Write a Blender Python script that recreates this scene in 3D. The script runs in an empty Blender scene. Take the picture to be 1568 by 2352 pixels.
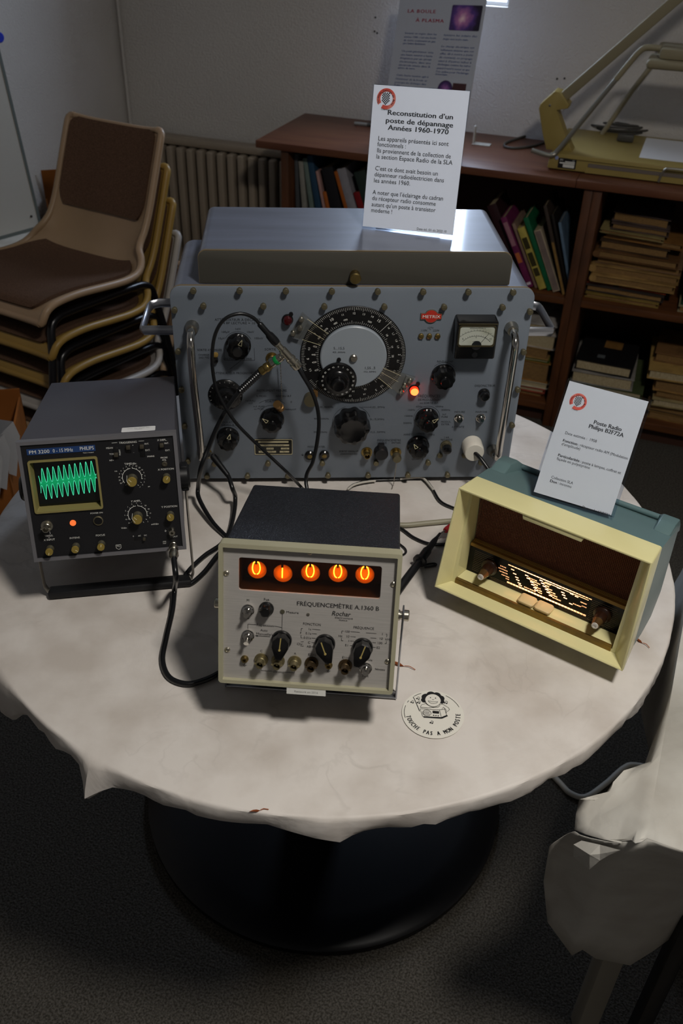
import bpy, bmesh, math, random
from mathutils import Vector, Matrix, Euler
random.seed(7)
sc = bpy.context.scene
COL = sc.collection
R_ = math.radians
TZ = 0.74                      # table top height

# ------------------------------------------------------------------ camera
F_PX, PITCH, ROLL, CAM_H = 2070.7952, 0.6286, 0.0321, 0.8584 + TZ
_f = Vector((0, math.cos(PITCH), -math.sin(PITCH))); _r = Vector((1, 0, 0)); _u = _r.cross(_f)
_c, _s = math.cos(ROLL), math.sin(ROLL)
CR = _r * _c + _u * _s; CU = _u * _c - _r * _s; CF = _f
CPOS = Vector((0, 0, CAM_H))
cam = bpy.data.cameras.new('camera'); camo = bpy.data.objects.new('camera', cam); COL.objects.link(camo)
camo.matrix_world = Matrix(((CR.x, CU.x, -CF.x, 0), (CR.y, CU.y, -CF.y, 0), (CR.z, CU.z, -CF.z, CAM_H), (0, 0, 0, 1)))
cam.sensor_fit = 'VERTICAL'; cam.sensor_height = 36; cam.sensor_width = 24
cam.lens = F_PX / 2352 * 36
cam.clip_start = 0.05; cam.clip_end = 60
cam.dof.use_dof = True; cam.dof.focus_distance = 1.22; cam.dof.aperture_fstop = 8.0
sc.camera = camo
def P(x, y, z):                # the point of height z seen at a place of the photograph (1568 x 2352)
    d = CR * ((x - 784) / F_PX) - CU * ((y - 1176) / F_PX) + CF
    return CPOS + d * ((z - CAM_H) / d.z)

# ------------------------------------------------------------------ sky, light, exposure
vs = sc.view_settings
vs.view_transform = 'Standard'; vs.look = 'None'; vs.gamma = 1.0; vs.use_curve_mapping = False
vs.exposure = 0.0
world = bpy.data.worlds.new('sky'); sc.world = world; world.use_nodes = True
bg = world.node_tree.nodes['Background']; bg.inputs[0].default_value = (0.66, 0.77, 1.0, 1); bg.inputs[1].default_value = 21.0
def area(name, loc, target, size, power, col, shape='DISK', sy=None):
    l = bpy.data.lights.new(name, 'AREA'); l.shape = shape; l.size = size
    if sy: l.size_y = sy
    l.energy = power; l.color = col
    o = bpy.data.objects.new(name, l); COL.objects.link(o); o.location = loc
    o.rotation_euler = (Vector(target) - Vector(loc)).to_track_quat('-Z', 'Y').to_euler()
    return o
lamp = area('ceiling_lamp_light', (0.54, 0.19, 2.60), (0.40, 0.54, 0.7), 0.26, 20.5, (1.0, 0.95, 0.88)); lamp.data.spread = R_(150)

# ------------------------------------------------------------------ materials
def lin(c):
    if isinstance(c, str):
        c = c.lstrip('#'); c = [int(c[i:i + 2], 16) / 255 for i in (0, 2, 4)]
        return tuple(((v / 12.92) if v <= 0.04045 else ((v + 0.055) / 1.055) ** 2.4) for v in c) + (1,)
    return tuple(c[:3]) + (1,)
MATS = {}
def mat(name, col, rough=0.5, metal=0.0, spec=0.5, bump=None, var=None, emit=None, coat=0.0, trans=0.0, ior=1.45, alpha=1.0, stretch=None):
    if name in MATS: return MATS[name]
    m = bpy.data.materials.new(name); m.use_nodes = True; MATS[name] = m
    nt = m.node_tree; b = nt.nodes['Principled BSDF']
    b.inputs['Base Color'].default_value = lin(col); b.inputs['Roughness'].default_value = rough
    b.inputs['Metallic'].default_value = metal; b.inputs['Specular IOR Level'].default_value = spec
    b.inputs['Coat Weight'].default_value = coat; b.inputs['Transmission Weight'].default_value = trans
    b.inputs['Coat Roughness'].default_value = 0.09; b.inputs['IOR'].default_value = ior; b.inputs['Alpha'].default_value = alpha
    if emit:
        b.inputs['Emission Color'].default_value = lin(emit[0]); b.inputs['Emission Strength'].default_value = emit[1]
    if var or bump:
        tc = nt.nodes.new('ShaderNodeTexCoord'); src = tc.outputs['Object']
        if stretch:
            mp = nt.nodes.new('ShaderNodeMapping'); mp.inputs['Scale'].default_value = stretch
            nt.links.new(src, mp.inputs[0]); src = mp.outputs[0]
    if var:                    # (scale, second colour, low, high)
        n = nt.nodes.new('ShaderNodeTexNoise'); n.inputs['Scale'].default_value = var[0]; n.inputs['Detail'].default_value = 5
        nt.links.new(src, n.inputs[0])
        r = nt.nodes.new('ShaderNodeValToRGB'); r.color_ramp.elements[0].position = var[2]; r.color_ramp.elements[1].position = var[3]
        r.color_ramp.elements[0].color = lin(col); r.color_ramp.elements[1].color = lin(var[1])
        nt.links.new(n.outputs['Fac'], r.inputs[0]); nt.links.new(r.outputs[0], b.inputs['Base Color'])
    if bump:                   # (scale, strength, distance)
        n = nt.nodes.new('ShaderNodeTexNoise'); n.inputs['Scale'].default_value = bump[0]; n.inputs['Detail'].default_value = 4
        nt.links.new(src, n.inputs[0])
        bp = nt.nodes.new('ShaderNodeBump'); bp.inputs['Strength'].default_value = bump[1]; bp.inputs['Distance'].default_value = bump[2]
        nt.links.new(n.outputs['Fac'], bp.inputs['Height']); nt.links.new(bp.outputs[0], b.inputs['Normal'])
    return m
def glass(name, tint, gloss=0.08, rough=0.02):
    m = bpy.data.materials.new(name); m.use_nodes = True; MATS[name] = m; nt = m.node_tree
    for n in list(nt.nodes):
        if n.type != 'OUTPUT_MATERIAL': nt.nodes.remove(n)
    out = nt.nodes['Material Output']
    t = nt.nodes.new('ShaderNodeBsdfTransparent'); t.inputs[0].default_value = lin(tint)
    g = nt.nodes.new('ShaderNodeBsdfGlossy'); g.inputs['Roughness'].default_value = rough
    lw = nt.nodes.new('ShaderNodeFresnel'); lw.inputs[0].default_value = 1.45
    mm = nt.nodes.new('ShaderNodeMath'); mm.operation = 'MULTIPLY_ADD'; mm.inputs[1].default_value = 0.9; mm.inputs[2].default_value = gloss - 0.035
    nt.links.new(lw.outputs[0], mm.inputs[0])
    ge = nt.nodes.new('ShaderNodeNewGeometry'); iv = nt.nodes.new('ShaderNodeMath'); iv.operation = 'SUBTRACT'; iv.inputs[0].default_value = 1.0; nt.links.new(ge.outputs['Backfacing'], iv.inputs[1])
    fr = nt.nodes.new('ShaderNodeMath'); fr.operation = 'MULTIPLY'; nt.links.new(mm.outputs[0], fr.inputs[0]); nt.links.new(iv.outputs[0], fr.inputs[1])
    mx = nt.nodes.new('ShaderNodeMixShader'); nt.links.new(fr.outputs[0], mx.inputs[0])
    nt.links.new(t.outputs[0], mx.inputs[1]); nt.links.new(g.outputs[0], mx.inputs[2]); nt.links.new(mx.outputs[0], out.inputs[0])
    return m
def emit(name, col, strength):
    m = bpy.data.materials.new(name); m.use_nodes = True; MATS[name] = m; nt = m.node_tree
    for n in list(nt.nodes):
        if n.type != 'OUTPUT_MATERIAL': nt.nodes.remove(n)
    e = nt.nodes.new('ShaderNodeEmission'); e.inputs[0].default_value = lin(col); e.inputs[1].default_value = strength
    nt.links.new(e.outputs[0], nt.nodes['Material Output'].inputs[0]); return m

mat('black_plastic', '#161618', 0.35); mat('black_rubber', '#141416', 0.5); mat('bakelite', '#0d0d0e', 0.22, spec=0.6)
mat('chrome', '#c9c6c0', 0.12, 1.0); mat('steel', '#a9a59c', 0.3, 1.0); mat('brass', '#8f7c4e', 0.38, 1.0); mat('nickel', '#b9b4a6', 0.28, 1.0)
mat('screw_brass', '#77705a', 0.45, 0.8)
mat('white_ink', '#d8d8d2', 0.6); mat('black_ink', '#101012', 0.7); mat('grey_ink', '#8a8a86', 0.6); mat('cream_ink', '#d8cfa8', 0.6)
mat('white_paper', '#dcdcdc', 0.75); mat('label_paper', '#d2d2cc', 0.7)
mat('copper_cap', '#8a6a42', 0.4, 0.8); mat('green_ring', '#0c7a3a', 0.35)
glass('acrylic', (0.95, 0.97, 1.0), 0.07, 0.02); glass('cursor_glass', (0.9, 0.88, 0.84), 0.14, 0.25); glass('clear_glass', (0.96, 0.98, 0.98), 0.05, 0.01)

# ------------------------------------------------------------------ mesh helpers
def new(): return bmesh.new()
def put(bm, src, M=None, mi=0):       # append one bmesh to another
    if M is not None: bmesh.ops.transform(src, matrix=M, verts=src.verts)
    vm = {}
    for v in src.verts: vm[v] = bm.verts.new(v.co)
    for f in src.faces:
        try: g = bm.faces.new([vm[v] for v in f.verts]); g.material_index = mi
        except ValueError: pass
    src.free(); return bm
def box(bm, x0, x1, y0, y1, z0, z1, bev=0.0, seg=2, M=None, mi=0):
    t = bmesh.new(); bmesh.ops.create_cube(t, size=1)
    for v in t.verts: v.co = Vector(((x0 + x1) / 2 + v.co.x * (x1 - x0), (y0 + y1) / 2 + v.co.y * (y1 - y0), (z0 + z1) / 2 + v.co.z * (z1 - z0)))
    if bev: bmesh.ops.bevel(t, geom=list(t.edges), offset=bev, segments=seg, profile=0.5, affect='EDGES')
    return put(bm, t, M, mi)
def cut_front(bm, y):                  # open the front of a case
    bmesh.ops.delete(bm, geom=[f for f in bm.faces if all(abs(v.co.y - y) < 1e-5 for v in f.verts)], context='FACES')
def AX(axis):                          # matrix that turns the lathe axis (z) towards axis
    return {'z': Matrix.Identity(4), '-y': Matrix.Rotation(R_(90), 4, 'X'), 'y': Matrix.Rotation(R_(-90), 4, 'X'), 'x': Matrix.Rotation(R_(90), 4, 'Y'), '-x': Matrix.Rotation(R_(-90), 4, 'Y')}[axis]
def lathe(bm, prof, seg=24, axis='-y', at=(0, 0, 0), mi=0, lobes=0, amp=0.0, lz=None, M=None):
    t = bmesh.new(); rings = []
    for (r, h) in prof:
        if r < 1e-6: rings.append([t.verts.new((0, 0, h))]); continue
        ring = []
        for i in range(seg):
            a = 2 * math.pi * i / seg
            rr = r * (1 - amp * (0.5 - 0.5 * math.cos(lobes * a))) if lobes and (lz is None or lz[0] <= h <= lz[1]) else r
            ring.append(t.verts.new((rr * math.cos(a), rr * math.sin(a), h)))
        rings.append(ring)
    for A, B in zip(rings, rings[1:]):
        if len(A) == 1 and len(B) == 1: continue
        for i in range(seg):
            j = (i + 1) % seg
            if len(A) == 1: t.faces.new((A[0], B[i], B[j]))
            elif len(B) == 1: t.faces.new((A[j], A[i], B[0]))
            else: t.faces.new((A[i], B[i], B[j], A[j]))
    for ring, flip in ((rings[0], False), (rings[-1], True)):
        if len(ring) > 1: t.faces.new(ring if not flip else ring[::-1])
    bmesh.ops.recalc_face_normals(t, faces=t.faces)
    MM = Matrix.Translation(at) @ AX(axis)
    if M is not None: MM = M @ MM
    return put(bm, t, MM, mi)
def spline(pts, n=8):                  # Catmull-Rom through points
    pts = [Vector(p) for p in pts]; out = []
    q = [pts[0] * 2 - pts[1]] + pts + [pts[-1] * 2 - pts[-2]]
    for i in range(1, len(q) - 2):
        a, b, c_, d = q[i - 1], q[i], q[i + 1], q[i + 2]
        for k in range(n):
            t = k / n
            out.append(0.5 * ((2 * b) + (c_ - a) * t + (2 * a - 5 * b + 4 * c_ - d) * t * t + (3 * b - a - 3 * c_ + d) * t ** 3))
    out.append(pts[-1]); return out
def tube(bm, pts, r, seg=10, mi=0, closed=False, rfun=None, flat=None):
    pts = [Vector(p) for p in pts]; n = len(pts); t = bmesh.new(); rings = []; up = None
    for i, p in enumerate(pts):
        if closed: d = pts[(i + 1) % n] - pts[i - 1]
        else: d = pts[min(i + 1, n - 1)] - pts[max(i - 1, 0)]
        if d.length < 1e-9: d = Vector((0, 0, 1))
        d.normalize()
        if up is None: up = Vector((0, 0, 1)) if abs(d.z) < 0.9 else Vector((0, 1, 0))
        sd = d.cross(up); sd.normalize(); up = sd.cross(d); up.normalize()
        rr = rfun(i / max(1, n - 1)) if rfun else r
        fa, fb = flat if flat else (1, 1)
        rings.append([t.verts.new(p + sd * (rr * fa * math.cos(2 * math.pi * k / seg)) + up * (rr * fb * math.sin(2 * math.pi * k / seg))) for k in range(seg)])
    pairs = list(zip(rings, rings[1:])) + ([(rings[-1], rings[0])] if closed else [])
    for A, B in pairs:
        for k in range(seg): t.faces.new((A[k], A[(k + 1) % seg], B[(k + 1) % seg], B[k]))
    if not closed: t.faces.new(rings[0][::-1]); t.faces.new(rings[-1])
    bmesh.ops.recalc_face_normals(t, faces=t.faces)
    return put(bm, t, None, mi)
def rpoly(x0, x1, z0, z1, r, n=5):     # rounded rectangle outline; r number or (bl, br, tr, tl)
    rs = r if isinstance(r, (tuple, list)) else (r,) * 4; out = []
    for (cx, cz, a0, rr) in ((x0, z0, 180, rs[0]), (x1, z0, 270, rs[1]), (x1, z1, 0, rs[2]), (x0, z1, 90, rs[3])):
        ox = cx + rr if cx == x0 else cx - rr; oz = cz + rr if cz == z0 else cz - rr
        for k in range(n + 1):
            a = R_(a0 + 90 * k / n); out.append((ox + rr * math.cos(a), oz + rr * math.sin(a)))
    return out
def plate(bm, poly, y0, y1, bev=0.0, mi=0, M=None):   # outline in x,z extruded from y0 (front) to y1
    t = bmesh.new(); A = [t.verts.new((x, y0, z)) for x, z in poly]; B = [t.verts.new((x, y1, z)) for x, z in poly]; n = len(poly)
    fa = t.faces.new(A); fb = t.faces.new(B[::-1])
    for i in range(n): t.faces.new((A[i], B[i], B[(i + 1) % n], A[(i + 1) % n]))
    bmesh.ops.recalc_face_normals(t, faces=t.faces)
    if bev:
        es = [e for e in fa.edges]; bmesh.ops.bevel(t, geom=es, offset=bev, segments=2, profile=0.5, affect='EDGES')
    return put(bm, t, M, mi)
def frame(bm, outer, inner, y0, y1, mi=0):            # ring between two outlines of equal length
    n = len(outer); V = [[bm.verts.new((x, y, z)) for x, z in o] for o, y in ((outer, y0), (inner, y0), (inner, y1), (outer, y1))]
    for i in range(n):
        j = (i + 1) % n
        for a, b in ((0, 1), (1, 2), (2, 3), (3, 0)):
            f = bm.faces.new((V[a][i], V[a][j], V[b][j], V[b][i])); f.material_index = mi
    bmesh.ops.recalc_face_normals(bm, faces=bm.faces); return bm
def ball(bm, at, r, mi=0, sub=1, sc_=(1, 1, 1)):
    t = bmesh.new(); bmesh.ops.create_icosphere(t, subdivisions=sub, radius=r)
    return put(bm, t, Matrix.Translation(at) @ Matrix.Diagonal((*sc_, 1)), mi)
PRINT = {'lettering', 'graduation', 'dial_lines', 'dial_lights', 'dial_lettering', 'scale_marks', 'print', 'emblem', 'title', 'plate_fields', 'grille', 'ledge_ribs', 'bead_chain', 'graticule', 'nail_hole', 'figure_features', 'hairline'}
def obj(name, bm, m, parent=None, loc=None, rot=None, angle=38, smooth=True, kind=None, label=None):
    me = bpy.data.meshes.new(name); bm.to_mesh(me); bm.free()
    for k in (m if isinstance(m, (list, tuple)) else [m]): me.materials.append(MATS[k] if isinstance(k, str) else k)
    if smooth:
        me.polygons.foreach_set('use_smooth', [True] * len(me.polygons)); me.set_sharp_from_angle(angle=R_(angle))
    o = bpy.data.objects.new(name, me); COL.objects.link(o)
    if parent: o.parent = parent
    if loc is not None: o.location = loc
    if rot is not None: o.rotation_euler = rot
    if kind is None and name in PRINT: kind = 'stuff'
    if kind: o['kind'] = kind
    if label: o['label'] = label
    return o
def tag(o, label, cat, group=None):
    o['label'] = label; o['category'] = cat
    if group: o['group'] = group
    return o
def thing(name, label, cat, loc=(0, 0, 0), rot=(0, 0, 0), group=None):
    o = bpy.data.objects.new(name, None); COL.objects.link(o); o.empty_display_size = 0.05
    o.location = loc; o.rotation_euler = rot; return tag(o, label, cat, group)
def struct(name, bm, m, parent=None, **k):
    o = obj(name, bm, m, parent, **k); o['kind'] = 'structure'; return o
def copy(o, parent=None, loc=None, rot=None):
    c = o.copy(); COL.objects.link(c); c.parent = parent if parent else o.parent
    if loc is not None: c.location = loc
    if rot is not None: c.rotation_euler = rot
    for ch in o.children: copy(ch, c)
    return c
def dup(o, loc, rot, label, group=None):
    c = o.copy(); COL.objects.link(c); c.location = loc; c.rotation_euler = rot; c['label'] = label
    if group: c['group'] = group
    for ch in list(o.children): copy(ch, c)
    return c

# text: every item (string, x, z, cap height, options) becomes flat print in the x,z plane at depth y
def text_bm(bm, items, y=-0.0003, mi=0):
    for it in items:
        s, x, z, h = it[:4]; op = it[4] if len(it) > 4 else {}
        cu = bpy.data.curves.new('t', 'FONT'); cu.body = s; cu.size = h / 0.70; cu.resolution_u = op.get('res', 2)
        cu.align_x = op.get('al', 'CENTER'); cu.shear = op.get('sh', 0.0); bold = op.get('b', 0.0) * h
        cu.space_character = op.get('sp', 1.0); cu.space_line = op.get('ln', 1.0)
        ob = bpy.data.objects.new('t', cu); me = bpy.data.meshes.new_from_object(ob)
        if me.vertices:
            xs = [v.co.x for v in me.vertices]; w = max(xs) - min(xs); sx = op.get('sx', 1.0)
            if 'w' in op and w > 0: sx = op['w'] / w
            ca, sa = math.cos(op.get('rot', 0.0)), math.sin(op.get('rot', 0.0))
            for dx in ((0.0,) if bold < 1e-7 else (-1.2 * bold, 0.0, 1.2 * bold)):
              vm = []
              for v in me.vertices:
                a, b = v.co.x * sx + dx, v.co.y - h / 2
                vm.append(bm.verts.new((x + a * ca - b * sa, y - (dx + 2 * bold) * 0.02, z + a * sa + b * ca)))
              for p in me.polygons:
                try: f = bm.faces.new([vm[i] for i in p.vertices]); f.material_index = mi
                except ValueError: pass
        bpy.data.objects.remove(ob); bpy.data.curves.remove(cu); bpy.data.meshes.remove(me)
    return bm
def arc_text(bm, s, cx, cz, r, a0, a1, h, y=-0.0003, inside=True, mi=0, b=0.02, sx=1.0):
    n = len(s)
    for i, ch in enumerate(s):
        if ch == ' ': continue
        a = a0 + (a1 - a0) * (i / max(1, n - 1))
        rot = a + math.pi / 2 if inside else a - math.pi / 2
        text_bm(bm, [(ch, cx + r * math.cos(a), cz + r * math.sin(a), h, {'rot': rot, 'b': b, 'sx': sx})], y, mi)
def stroke(bm, pts, w, y=-0.0003, mi=0):           # flat line of width w in the x,z plane
    for (a, b) in zip(pts, pts[1:]):
        y -= 2e-7
        a = Vector(a); b = Vector(b); d = b - a
        if d.length < 1e-7: continue
        n = Vector((-d.y, d.x)).normalized() * (w / 2)
        f = bm.faces.new([bm.verts.new((q.x, y, q.y)) for q in (a - n, b - n, b + n, a + n)]); f.material_index = mi
    return bm
def disc(bm, cx, cz, r, y=-0.0003, n=24, mi=0, sx=1.0):
    y -= (len(bm.faces) % 40) * 2e-6
    f = bm.faces.new([bm.verts.new((cx + sx * r * math.cos(2 * math.pi * k / n), y, cz + r * math.sin(2 * math.pi * k / n))) for k in range(n)]); f.material_index = mi
def rect(bm, x0, x1, z0, z1, y=-0.0003, mi=0):
    f = bm.faces.new([bm.verts.new(q) for q in ((x0, y, z0), (x1, y, z0), (x1, y, z1), (x0, y, z1))]); f.material_index = mi
def flip_up(bm):                                   # print made in x,z laid flat: z -> y, facing up
    for v in bm.verts: v.co = Vector((v.co.x, v.co.z, -v.co.y))
    return bm
class Pose:                                        # a tilted box: turns photo places into places on its front
    def __init__(s, loc, rx, ry, rz):
        s.loc = Vector(loc); s.rot = Euler((rx, ry, rz), 'XYZ'); s.m = s.rot.to_matrix()
    def at(s, x, y, yo=0.0):
        d = CR * ((x - 784) / F_PX) - CU * ((y - 1176) / F_PX) + CF; n = s.m.col[1]
        p0 = s.loc + s.m @ Vector((0, yo, 0)); p = CPOS + d * ((p0 - CPOS).dot(n) / d.dot(n))
        q = s.m.transposed() @ (p - s.loc); return (q.x, q.z)
    def w(s, x, y, z): return s.loc + s.m @ Vector((x, y, z))
def zoom(x0, y0, k): return lambda u, v: (x0 + u / k, y0 + v / k)
Z1 = zoom(380, 640, 1568 / 440); Z2 = zoom(800, 640, 1568 / 460); Z3 = zoom(20, 850, 1568 / 440); Z4 = zoom(480, 1090, 1568 / 480); Z5 = zoom(980, 860, 1568 / 588)

# ================================================================== THE ROOM
# room axes: x along the back wall, y into it; origin at the front left corner of the counter
RO = Vector((-0.3209, 3.0952, 0)); RZ = math.atan2(-0.3269, 0.9451); RR = Matrix.Rotation(RZ, 3, 'Z')
def W(s, t, z): return RO + RR @ Vector((s, t, z))
RK = dict(loc=RO, rot=(0, 0, RZ))
def wall_mat(name, c1, c2):
    return mat(name, c1, 0.85, spec=0.2, var=(1.3, c2, 0.35, 0.7), bump=(150, 0.7, 0.005))
wall_mat('wall_paint', '#c8c3bd', '#bcb7b1')
m = mat('carpet', '#5a5650', 0.95, spec=0.05, var=(260, '#393630', 0.38, 0.62), bump=(240, 0.9, 0.006))
mat('ceiling_paint', '#d0ccc4', 0.9); mat('grey_trim', '#8c877d', 0.6); mat('upvc', '#d6d8da', 0.35)
S0, S1, T0, T1 = -0.752, 3.0, -4.3, 0.435
bm = new(); box(bm, S0 - 0.1, S1 + 0.1, T0 - 0.1, T1 + 0.1, -0.06, 0.0); struct('floor', bm, 'carpet', **RK)
bm = new(); box(bm, S0 - 0.1, S1 + 0.1, T0 - 0.1, T1 + 0.1, 2.75, 2.81); struct('ceiling', bm, 'ceiling_paint', **RK)
WX0, WX1, WZ0, WZ1 = 0.325, 0.695, 1.222, 2.15
bm = new()
for a in ((S0 - 0.1, WX0, 0, 2.75), (WX1, S1 + 0.1, 0, 2.75), (WX0, WX1, 0, WZ0), (WX0, WX1, WZ1, 2.75)):
    box(bm, a[0], a[1], T1, T1 + 0.10, a[2], a[3])
wb = struct('wall_back', bm, 'wall_paint', **RK)
bm = new(); box(bm, S0 - 0.1, S0, T0 - 0.1, T1, 0, 2.75); struct('wall_left', bm, 'wall_paint', **RK)
bm = new(); box(bm, S1, S1 + 0.1, T0 - 0.1, T1, 0, 2.75); struct('wall_right', bm, 'wall_paint', **RK)
bm = new(); box(bm, S0, S1, T0 - 0.1, T0, 0, 2.75); struct('wall_front', bm, 'wall_paint', **RK)
bm = new(); box(bm, S0, S1, T1 - 0.012, T1, 0, 0.08, 0.003); struct('baseboard_back', bm, 'grey_trim', **RK)
bm = new(); box(bm, S0, S0 + 0.012, T0, T1 - 0.012, 0, 0.08, 0.003); struct('baseboard_left', bm, 'grey_trim', **RK)
bm = new(); tube(bm, [(S0 + 0.018, T1 - 0.010, 0.70), (S0 + 0.018, T1 - 0.010, 2.75)], 0.006, 8); struct('trim_1', bm, 'wall_paint', **RK)
# window
bm = new(); frame(bm, [(WX0, WZ0), (WX1, WZ0), (WX1, WZ1), (WX0, WZ1)], [(WX0 + 0.03, WZ0 + 0.012), (WX1 - 0.012, WZ0 + 0.012), (WX1 - 0.012, WZ1 - 0.03), (WX0 + 0.03, WZ1 - 0.03)], T1 + 0.03, T1 + 0.08)
win = struct('window_1', bm, 'upvc', **RK)
bm = new(); box(bm, WX0 + 0.03, WX1 - 0.012, T1 + 0.052, T1 + 0.057, WZ0 + 0.012, WZ1 - 0.03); obj('pane', bm, 'clear_glass', win)
pl = area('window_daylight', W((WX0 + WX1) / 2, T1 + 0.09, (WZ0 + WZ1) / 2), W((WX0 + WX1) / 2, T1 - 1, (WZ0 + WZ1) / 2), WX1 - WX0, 1.0, (1, 1, 1), 'RECTANGLE', WZ1 - WZ0)
pl.data.cycles.is_portal = True
# specks and nail holes of the wall
bm = new()
for x, y in ((860, 72), (866, 76), (1279, 181), (1296, 180), (862, 40)):
    d = CR * ((x - 784) / F_PX) - CU * ((y - 1176) / F_PX) + CF; n = RR @ Vector((0, 1, 0)); p0 = W(0, T1 - 0.001, 1)
    p = CPOS + d * ((p0 - CPOS).dot(n) / d.dot(n)); q = RR.transposed() @ (p - RO); disc(bm, q.x, q.z, 0.0035, q.y - 0.001, 8)
obj('nail_hole', bm, mat('dark_speck', '#2a2622', 0.9), wb).matrix_parent_inverse = Matrix.Identity(4)

cl = thing('ceiling_lamp', 'round white lamp hanging under the ceiling above the table', 'lamp', (0.54, 0.19, 0))
bm = new(); lathe(bm, [(0.16, 2.655), (0.16, 2.675), (0.12, 2.695), (0, 2.70)], 40, 'z'); obj('housing', bm, 'upvc', cl)
bm = new(); lathe(bm, [(0.01, 2.70), (0.01, 2.748), (0, 2.748)], 12, 'z'); obj('stem', bm, 'upvc', cl)
# radiator
mat('radiator_paint', '#9a8c7a', 0.45, var=(3, '#8d8070', 0.3, 0.7))
rad = thing('radiator', 'beige column radiator under the bare wall left of the bookcase', 'radiator', RO, (0, 0, RZ))
bm = new(); box(bm, -0.735, 0.072, 0.335, 0.40, 0.695, 0.722, 0.008); obj('top_header', bm, 'radiator_paint', rad)
bm = new(); box(bm, -0.735, 0.072, 0.335, 0.40, 0.145, 0.175, 0.008); obj('bottom_header', bm, 'radiator_paint', rad)
bm = new(); box(bm, -0.73, 0.07, 0.375, 0.385, 0.16, 0.70); obj('back_plate', bm, 'radiator_paint', rad)
fin = None
for k in range(19):
    s = -0.722 + k * 0.0425
    if fin is None:
        bm = new(); box(bm, -0.0135, 0.0135, 0, 0.05, 0.155, 0.692, 0.007, 3); fin = obj('column', bm, 'radiator_paint', rad, (s, 0.315, 0))
    else: copy(fin, rad, (s, 0.315, 0))
for s in (-0.6, -0.05):
    bm = new(); box(bm, s, s + 0.03, 0.34, 0.43, 0.0, 0.15); obj('bracket', bm, 'radiator_paint', rad)

# ================================================================== TABLE
mat('table_black', '#08080c', 0.35, spec=0.4); mat('table_edge', '#050507', 0.4)
TC = Vector((-0.0176, 1.1294)); TR_ = 0.520
tb = thing('round_table', 'round pedestal table with a broad black disc foot under the white cloth', 'table', (TC.x, TC.y, 0))
bm = new(); lathe(bm, [(0, TZ - 0.024), (TR_ - 0.008, TZ - 0.024), (TR_ - 0.004, TZ - 0.020), (TR_ - 0.004, TZ - 0.004), (0, TZ - 0.003)], 72, 'z'); obj('table_top', bm, 'table_edge', tb)
bm = new(); lathe(bm, [(0, 0.03), (0.17, 0.035), (0.10, 0.06), (0.055, 0.12), (0.042, 0.25), (0.040, TZ - 0.04), (0, TZ - 0.04)], 40, 'z'); obj('column', bm, 'table_black', tb)
bm = new(); lathe(bm, [(0, 0.0), (0.362, 0.0), (0.366, 0.006), (0.366, 0.018), (0.358, 0.024), (0.30, 0.030), (0.15, 0.042), (0, 0.046)], 80, 'z'); obj('foot_disc', bm, 'table_black', tb)
obj_off = Vector((0.0, 0.075, 0)); 
for ch in tb.children:
    if ch.name.startswith(('column', 'foot_disc')): ch.location = obj_off

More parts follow.
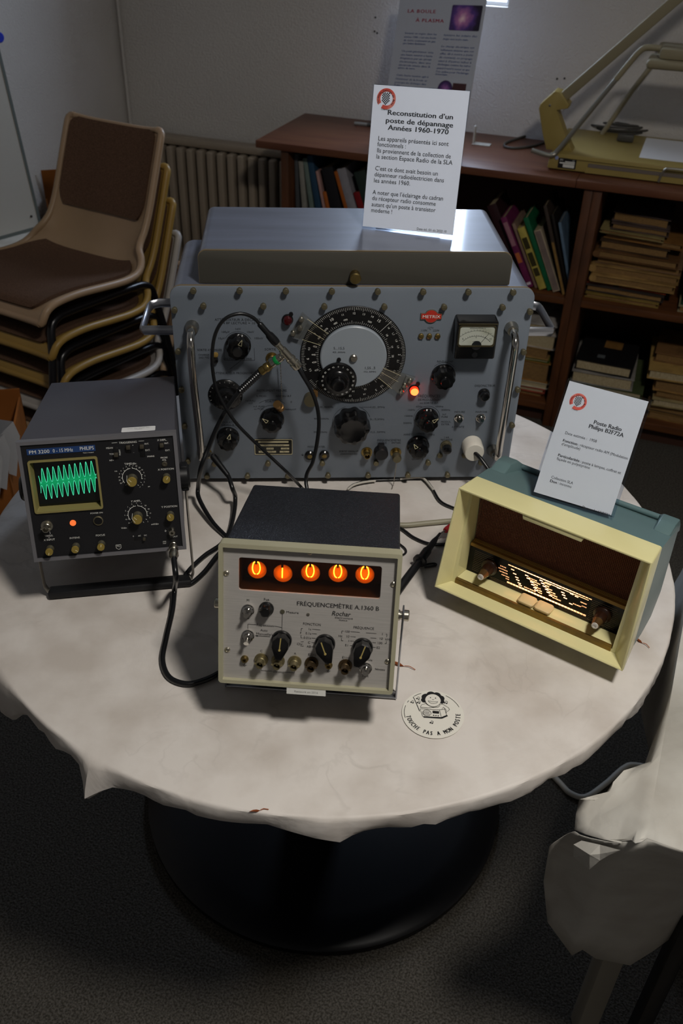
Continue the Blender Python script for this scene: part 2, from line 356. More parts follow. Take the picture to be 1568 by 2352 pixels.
def cloth_mat(name, base, vein, rough=0.55):
    m = bpy.data.materials.new(name); m.use_nodes = True; MATS[name] = m; nt = m.node_tree; b = nt.nodes['Principled BSDF']
    b.inputs['Roughness'].default_value = rough; b.inputs['Specular IOR Level'].default_value = 0.3
    tc = nt.nodes.new('ShaderNodeTexCoord')
    n1 = nt.nodes.new('ShaderNodeTexNoise'); n1.inputs['Scale'].default_value = 7; n1.inputs['Detail'].default_value = 6; n1.inputs['Distortion'].default_value = 1.6
    nt.links.new(tc.outputs['Object'], n1.inputs[0])
    vo = nt.nodes.new('ShaderNodeTexVoronoi'); vo.feature = 'DISTANCE_TO_EDGE'; vo.inputs['Scale'].default_value = 9
    ad = nt.nodes.new('ShaderNodeVectorMath'); ad.operation = 'MULTIPLY_ADD'; ad.inputs[1].default_value = (0.22, 0.22, 0.22)
    nt.links.new(n1.outputs['Color'], ad.inputs[0]); nt.links.new(tc.outputs['Object'], ad.inputs[2]); nt.links.new(ad.outputs[0], vo.inputs[0])
    r1 = nt.nodes.new('ShaderNodeValToRGB'); r1.color_ramp.elements[0].position = 0.0; r1.color_ramp.elements[1].position = 0.055
    r1.color_ramp.elements[0].color = (1, 1, 1, 1); r1.color_ramp.elements[1].color = (0, 0, 0, 1); nt.links.new(vo.outputs['Distance'], r1.inputs[0])
    n2 = nt.nodes.new('ShaderNodeTexNoise'); n2.inputs['Scale'].default_value = 5; n2.inputs['Detail'].default_value = 4; nt.links.new(tc.outputs['Object'], n2.inputs[0])
    r2 = nt.nodes.new('ShaderNodeValToRGB'); r2.color_ramp.elements[0].position = 0.45; r2.color_ramp.elements[1].position = 0.72; nt.links.new(n2.outputs[0], r2.inputs[0])
    mu = nt.nodes.new('ShaderNodeMath'); mu.operation = 'MULTIPLY'; nt.links.new(r1.outputs[0], mu.inputs[0]); nt.links.new(r2.outputs[0], mu.inputs[1])
    m3 = nt.nodes.new('ShaderNodeMath'); m3.operation = 'MULTIPLY'; m3.inputs[1].default_value = 0.36; nt.links.new(mu.outputs[0], m3.inputs[0])
    mx = nt.nodes.new('ShaderNodeMixRGB'); mx.inputs[1].default_value = lin(base); mx.inputs[2].default_value = lin(vein); nt.links.new(m3.outputs[0], mx.inputs[0])
    n4 = nt.nodes.new('ShaderNodeTexNoise'); n4.inputs['Scale'].default_value = 14; n4.inputs['Detail'].default_value = 5; nt.links.new(tc.outputs['Object'], n4.inputs[0])
    r4 = nt.nodes.new('ShaderNodeValToRGB'); r4.color_ramp.elements[0].position = 0.3; r4.color_ramp.elements[0].color = lin('#d6d0ca'); r4.color_ramp.elements[1].position = 0.62; r4.color_ramp.elements[1].color = (1, 1, 1, 1)
    nt.links.new(n4.outputs[0], r4.inputs[0])
    m5 = nt.nodes.new('ShaderNodeMixRGB'); m5.blend_type = 'MULTIPLY'; m5.inputs[0].default_value = 0.6; nt.links.new(mx.outputs[0], m5.inputs[1]); nt.links.new(r4.outputs[0], m5.inputs[2])
    nt.links.new(m5.outputs[0], b.inputs['Base Color'])
    bp = nt.nodes.new('ShaderNodeBump'); bp.inputs['Strength'].default_value = 0.35; bp.inputs['Distance'].default_value = 0.01
    n6 = nt.nodes.new('ShaderNodeTexNoise'); n6.inputs['Scale'].default_value = 9; n6.inputs['Detail'].default_value = 5; n6.inputs['Distortion'].default_value = 0.8
    nt.links.new(tc.outputs['Object'], n6.inputs[0]); nt.links.new(n6.outputs[0], bp.inputs['Height']); nt.links.new(bp.outputs[0], b.inputs['Normal'])
    return m
cloth_mat('oilcloth', '#d2ccc6', '#8f8983'); cloth_mat('paper_cloth', '#c2bfb7', '#a8a49e', 0.65)

def nz(a, b, k): return math.sin(a * 3.1 + k) * 0.5 + math.sin(a * 7.3 + b * 2 + k * 2.1) * 0.3 + math.sin(a * 17.7 + k * 0.7) * 0.2
bm = new(); N = 240; rings = []
for ir in range(14):
    r = TR_ * (ir / 13) ** 0.8
    rings.append([(r, 0.0)] * N)
prof = [(1.003, -0.0003), (1.0065, -0.0016), (1.008, -0.005), (1.0085, -0.012), (1.008, -0.019), (1.005, -0.024), (0.985, -0.026)]
verts = []
for ir in range(14):
    r = TR_ * (ir / 13) ** 0.8; row = []
    for k in range(N):
        a = 2 * math.pi * k / N; row.append(bm.verts.new((TC.x + r * math.cos(a), TC.y + r * math.sin(a), TZ)))
    verts.append(row)
rnd = [random.uniform(-1, 1) for _ in range(N)]; crs = [0.5 * rnd[k] + 0.25 * rnd[k - 1] + 0.25 * rnd[(k + 1) % N] for k in range(N)]
# gathered corner of the cloth, front left
def gather(a):
    d = (a - R_(240)); d = (d + math.pi) % (2 * math.pi) - math.pi
    return math.exp(-(d / 0.040) ** 2)
for ip, (fr, dz) in enumerate(prof):
    row = []; w = ip / (len(prof) - 1)
    for k in range(N):
        a = 2 * math.pi * k / N
        ext = 1 + 0.09 * nz(a * 5, ip, 1.3) * w
        out = 0.0022 * nz(a * 9, ip * 0.6, 2.2) * w + 0.0010 * math.sin(a * 61 + ip) * w
        out += 0.0032 * crs[(k + ip) % N] * w; ext += 0.16 * crs[(k * 3 + 7) % N] * w
        g = gather(a); out += 0.030 * g * w; ext += 0.95 * g * w
        g3 = math.exp(-(((a - R_(218)) / 0.075) ** 2)); out += 0.016 * g3 * w; ext += 1.9 * g3 * w
        g2 = math.exp(-(((a - R_(272)) / 0.05) ** 2)); ext += 0.35 * g2 * w; out += 0.006 * g2 * w
        if g > 0.05 and k % 2: out -= 0.006 * g * w
        r = TR_ * fr + out; row.append(bm.verts.new((TC.x + r * math.cos(a), TC.y + r * math.sin(a), TZ + dz * ext * 1.12)))
    verts.append(row)
cv = bm.verts.new((TC.x, TC.y, TZ))
for v in verts[0]: bm.verts.remove(v)
for k in range(N): bm.faces.new((cv, verts[1][k], verts[1][(k + 1) % N]))
for A, B in zip(verts[1:], verts[2:]):
    for k in range(N): bm.faces.new((A[k], B[k], B[(k + 1) % N], A[(k + 1) % N]))
bmesh.ops.recalc_face_normals(bm, faces=bm.faces)
o = obj('tablecloth', bm, 'oilcloth', angle=42); tag(o, 'white marbled oilcloth stretched over the round table and tucked under its edge', 'tablecloth')

# bits of dry leaf printed loose on the cloth
mat('dry_leaf', '#8a3d16', 0.7, var=(90, '#a8602a', 0.3, 0.7))
def leaf(px, py, z, L_, rz, label):
    p = P(px, py, z); bm = new()
    pts = [(0, 0, 0), (0.3, 0.16, 0.10), (0.6, 0.13, 0.16), (1, 0, 0.05), (0.6, -0.10, 0.10), (0.3, -0.12, 0.06)]
    vv = [bm.verts.new(Vector(q) * L_) for q in pts]; mid = bm.verts.new(Vector((0.45, 0, 0.02)) * L_)
    for i in range(6): bm.faces.new((mid, vv[i], vv[(i + 1) % 6]))
    t = bmesh.ops.solidify(bm, geom=list(bm.faces), thickness=0.0006)
    tube(bm, [(0, 0, 0.001), (-0.3 * L_, -0.05 * L_, 0.002), (-0.7 * L_, 0.04 * L_, 0.001)], 0.0005, 5)
    tag(obj('dry_leaf', bm, 'dry_leaf', None, (p.x, p.y, z + 0.001), (0, 0, rz)), label, 'leaf', 'dry leaf scraps on the cloth')
leaf(928, 1532, TZ, 0.022, R_(160), 'curled orange leaf scrap beside the frequency counter')
leaf(1475, 1479, TZ, 0.016, R_(130), 'small red brown leaf scrap behind the cream radio')
leaf(598, 1863, TZ - 0.001, 0.013, R_(190), 'tiny orange leaf scrap at the front rim of the tablecloth')

# ================================================================== BOOKCASE (room axes)
m = mat('wood', '#643c20', 0.5, spec=0.35, var=(6, '#472914', 0.3, 0.7), stretch=(1, 9, 9), bump=(30, 0.15, 0.002))
mat('wood_dark', '#5a3319', 0.55, var=(6, '#402411', 0.3, 0.7), stretch=(9, 9, 1.5)); mat('wood_top', '#6a442e', 0.42, spec=0.45, var=(5, '#5a3222', 0.3, 0.7), stretch=(1, 8, 8))
mat('wood_back', '#3a2014', 0.7)
def bookcase(label, s0, s1, x0, x1, x2=None):
    b = thing('bookcase', label, 'bookcase', RO, (0, 0, RZ))
    bm = new(); box(bm, s0, s1, 0.0, T1 - 0.004, 0.817, 0.84, 0.002); obj('counter_top', bm, 'wood_top', b)
    xs = [x0, x1] if x2 is None else [x0, x1, x2]
    for x in xs:
        bm = new(); box(bm, x, x + 0.026, 0.012, T1 - 0.005, 0.0, 0.8165, 0.0015); obj('upright', bm, 'wood_dark', b)
    for a, c_ in zip(xs, xs[1:]):
        for z0, z1 in ((0.448, 0.470), (0.060, 0.085)):
            bm = new(); box(bm, a + 0.0263, c_ - 0.0003, 0.014, T1 - 0.02, z0, z1, 0.001); obj('shelf', bm, 'wood', b)
        bm = new(); box(bm, a + 0.0263, c_ - 0.0003, 0.05, 0.064, 0.0, 0.0595); obj('plinth', bm, 'wood_back', b)
        bm = new(); box(bm, a + 0.0263, c_ - 0.0003, T1 - 0.018, T1 - 0.006, 0.0, 0.8165); obj('back_panel', bm, 'wood_back', b)
    return b
bookcase('low brown wooden bookcase under the printed plasma panel, with slanting books', 0.0, 1.0425, 0.085, 1.0695)
bookcase('low brown wooden bookcase under the beige document camera, full of yellowed folders', 1.0435, 2.45, 1.0965, 1.75, 2.42)

PAL = {}
def cmat(c, rough=0.6):
    k = 'c_' + c
    return k if k in MATS else (mat(k, c, rough, spec=0.3, var=(25, '#%02x%02x%02x' % tuple(int(int(c[i:i+2], 16) * 0.8) for i in (1, 3, 5)), 0.4, 0.75)), k)[1]
mat('pages', '#b9a98a', 0.8, var=(140, '#94845f', 0.35, 0.65), stretch=(8, 1, 1)); mat('old_pages', '#8a6a3c', 0.85, var=(120, '#6e5230', 0.35, 0.65), stretch=(1, 1, 8))
# a book standing on a shelf, spine to the front; leaning by angle a
def book(s, t, z, w, h, d, a, col, label, group, band=None, spine=None, name='book'):
    b = thing(name, label, 'book', W(s, t, z), (0, 0, 0), group)
    b.rotation_euler = (Matrix.Rotation(RZ, 3, 'Z') @ Matrix.Rotation(a, 3, 'Y')).to_euler()
    k = 0.0022; bm = new()
    box(bm, 0, w, 0, k, 0, h, 0.0006); box(bm, 0, k, k, d, 0, h); box(bm, w - k, w, k, d, 0, h); obj('cover', bm, cmat(col), b)
    bm = new(); box(bm, k + 0.0002, w - k - 0.0002, k + 0.0005, d - 0.003, 0.003, h - 0.003); obj('pages', bm, 'pages', b)
    if band:
        for (z0, z1, c) in band:
            bm = new(); box(bm, w * 0.12, w * 0.88, -0.0004, 0.0003, h * z0, h * z1); obj('spine_print', bm, cmat(c), b)
    return b
g1 = 'books leaning in the bookcase beside the signal generator'
ZS = 0.4702
LN = R_(-25)
rows = [(0.905, 0.07, 0.030, 0.27, -29, '#2c1016', 'dark maroon book half hidden behind the signal generator lid', None),
        (0.944, 0.045, 0.018, 0.243, -29, '#6e2450', 'purple spined book with a white dot at its foot', [(0.04, 0.075, '#d8c8d0'), (0.36, 0.50, '#c06a3a'), (0.60, 0.93, '#a0707c')]),
        (0.967, 0.055, 0.010, 0.222, -28, '#8d7464', 'thin fawn book between the purple and the yellow book', None),
        (0.983, 0.045, 0.022, 0.212, -28, '#b5a44e', 'yellow spined book with dark vertical lettering', [(0.22, 0.35, '#3a3418'), (0.38, 0.60, '#3a3418'), (0.66, 0.84, '#3a3418')]),
        (1.009, 0.050, 0.015, 0.247, -27, '#12603c', 'narrow dark green book beside the yellow one', None),
        (1.0275, 0.045, 0.023, 0.208, -26, '#a6967e', 'off-white book with a grey band next to the green one', [(0.02, 0.985, '#7c6c64')])]
for i, (s, t, w, h, a, c, lb, bd) in enumerate(rows):
    s += 0.003
    book(s - 0.004, t, ZS + 0.0005, w, h, 0.16, R_(a), c, lb, g1, bd)
book(1.0575, 0.035, ZS + 0.0005, 0.010, 0.290, 0.20, R_(-21), '#3a2f28', 'tall thin black book with a torn yellowed edge', g1, [(0.0, 0.6, '#8a6a38')])
book(1.0700, 0.040, ZS + 0.0005, 0.008, 0.262, 0.20, R_(-20), '#17120f', 'nearly black book against the slate blue one', g1)
book(1.0805, 0.045, ZS + 0.0005, 0.0085, 0.235, 0.18, R_(-18.5), '#5b7186', 'slate blue book with a white foot label against the upright', g1, [(0.0, 0.13, '#cfc6b8')])
g2 = 'books and binders in the left end of the bookcase'
s_at, t_at, h_at = 0.1125, 0.0, 0.33
for (s, w, h, a, c, lb) in ((0.116, 0.012, 0.325, -1.5, '#4d4f52', 'grey spiral-bound booklet beside the bookcase end'), (0.131, 0.016, 0.305, -5, '#8e8c84', 'pale grey book next to the spiral booklet'),
        (0.152, 0.015, 0.318, -9, '#6b7a74', 'greenish grey book in the bookcase end'), (0.172, 0.020, 0.33, -11, '#27445c', 'blue binder in the bookcase end'),
        (0.197, 0.009, 0.285, -13, '#b08a84', 'thin pinkish book leaning on the blue binder'), (0.211, 0.013, 0.22, -14, '#a85a20', 'short orange book leaning behind the generator'),
        (0.230, 0.040, 0.30, -15, '#1b1a1e', 'thick black binder in the bookcase end'), (0.280, 0.012, 0.30, -19, '#a2561c', 'orange spined book beside the thick black binder'),
        (0.297, 0.030, 0.31, -19, '#8d8a90', 'light grey book left of the printed notice'), (0.333, 0.022, 0.24, -21, '#7a1418', 'red book low beside the light grey one'), (0.362, 0.040, 0.31, -21, '#26332e', 'dark green book hidden behind the printed notice')):
    ta = math.tan(R_(-a)); s_at += h_at * max(0.0, ta - t_at); book(s_at, 0.06, ZS + 0.0005, w, h, 0.2, R_(a), c, lb, g2); s_at += w / math.cos(R_(a)) + 0.0008; t_at = ta; h_at = h
# flat things on the shelves: folders with paper in them; corners given in room axes
def folder(s0, s1, t0, t1, z0, z1, col, label, group, tilt=0.0, yaw=0.0, pages='old_pages', name='paper_folder', cat='folder', sag=0.004, fold=None):
    b = thing(name, label, cat, W((s0 + s1) / 2, (t0 + t1) / 2, z0), (0, 0, 0), group)
    b.rotation_euler = (Matrix.Rotation(RZ + yaw, 3, 'Z') @ Matrix.Rotation(tilt, 3, 'Y')).to_euler()
    hx, hy, h = (s1 - s0) / 2, (t1 - t0) / 2, z1 - z0; k = min(0.0025, h * 0.15); ph = random.random() * 6
    def sheet(bm, a, c, x0, x1, y0, y1):     # a slightly wavy slab
        n = 9; t = bmesh.new(); g = []
        for iz in (0, 1):
            for i in range(n):
                x = x0 + (x1 - x0) * i / (n - 1); dz = sag * math.sin(i * 0.8 + ph) * (0.3 if iz == 0 else 1.0) * (0 if i in (0,) else 1)
                dz = max(dz, -0.4 * h) if iz else max(0.0, dz)
                for y in (y0, y1): g.append(t.verts.new((x, y, (c if iz else a) + dz)))
        for i in range(n - 1):
            q = 2 * i; r = 2 * n + 2 * i
            t.faces.new((g[q], g[q + 1], g[q + 3], g[q + 2])); t.faces.new((g[r], g[r + 2], g[r + 3], g[r + 1]))
            t.faces.new((g[q], g[q + 2], g[r + 2], g[r])); t.faces.new((g[q + 1], g[r + 1], g[r + 3], g[q + 3]))
        t.faces.new((g[0], g[2 * n], g[2 * n + 1], g[1])); e = 2 * (n - 1); t.faces.new((g[e], g[e + 1], g[2 * n + e + 1], g[2 * n + e]))
        bmesh.ops.recalc_face_normals(t, faces=t.faces); put(bm, t)
    bm = new(); sheet(bm, 0, k, -hx, hx, -hy, hy); sheet(bm, h - k, h, -hx, hx, -hy, hy)
    lathe(bm, [(h / 2, 0), (h / 2, 2 * hy)], 14, 'y', (-hx + h * 0.1, -hy, h / 2)) if fold else None
    obj('cover', bm, cmat(col), b)
    bm = new(); sheet(bm, k + 0.0003, h - k - 0.0003, -hx + 0.006, hx - 0.008, -hy + 0.004, hy - 0.01); obj('papers', bm, pages, b)
    return b
g3 = 'yellowed folders piled on the upper shelf'
st = [(1.130, 1.360, 0.470, 0.484, '#8a7238', 'crumpled ochre paper at the bottom of the upper folder pile', 0.0), (1.128, 1.372, 0.485, 0.505, '#3c3430', 'dark grey folder with a ring edge near the pile bottom', 0.0),
      (1.126, 1.372, 0.506, 0.516, '#a8481c', 'bright orange folder in the upper pile', 0.0), (1.136, 1.392, 0.517, 0.540, '#a5834e', 'tan folder with a black ring above the orange one', 0.0),
      (1.130, 1.400, 0.541, 0.566, '#9a7a48', 'thick buff folder in the middle of the upper pile', 0.0), (1.136, 1.400, 0.567, 0.588, '#84664a', 'brownish pink folder above the thick buff one', 0.0),
      (1.132, 1.386, 0.589, 0.612, '#6a4a2c', 'brown folder bulging with paper in the upper pile', 0.0), (1.138, 1.352, 0.613, 0.640, '#4a3828', 'dark brown folder with torn edges in the upper pile', 0.0),
      (1.150, 1.392, 0.641, 0.660, '#8f6434', 'ragged orange brown papers near the top of the pile', 0.0), (1.134, 1.330, 0.661, 0.672, '#9a8a5a', 'pale folder with a cream edge under the top books', 0.0),
      (1.158, 1.335, 0.673, 0.692, '#5a4a44', 'grey brown book lying second from the pile top', 0.0), (1.160, 1.335, 0.693, 0.722, '#5c4e4a', 'grey brown book lying on top of the upper pile', 0.0)]
for i, (a, c_, z0, z1, col, lb, tl) in enumerate(st):
    folder(a, c_, 0.05 + 0.01 * (i % 3) + 0.006 * i, 0.33, z0, z1 - 0.0005, col, lb, g3, R_(0.18 * i), R_(random.uniform(-3, 3)), sag=0.0018, fold=(i in (3, 4, 6)))
folder(1.415, 1.63, 0.05, 0.33, 0.470, 0.490, '#9a9070', 'cream folder at the far right of the upper shelf', g3, sag=0.002)
folder(1.42, 1.62, 0.06, 0.33, 0.491, 0.56, '#1f4a3a', 'dark green box file right of the yellowed folder pile', g3, sag=0.0)
g4 = 'books piled flat behind the right handle of the signal generator'
for (a, c_, z0, z1, col, lb, pg) in ((0.86, 1.055, 0.085, 0.10, '#6a3a1c', 'brown book lowest in the pile behind the generator handle', 'old_pages'), (0.90, 1.058, 0.101, 0.117, '#a04838', 'salmon red book low in the pile behind the handle', 'pages'),
        (0.87, 1.063, 0.118, 0.140, '#c8bfa4', 'cream covered book with a curled corner in the pile', 'pages'), (0.87, 1.060, 0.141, 0.215, '#a2743a', 'thick tan volume in the pile behind the handle', 'old_pages'),
        (0.86, 1.050, 0.216, 0.226, '#4f5a1c', 'thin olive green booklet on the thick tan volume', 'pages'), (0.86, 1.048, 0.227, 0.266, '#9a7a48', 'ochre paged book in the pile behind the handle', 'old_pages'),
        (0.85, 1.064, 0.267, 0.318, '#b8aca0', 'pale grey book with a dark lower cover in the pile', 'pages'), (0.85, 1.060, 0.319, 0.352, '#b4aea8', 'white topped book on the pile behind the handle', 'pages')):
    folder(a, c_, 0.05, 0.30, z0, z1 - 0.0005, col, lb, g4, 0, R_(random.uniform(-2, 2)), pg, 'flat_book', 'book', sag=0.0012)
g5 = 'books and catalogues on the lower shelf'
for (a, c_, z0, z1, col, lb, pg, t0) in ((1.126, 1.36, 0.085, 0.108, '#7a5c30', 'ochre catalogue lowest on the lower shelf', 'old_pages', 0.05), (1.128, 1.365, 0.109, 0.130, '#85683a', 'second ochre catalogue on the lower shelf', 'old_pages', 0.06),
        (1.126, 1.36, 0.131, 0.150, '#6f5a30', 'dull green brown catalogue on the lower shelf', 'old_pages', 0.05), (1.13, 1.375, 0.151, 0.172, '#4c5636', 'green edged magazine on the lower shelf', 'pages', 0.04),
        (1.130, 1.335, 0.173, 0.215, '#8f8a84', 'thick grey catalogue under the black covered book', 'pages', 0.04), (1.142, 1.330, 0.216, 0.252, '#141214', 'white paged book with a black picture cover on the lower shelf', 'pages', 0.05),
        (1.41, 1.66, 0.085, 0.112, '#8a6a3a', 'ochre book lowest right of the radio notice', 'old_pages', 0.05), (1.40, 1.68, 0.113, 0.140, '#5a4630', 'brown rounded folder right of the radio notice', 'old_pages', 0.05),
        (1.405, 1.66, 0.141, 0.166, '#9a8a60', 'stack of yellowed sheets right of the radio notice', 'pages', 0.04), (1.415, 1.66, 0.167, 0.190, '#7a5a34', 'tan book in the right pile of the lower shelf', 'old_pages', 0.05),
        (1.40, 1.66, 0.191, 0.235, '#a07a44', 'thick ochre volume in the right pile of the lower shelf', 'old_pages', 0.05), (1.37, 1.66, 0.236, 0.268, '#a8884e', 'buff paper bundle with an orange edge on the lower shelf', 'pages', 0.04),
        (1.385, 1.66, 0.269, 0.300, '#7c5a38', 'brown papers on top of the right pile', 'old_pages', 0.10)):
    b = folder(a, c_, t0, 0.31, z0, z1 - 0.0005, col, lb, g5, 0, R_(random.uniform(-2.5, 2.5)), pg, 'flat_book' if 'book' in lb or 'catalogue' in lb else 'paper_folder', 'book' if 'book' in lb or 'catalogue' in lb else 'folder', sag=0.0015)
    if 'black picture' in lb:
        bm = new(); box(bm, -0.02, 0.05, 0.0, 0.06, 0.0362, 0.0366); obj('cover_picture', bm, cmat('#8a6434'), b)
        bm = new(); box(bm, -0.03, -0.005, -0.09, -0.065, 0.0362, 0.0366); obj('cover_stamp', bm, cmat('#5a5e60'), b)

# ================================================================== ON THE COUNTER
CT = 0.8402
mat('beige_plastic', '#9d8a4e', 0.45, spec=0.4, var=(4, '#8f7d45', 0.3, 0.7)); mat('beige_arm', '#8a8168', 0.4, spec=0.4); mat('grey_stripe', '#6a6058', 0.6)
mat('grey_tube', '#8d8a80', 0.3, 0.6); mat('grey_cable', '#45433e', 0.5)
dc = thing('document_camera', 'beige document camera with folding arm standing on the wooden counter', 'camera', RO, (0, 0, RZ))
bm = new(); box(bm, 0.941, 1.75, 0.075, 0.425, CT + 0.004, 0.889, 0.004, 2)
for v in bm.verts:
    if v.co.z > 0.87: v.co.y += 0.006 if v.co.y < 0.2 else 0; v.co.x += 0.004 if v.co.x < 1.1 else 0
obj('base', bm, 'beige_plastic', dc)
bm = new(); box(bm, 0.96, 1.72, 0.09, 0.41, CT, CT + 0.005); obj('rubber_foot', bm, 'black_rubber', dc)
bm = new(); box(bm, 1.062, 1.75, 0.0735, 0.080, 0.861, 0.871); obj('front_stripe', bm, 'grey_stripe', dc)
bm = new(); box(bm, 1.056, 1.75, 0.0743, 0.078, 0.8442, 0.8605); box(bm, 1.0, 1.75, 0.0743, 0.08, 0.8785, 0.8792); obj('front_ledge', bm, 'beige_plastic', dc)
bm = new(); box(bm, 0.973, 1.026, 0.0735, 0.08, 0.850, 0.878); lb = obj('rating_plate', bm, 'black_plastic', dc)
bm = new()
for (a, b, z0, z1) in ((0.988, 1.022, 0.853, 0.862), (0.977, 1.022, 0.863, 0.867), (0.993, 1.022, 0.868, 0.871)): rect(bm, a, b, z0, z1, 0.0733)
text_bm(bm, [('JVC', 0.982, 0.874, 0.0045, {'b': 0.03}), ('CE', 1.017, 0.874, 0.004)], 0.0733); obj('lettering', bm, 'label_paper', lb)
bm = new(); lathe(bm, [(0.0, 0), (0.0055, 0.0), (0.0055, 0.001), (0, 0.0015)], 16, '-y', (0.966, 0.0775, 0.877)); obj('blue_dot', bm, mat('dot_blue', '#8b93b8', 0.4), dc)
bm = new(); plate(bm, [(0.925, 0.886), (0.908, 0.925), (0.884, 1.000), (0.887, 1.012), (0.924, 1.052), (0.940, 1.050), (0.972, 1.018), (0.970, 1.008), (0.938, 1.000), (0.976, 0.930), (1.005, 0.888)], 0.12, 0.175, 0.003); obj('elbow', bm, 'beige_plastic', dc)
bm = new(); lathe(bm, [(0.0035, 0), (0.0035, 0.002), (0, 0.003)], 12, '-y', (0.916, 0.12, 1.012)); obj('pivot_screw', bm, 'steel', dc)
bm = new()
d = Vector((1.62 - 0.948, 0, 1.735 - 1.035)); L = d.length; ang = math.atan2(d.z, d.x)
box(bm, 0, L, -0.017, 0.017, -0.0145, 0.0145, 0.004, 2, Matrix.Translation((0.948, 0.148, 1.033)) @ Matrix.Rotation(-ang, 4, 'Y')); obj('main_arm', bm, 'beige_arm', dc)
bm = new(); tube(bm, spline([(0.888, 0.075, 0.890), (0.925, 0.072, 0.884), (0.952, 0.074, 0.884), (0.968, 0.080, 0.902), (1.03, 0.088, 1.000), (1.095, 0.094, 1.104)], 6), 0.0075, 12); obj('lamp_arm_handle', bm, 'grey_tube', dc)
bm = new(); tube(bm, spline([(1.094, 0.094, 1.103), (1.125, 0.097, 1.152), (1.143, 0.099, 1.178), (1.160, 0.10, 1.189), (1.20, 0.10, 1.190)], 6), 0.0088, 12); obj('lamp_arm', bm, 'beige_arm', dc)
bm = new(); box(bm, 1.17, 1.52, 0.05, 0.17, 1.143, 1.168, 0.010, 3); box(bm, 1.20, 1.52, 0.065, 0.155, 1.168, 1.195, 0.006, 2); obj('lamp_head', bm, 'beige_arm', dc)
bm = new(); tube(bm, [(1.06, 0.385, 0.888), (1.13, 0.385, 1.03), (1.19, 0.385, 1.135)], 0.008, 10); box(bm, 1.18, 1.5, 0.35, 0.42, 1.13, 1.165, 0.008); obj('far_lamp_arm', bm, 'beige_arm', dc)
bm = new(); tube(bm, spline([(1.272, 0.066, 0.846), (1.277, 0.062, 0.870), (1.283, 0.060, 0.884), (1.30, 0.060, 0.888), (1.36, 0.060, 0.888), (1.378, 0.060, 0.884), (1.38, 0.062, 0.846)], 6), 0.0035, 8); obj('front_handle', bm, 'grey_tube', dc)
bm = new(); box(bm, 1.20, 1.62, 0.14, 0.40, 0.8893, 0.8900); o = obj('paper_sheet', bm, 'white_paper', None, RO, (0, 0, RZ)); tag(o, 'white sheet of paper lying on the document camera base', 'paper')
# coil of cable on its base
bm = new(); pts = []
cc = RR.transposed() @ (P(1424, 292, 0.90) - RO)
for k in range(0, 170):
    a = k * 0.19; n = k / 170; lp = int(a / 6.283)
    pts.append((cc.x + (0.098 - 0.006 * lp + 0.004 * math.sin(k * 0.31)) * math.cos(a) + 0.008 * math.sin(lp * 2.1), cc.y + (0.050 - 0.004 * lp) * math.sin(a) + 0.010 * math.cos(lp * 1.7), 0.8930 + 0.004 * lp + 0.010 * (0.5 + 0.5 * math.sin(a + lp))))
tube(bm, pts, 0.0035, 7); pl_ = RR.transposed() @ (P(1432, 318, 0.90) - RO)
o = obj('coiled_cable', bm, 'grey_cable', None, RO, (0, 0, RZ)); tag(o, 'dark grey power cable coiled on the document camera', 'cable')
bm = new(); box(bm, pl_.x - 0.02, pl_.x + 0.03, pl_.y - 0.006, pl_.y + 0.016, 0.8905, 0.912, 0.004); obj('plug', bm, 'grey_cable', o)
bm = new(); pts = [P(x, y, CT + 0.004) for x, y in ((1268, 306), (1235, 306), (1195, 316), (1162, 328), (1160, 337), (1185, 340), (1225, 335), (1262, 322))]
tube(bm, spline(pts, 6), 0.004, 8); tag(obj('power_cord', bm, 'grey_cable'), 'dark cord looping on the counter left of the document camera', 'cord')
# pen
a, b = P(814, 283, CT + 0.006), P(862, 288, CT + 0.006)
pen = thing('marker_pen', 'grey marker pen lying on the counter by the printed notice', 'pen', (0, 0, 0))
bm = new(); tube(bm, [a, a.lerp(b, 0.62)], 0.0058, 12); obj('barrel', bm, mat('pen_grey', '#8d8c88', 0.35), pen)
bm = new(); tube(bm, [a.lerp(b, 0.62), b], 0.0064, 12); obj('cap', bm, mat('pen_dark', '#4a4846', 0.4), pen)

# ---- notices in clear holders
mat('logo_red', '#d8523f', 0.6, var=(60, '#e8907c', 0.45, 0.7)); mat('title_red', '#a01f3c', 0.6); mat('text_blue', '#2b4a86', 0.6)
def logo(parent, cx, cz, r, y):
    bm = new(); n = 40
    for k in range(n):
        a0, a1 = 2 * math.pi * k / n, 2 * math.pi * (k + 1) / n
        ri = r * (0.62 + 0.10 * math.cos(a0 - 0.6)); ro = r * (1.0 - 0.10 * (0.5 - 0.5 * math.cos(a0 - 0.6)))
        if R_(215) < a0 < R_(235): continue
        f = bm.faces.new([bm.verts.new((cx + q * math.cos(a), y, cz + q * math.sin(a))) for q, a in ((ri, a0), (ro, a0), (ro, a1), (ri, a1))])
    o = obj('logo', bm, 'logo_red', parent, smooth=False)
    bm = new(); c = r * 0.11
    for i in range(-4, 5):
        for j in range(-5, 6):
            x, z = i * c, j * c
            if (i + j) % 2: continue
            lim = 0.42 * r if z > -0.05 * r else 0.42 * r * max(0, 1 - ((-z - 0.05 * r) / (0.50 * r)) ** 1.6)
            if abs(x) > lim or abs(z) > 0.56 * r: continue
            rect(bm, cx + x - c / 2, cx + x + c / 2, cz + z - c / 2, cz + z + c / 2, y - 0.0002)
    arc_text(bm, 'Sciences Lettres et Arts', cx, cz, r * 0.80, R_(205), R_(-35), r * 0.20, y - 0.0002, False)
    text_bm(bm, [('Chauny', cx - 0.05 * r, cz - 0.9 * r, r * 0.16)], y - 0.0002)
    obj('emblem', bm, 'black_ink', o, smooth=False)
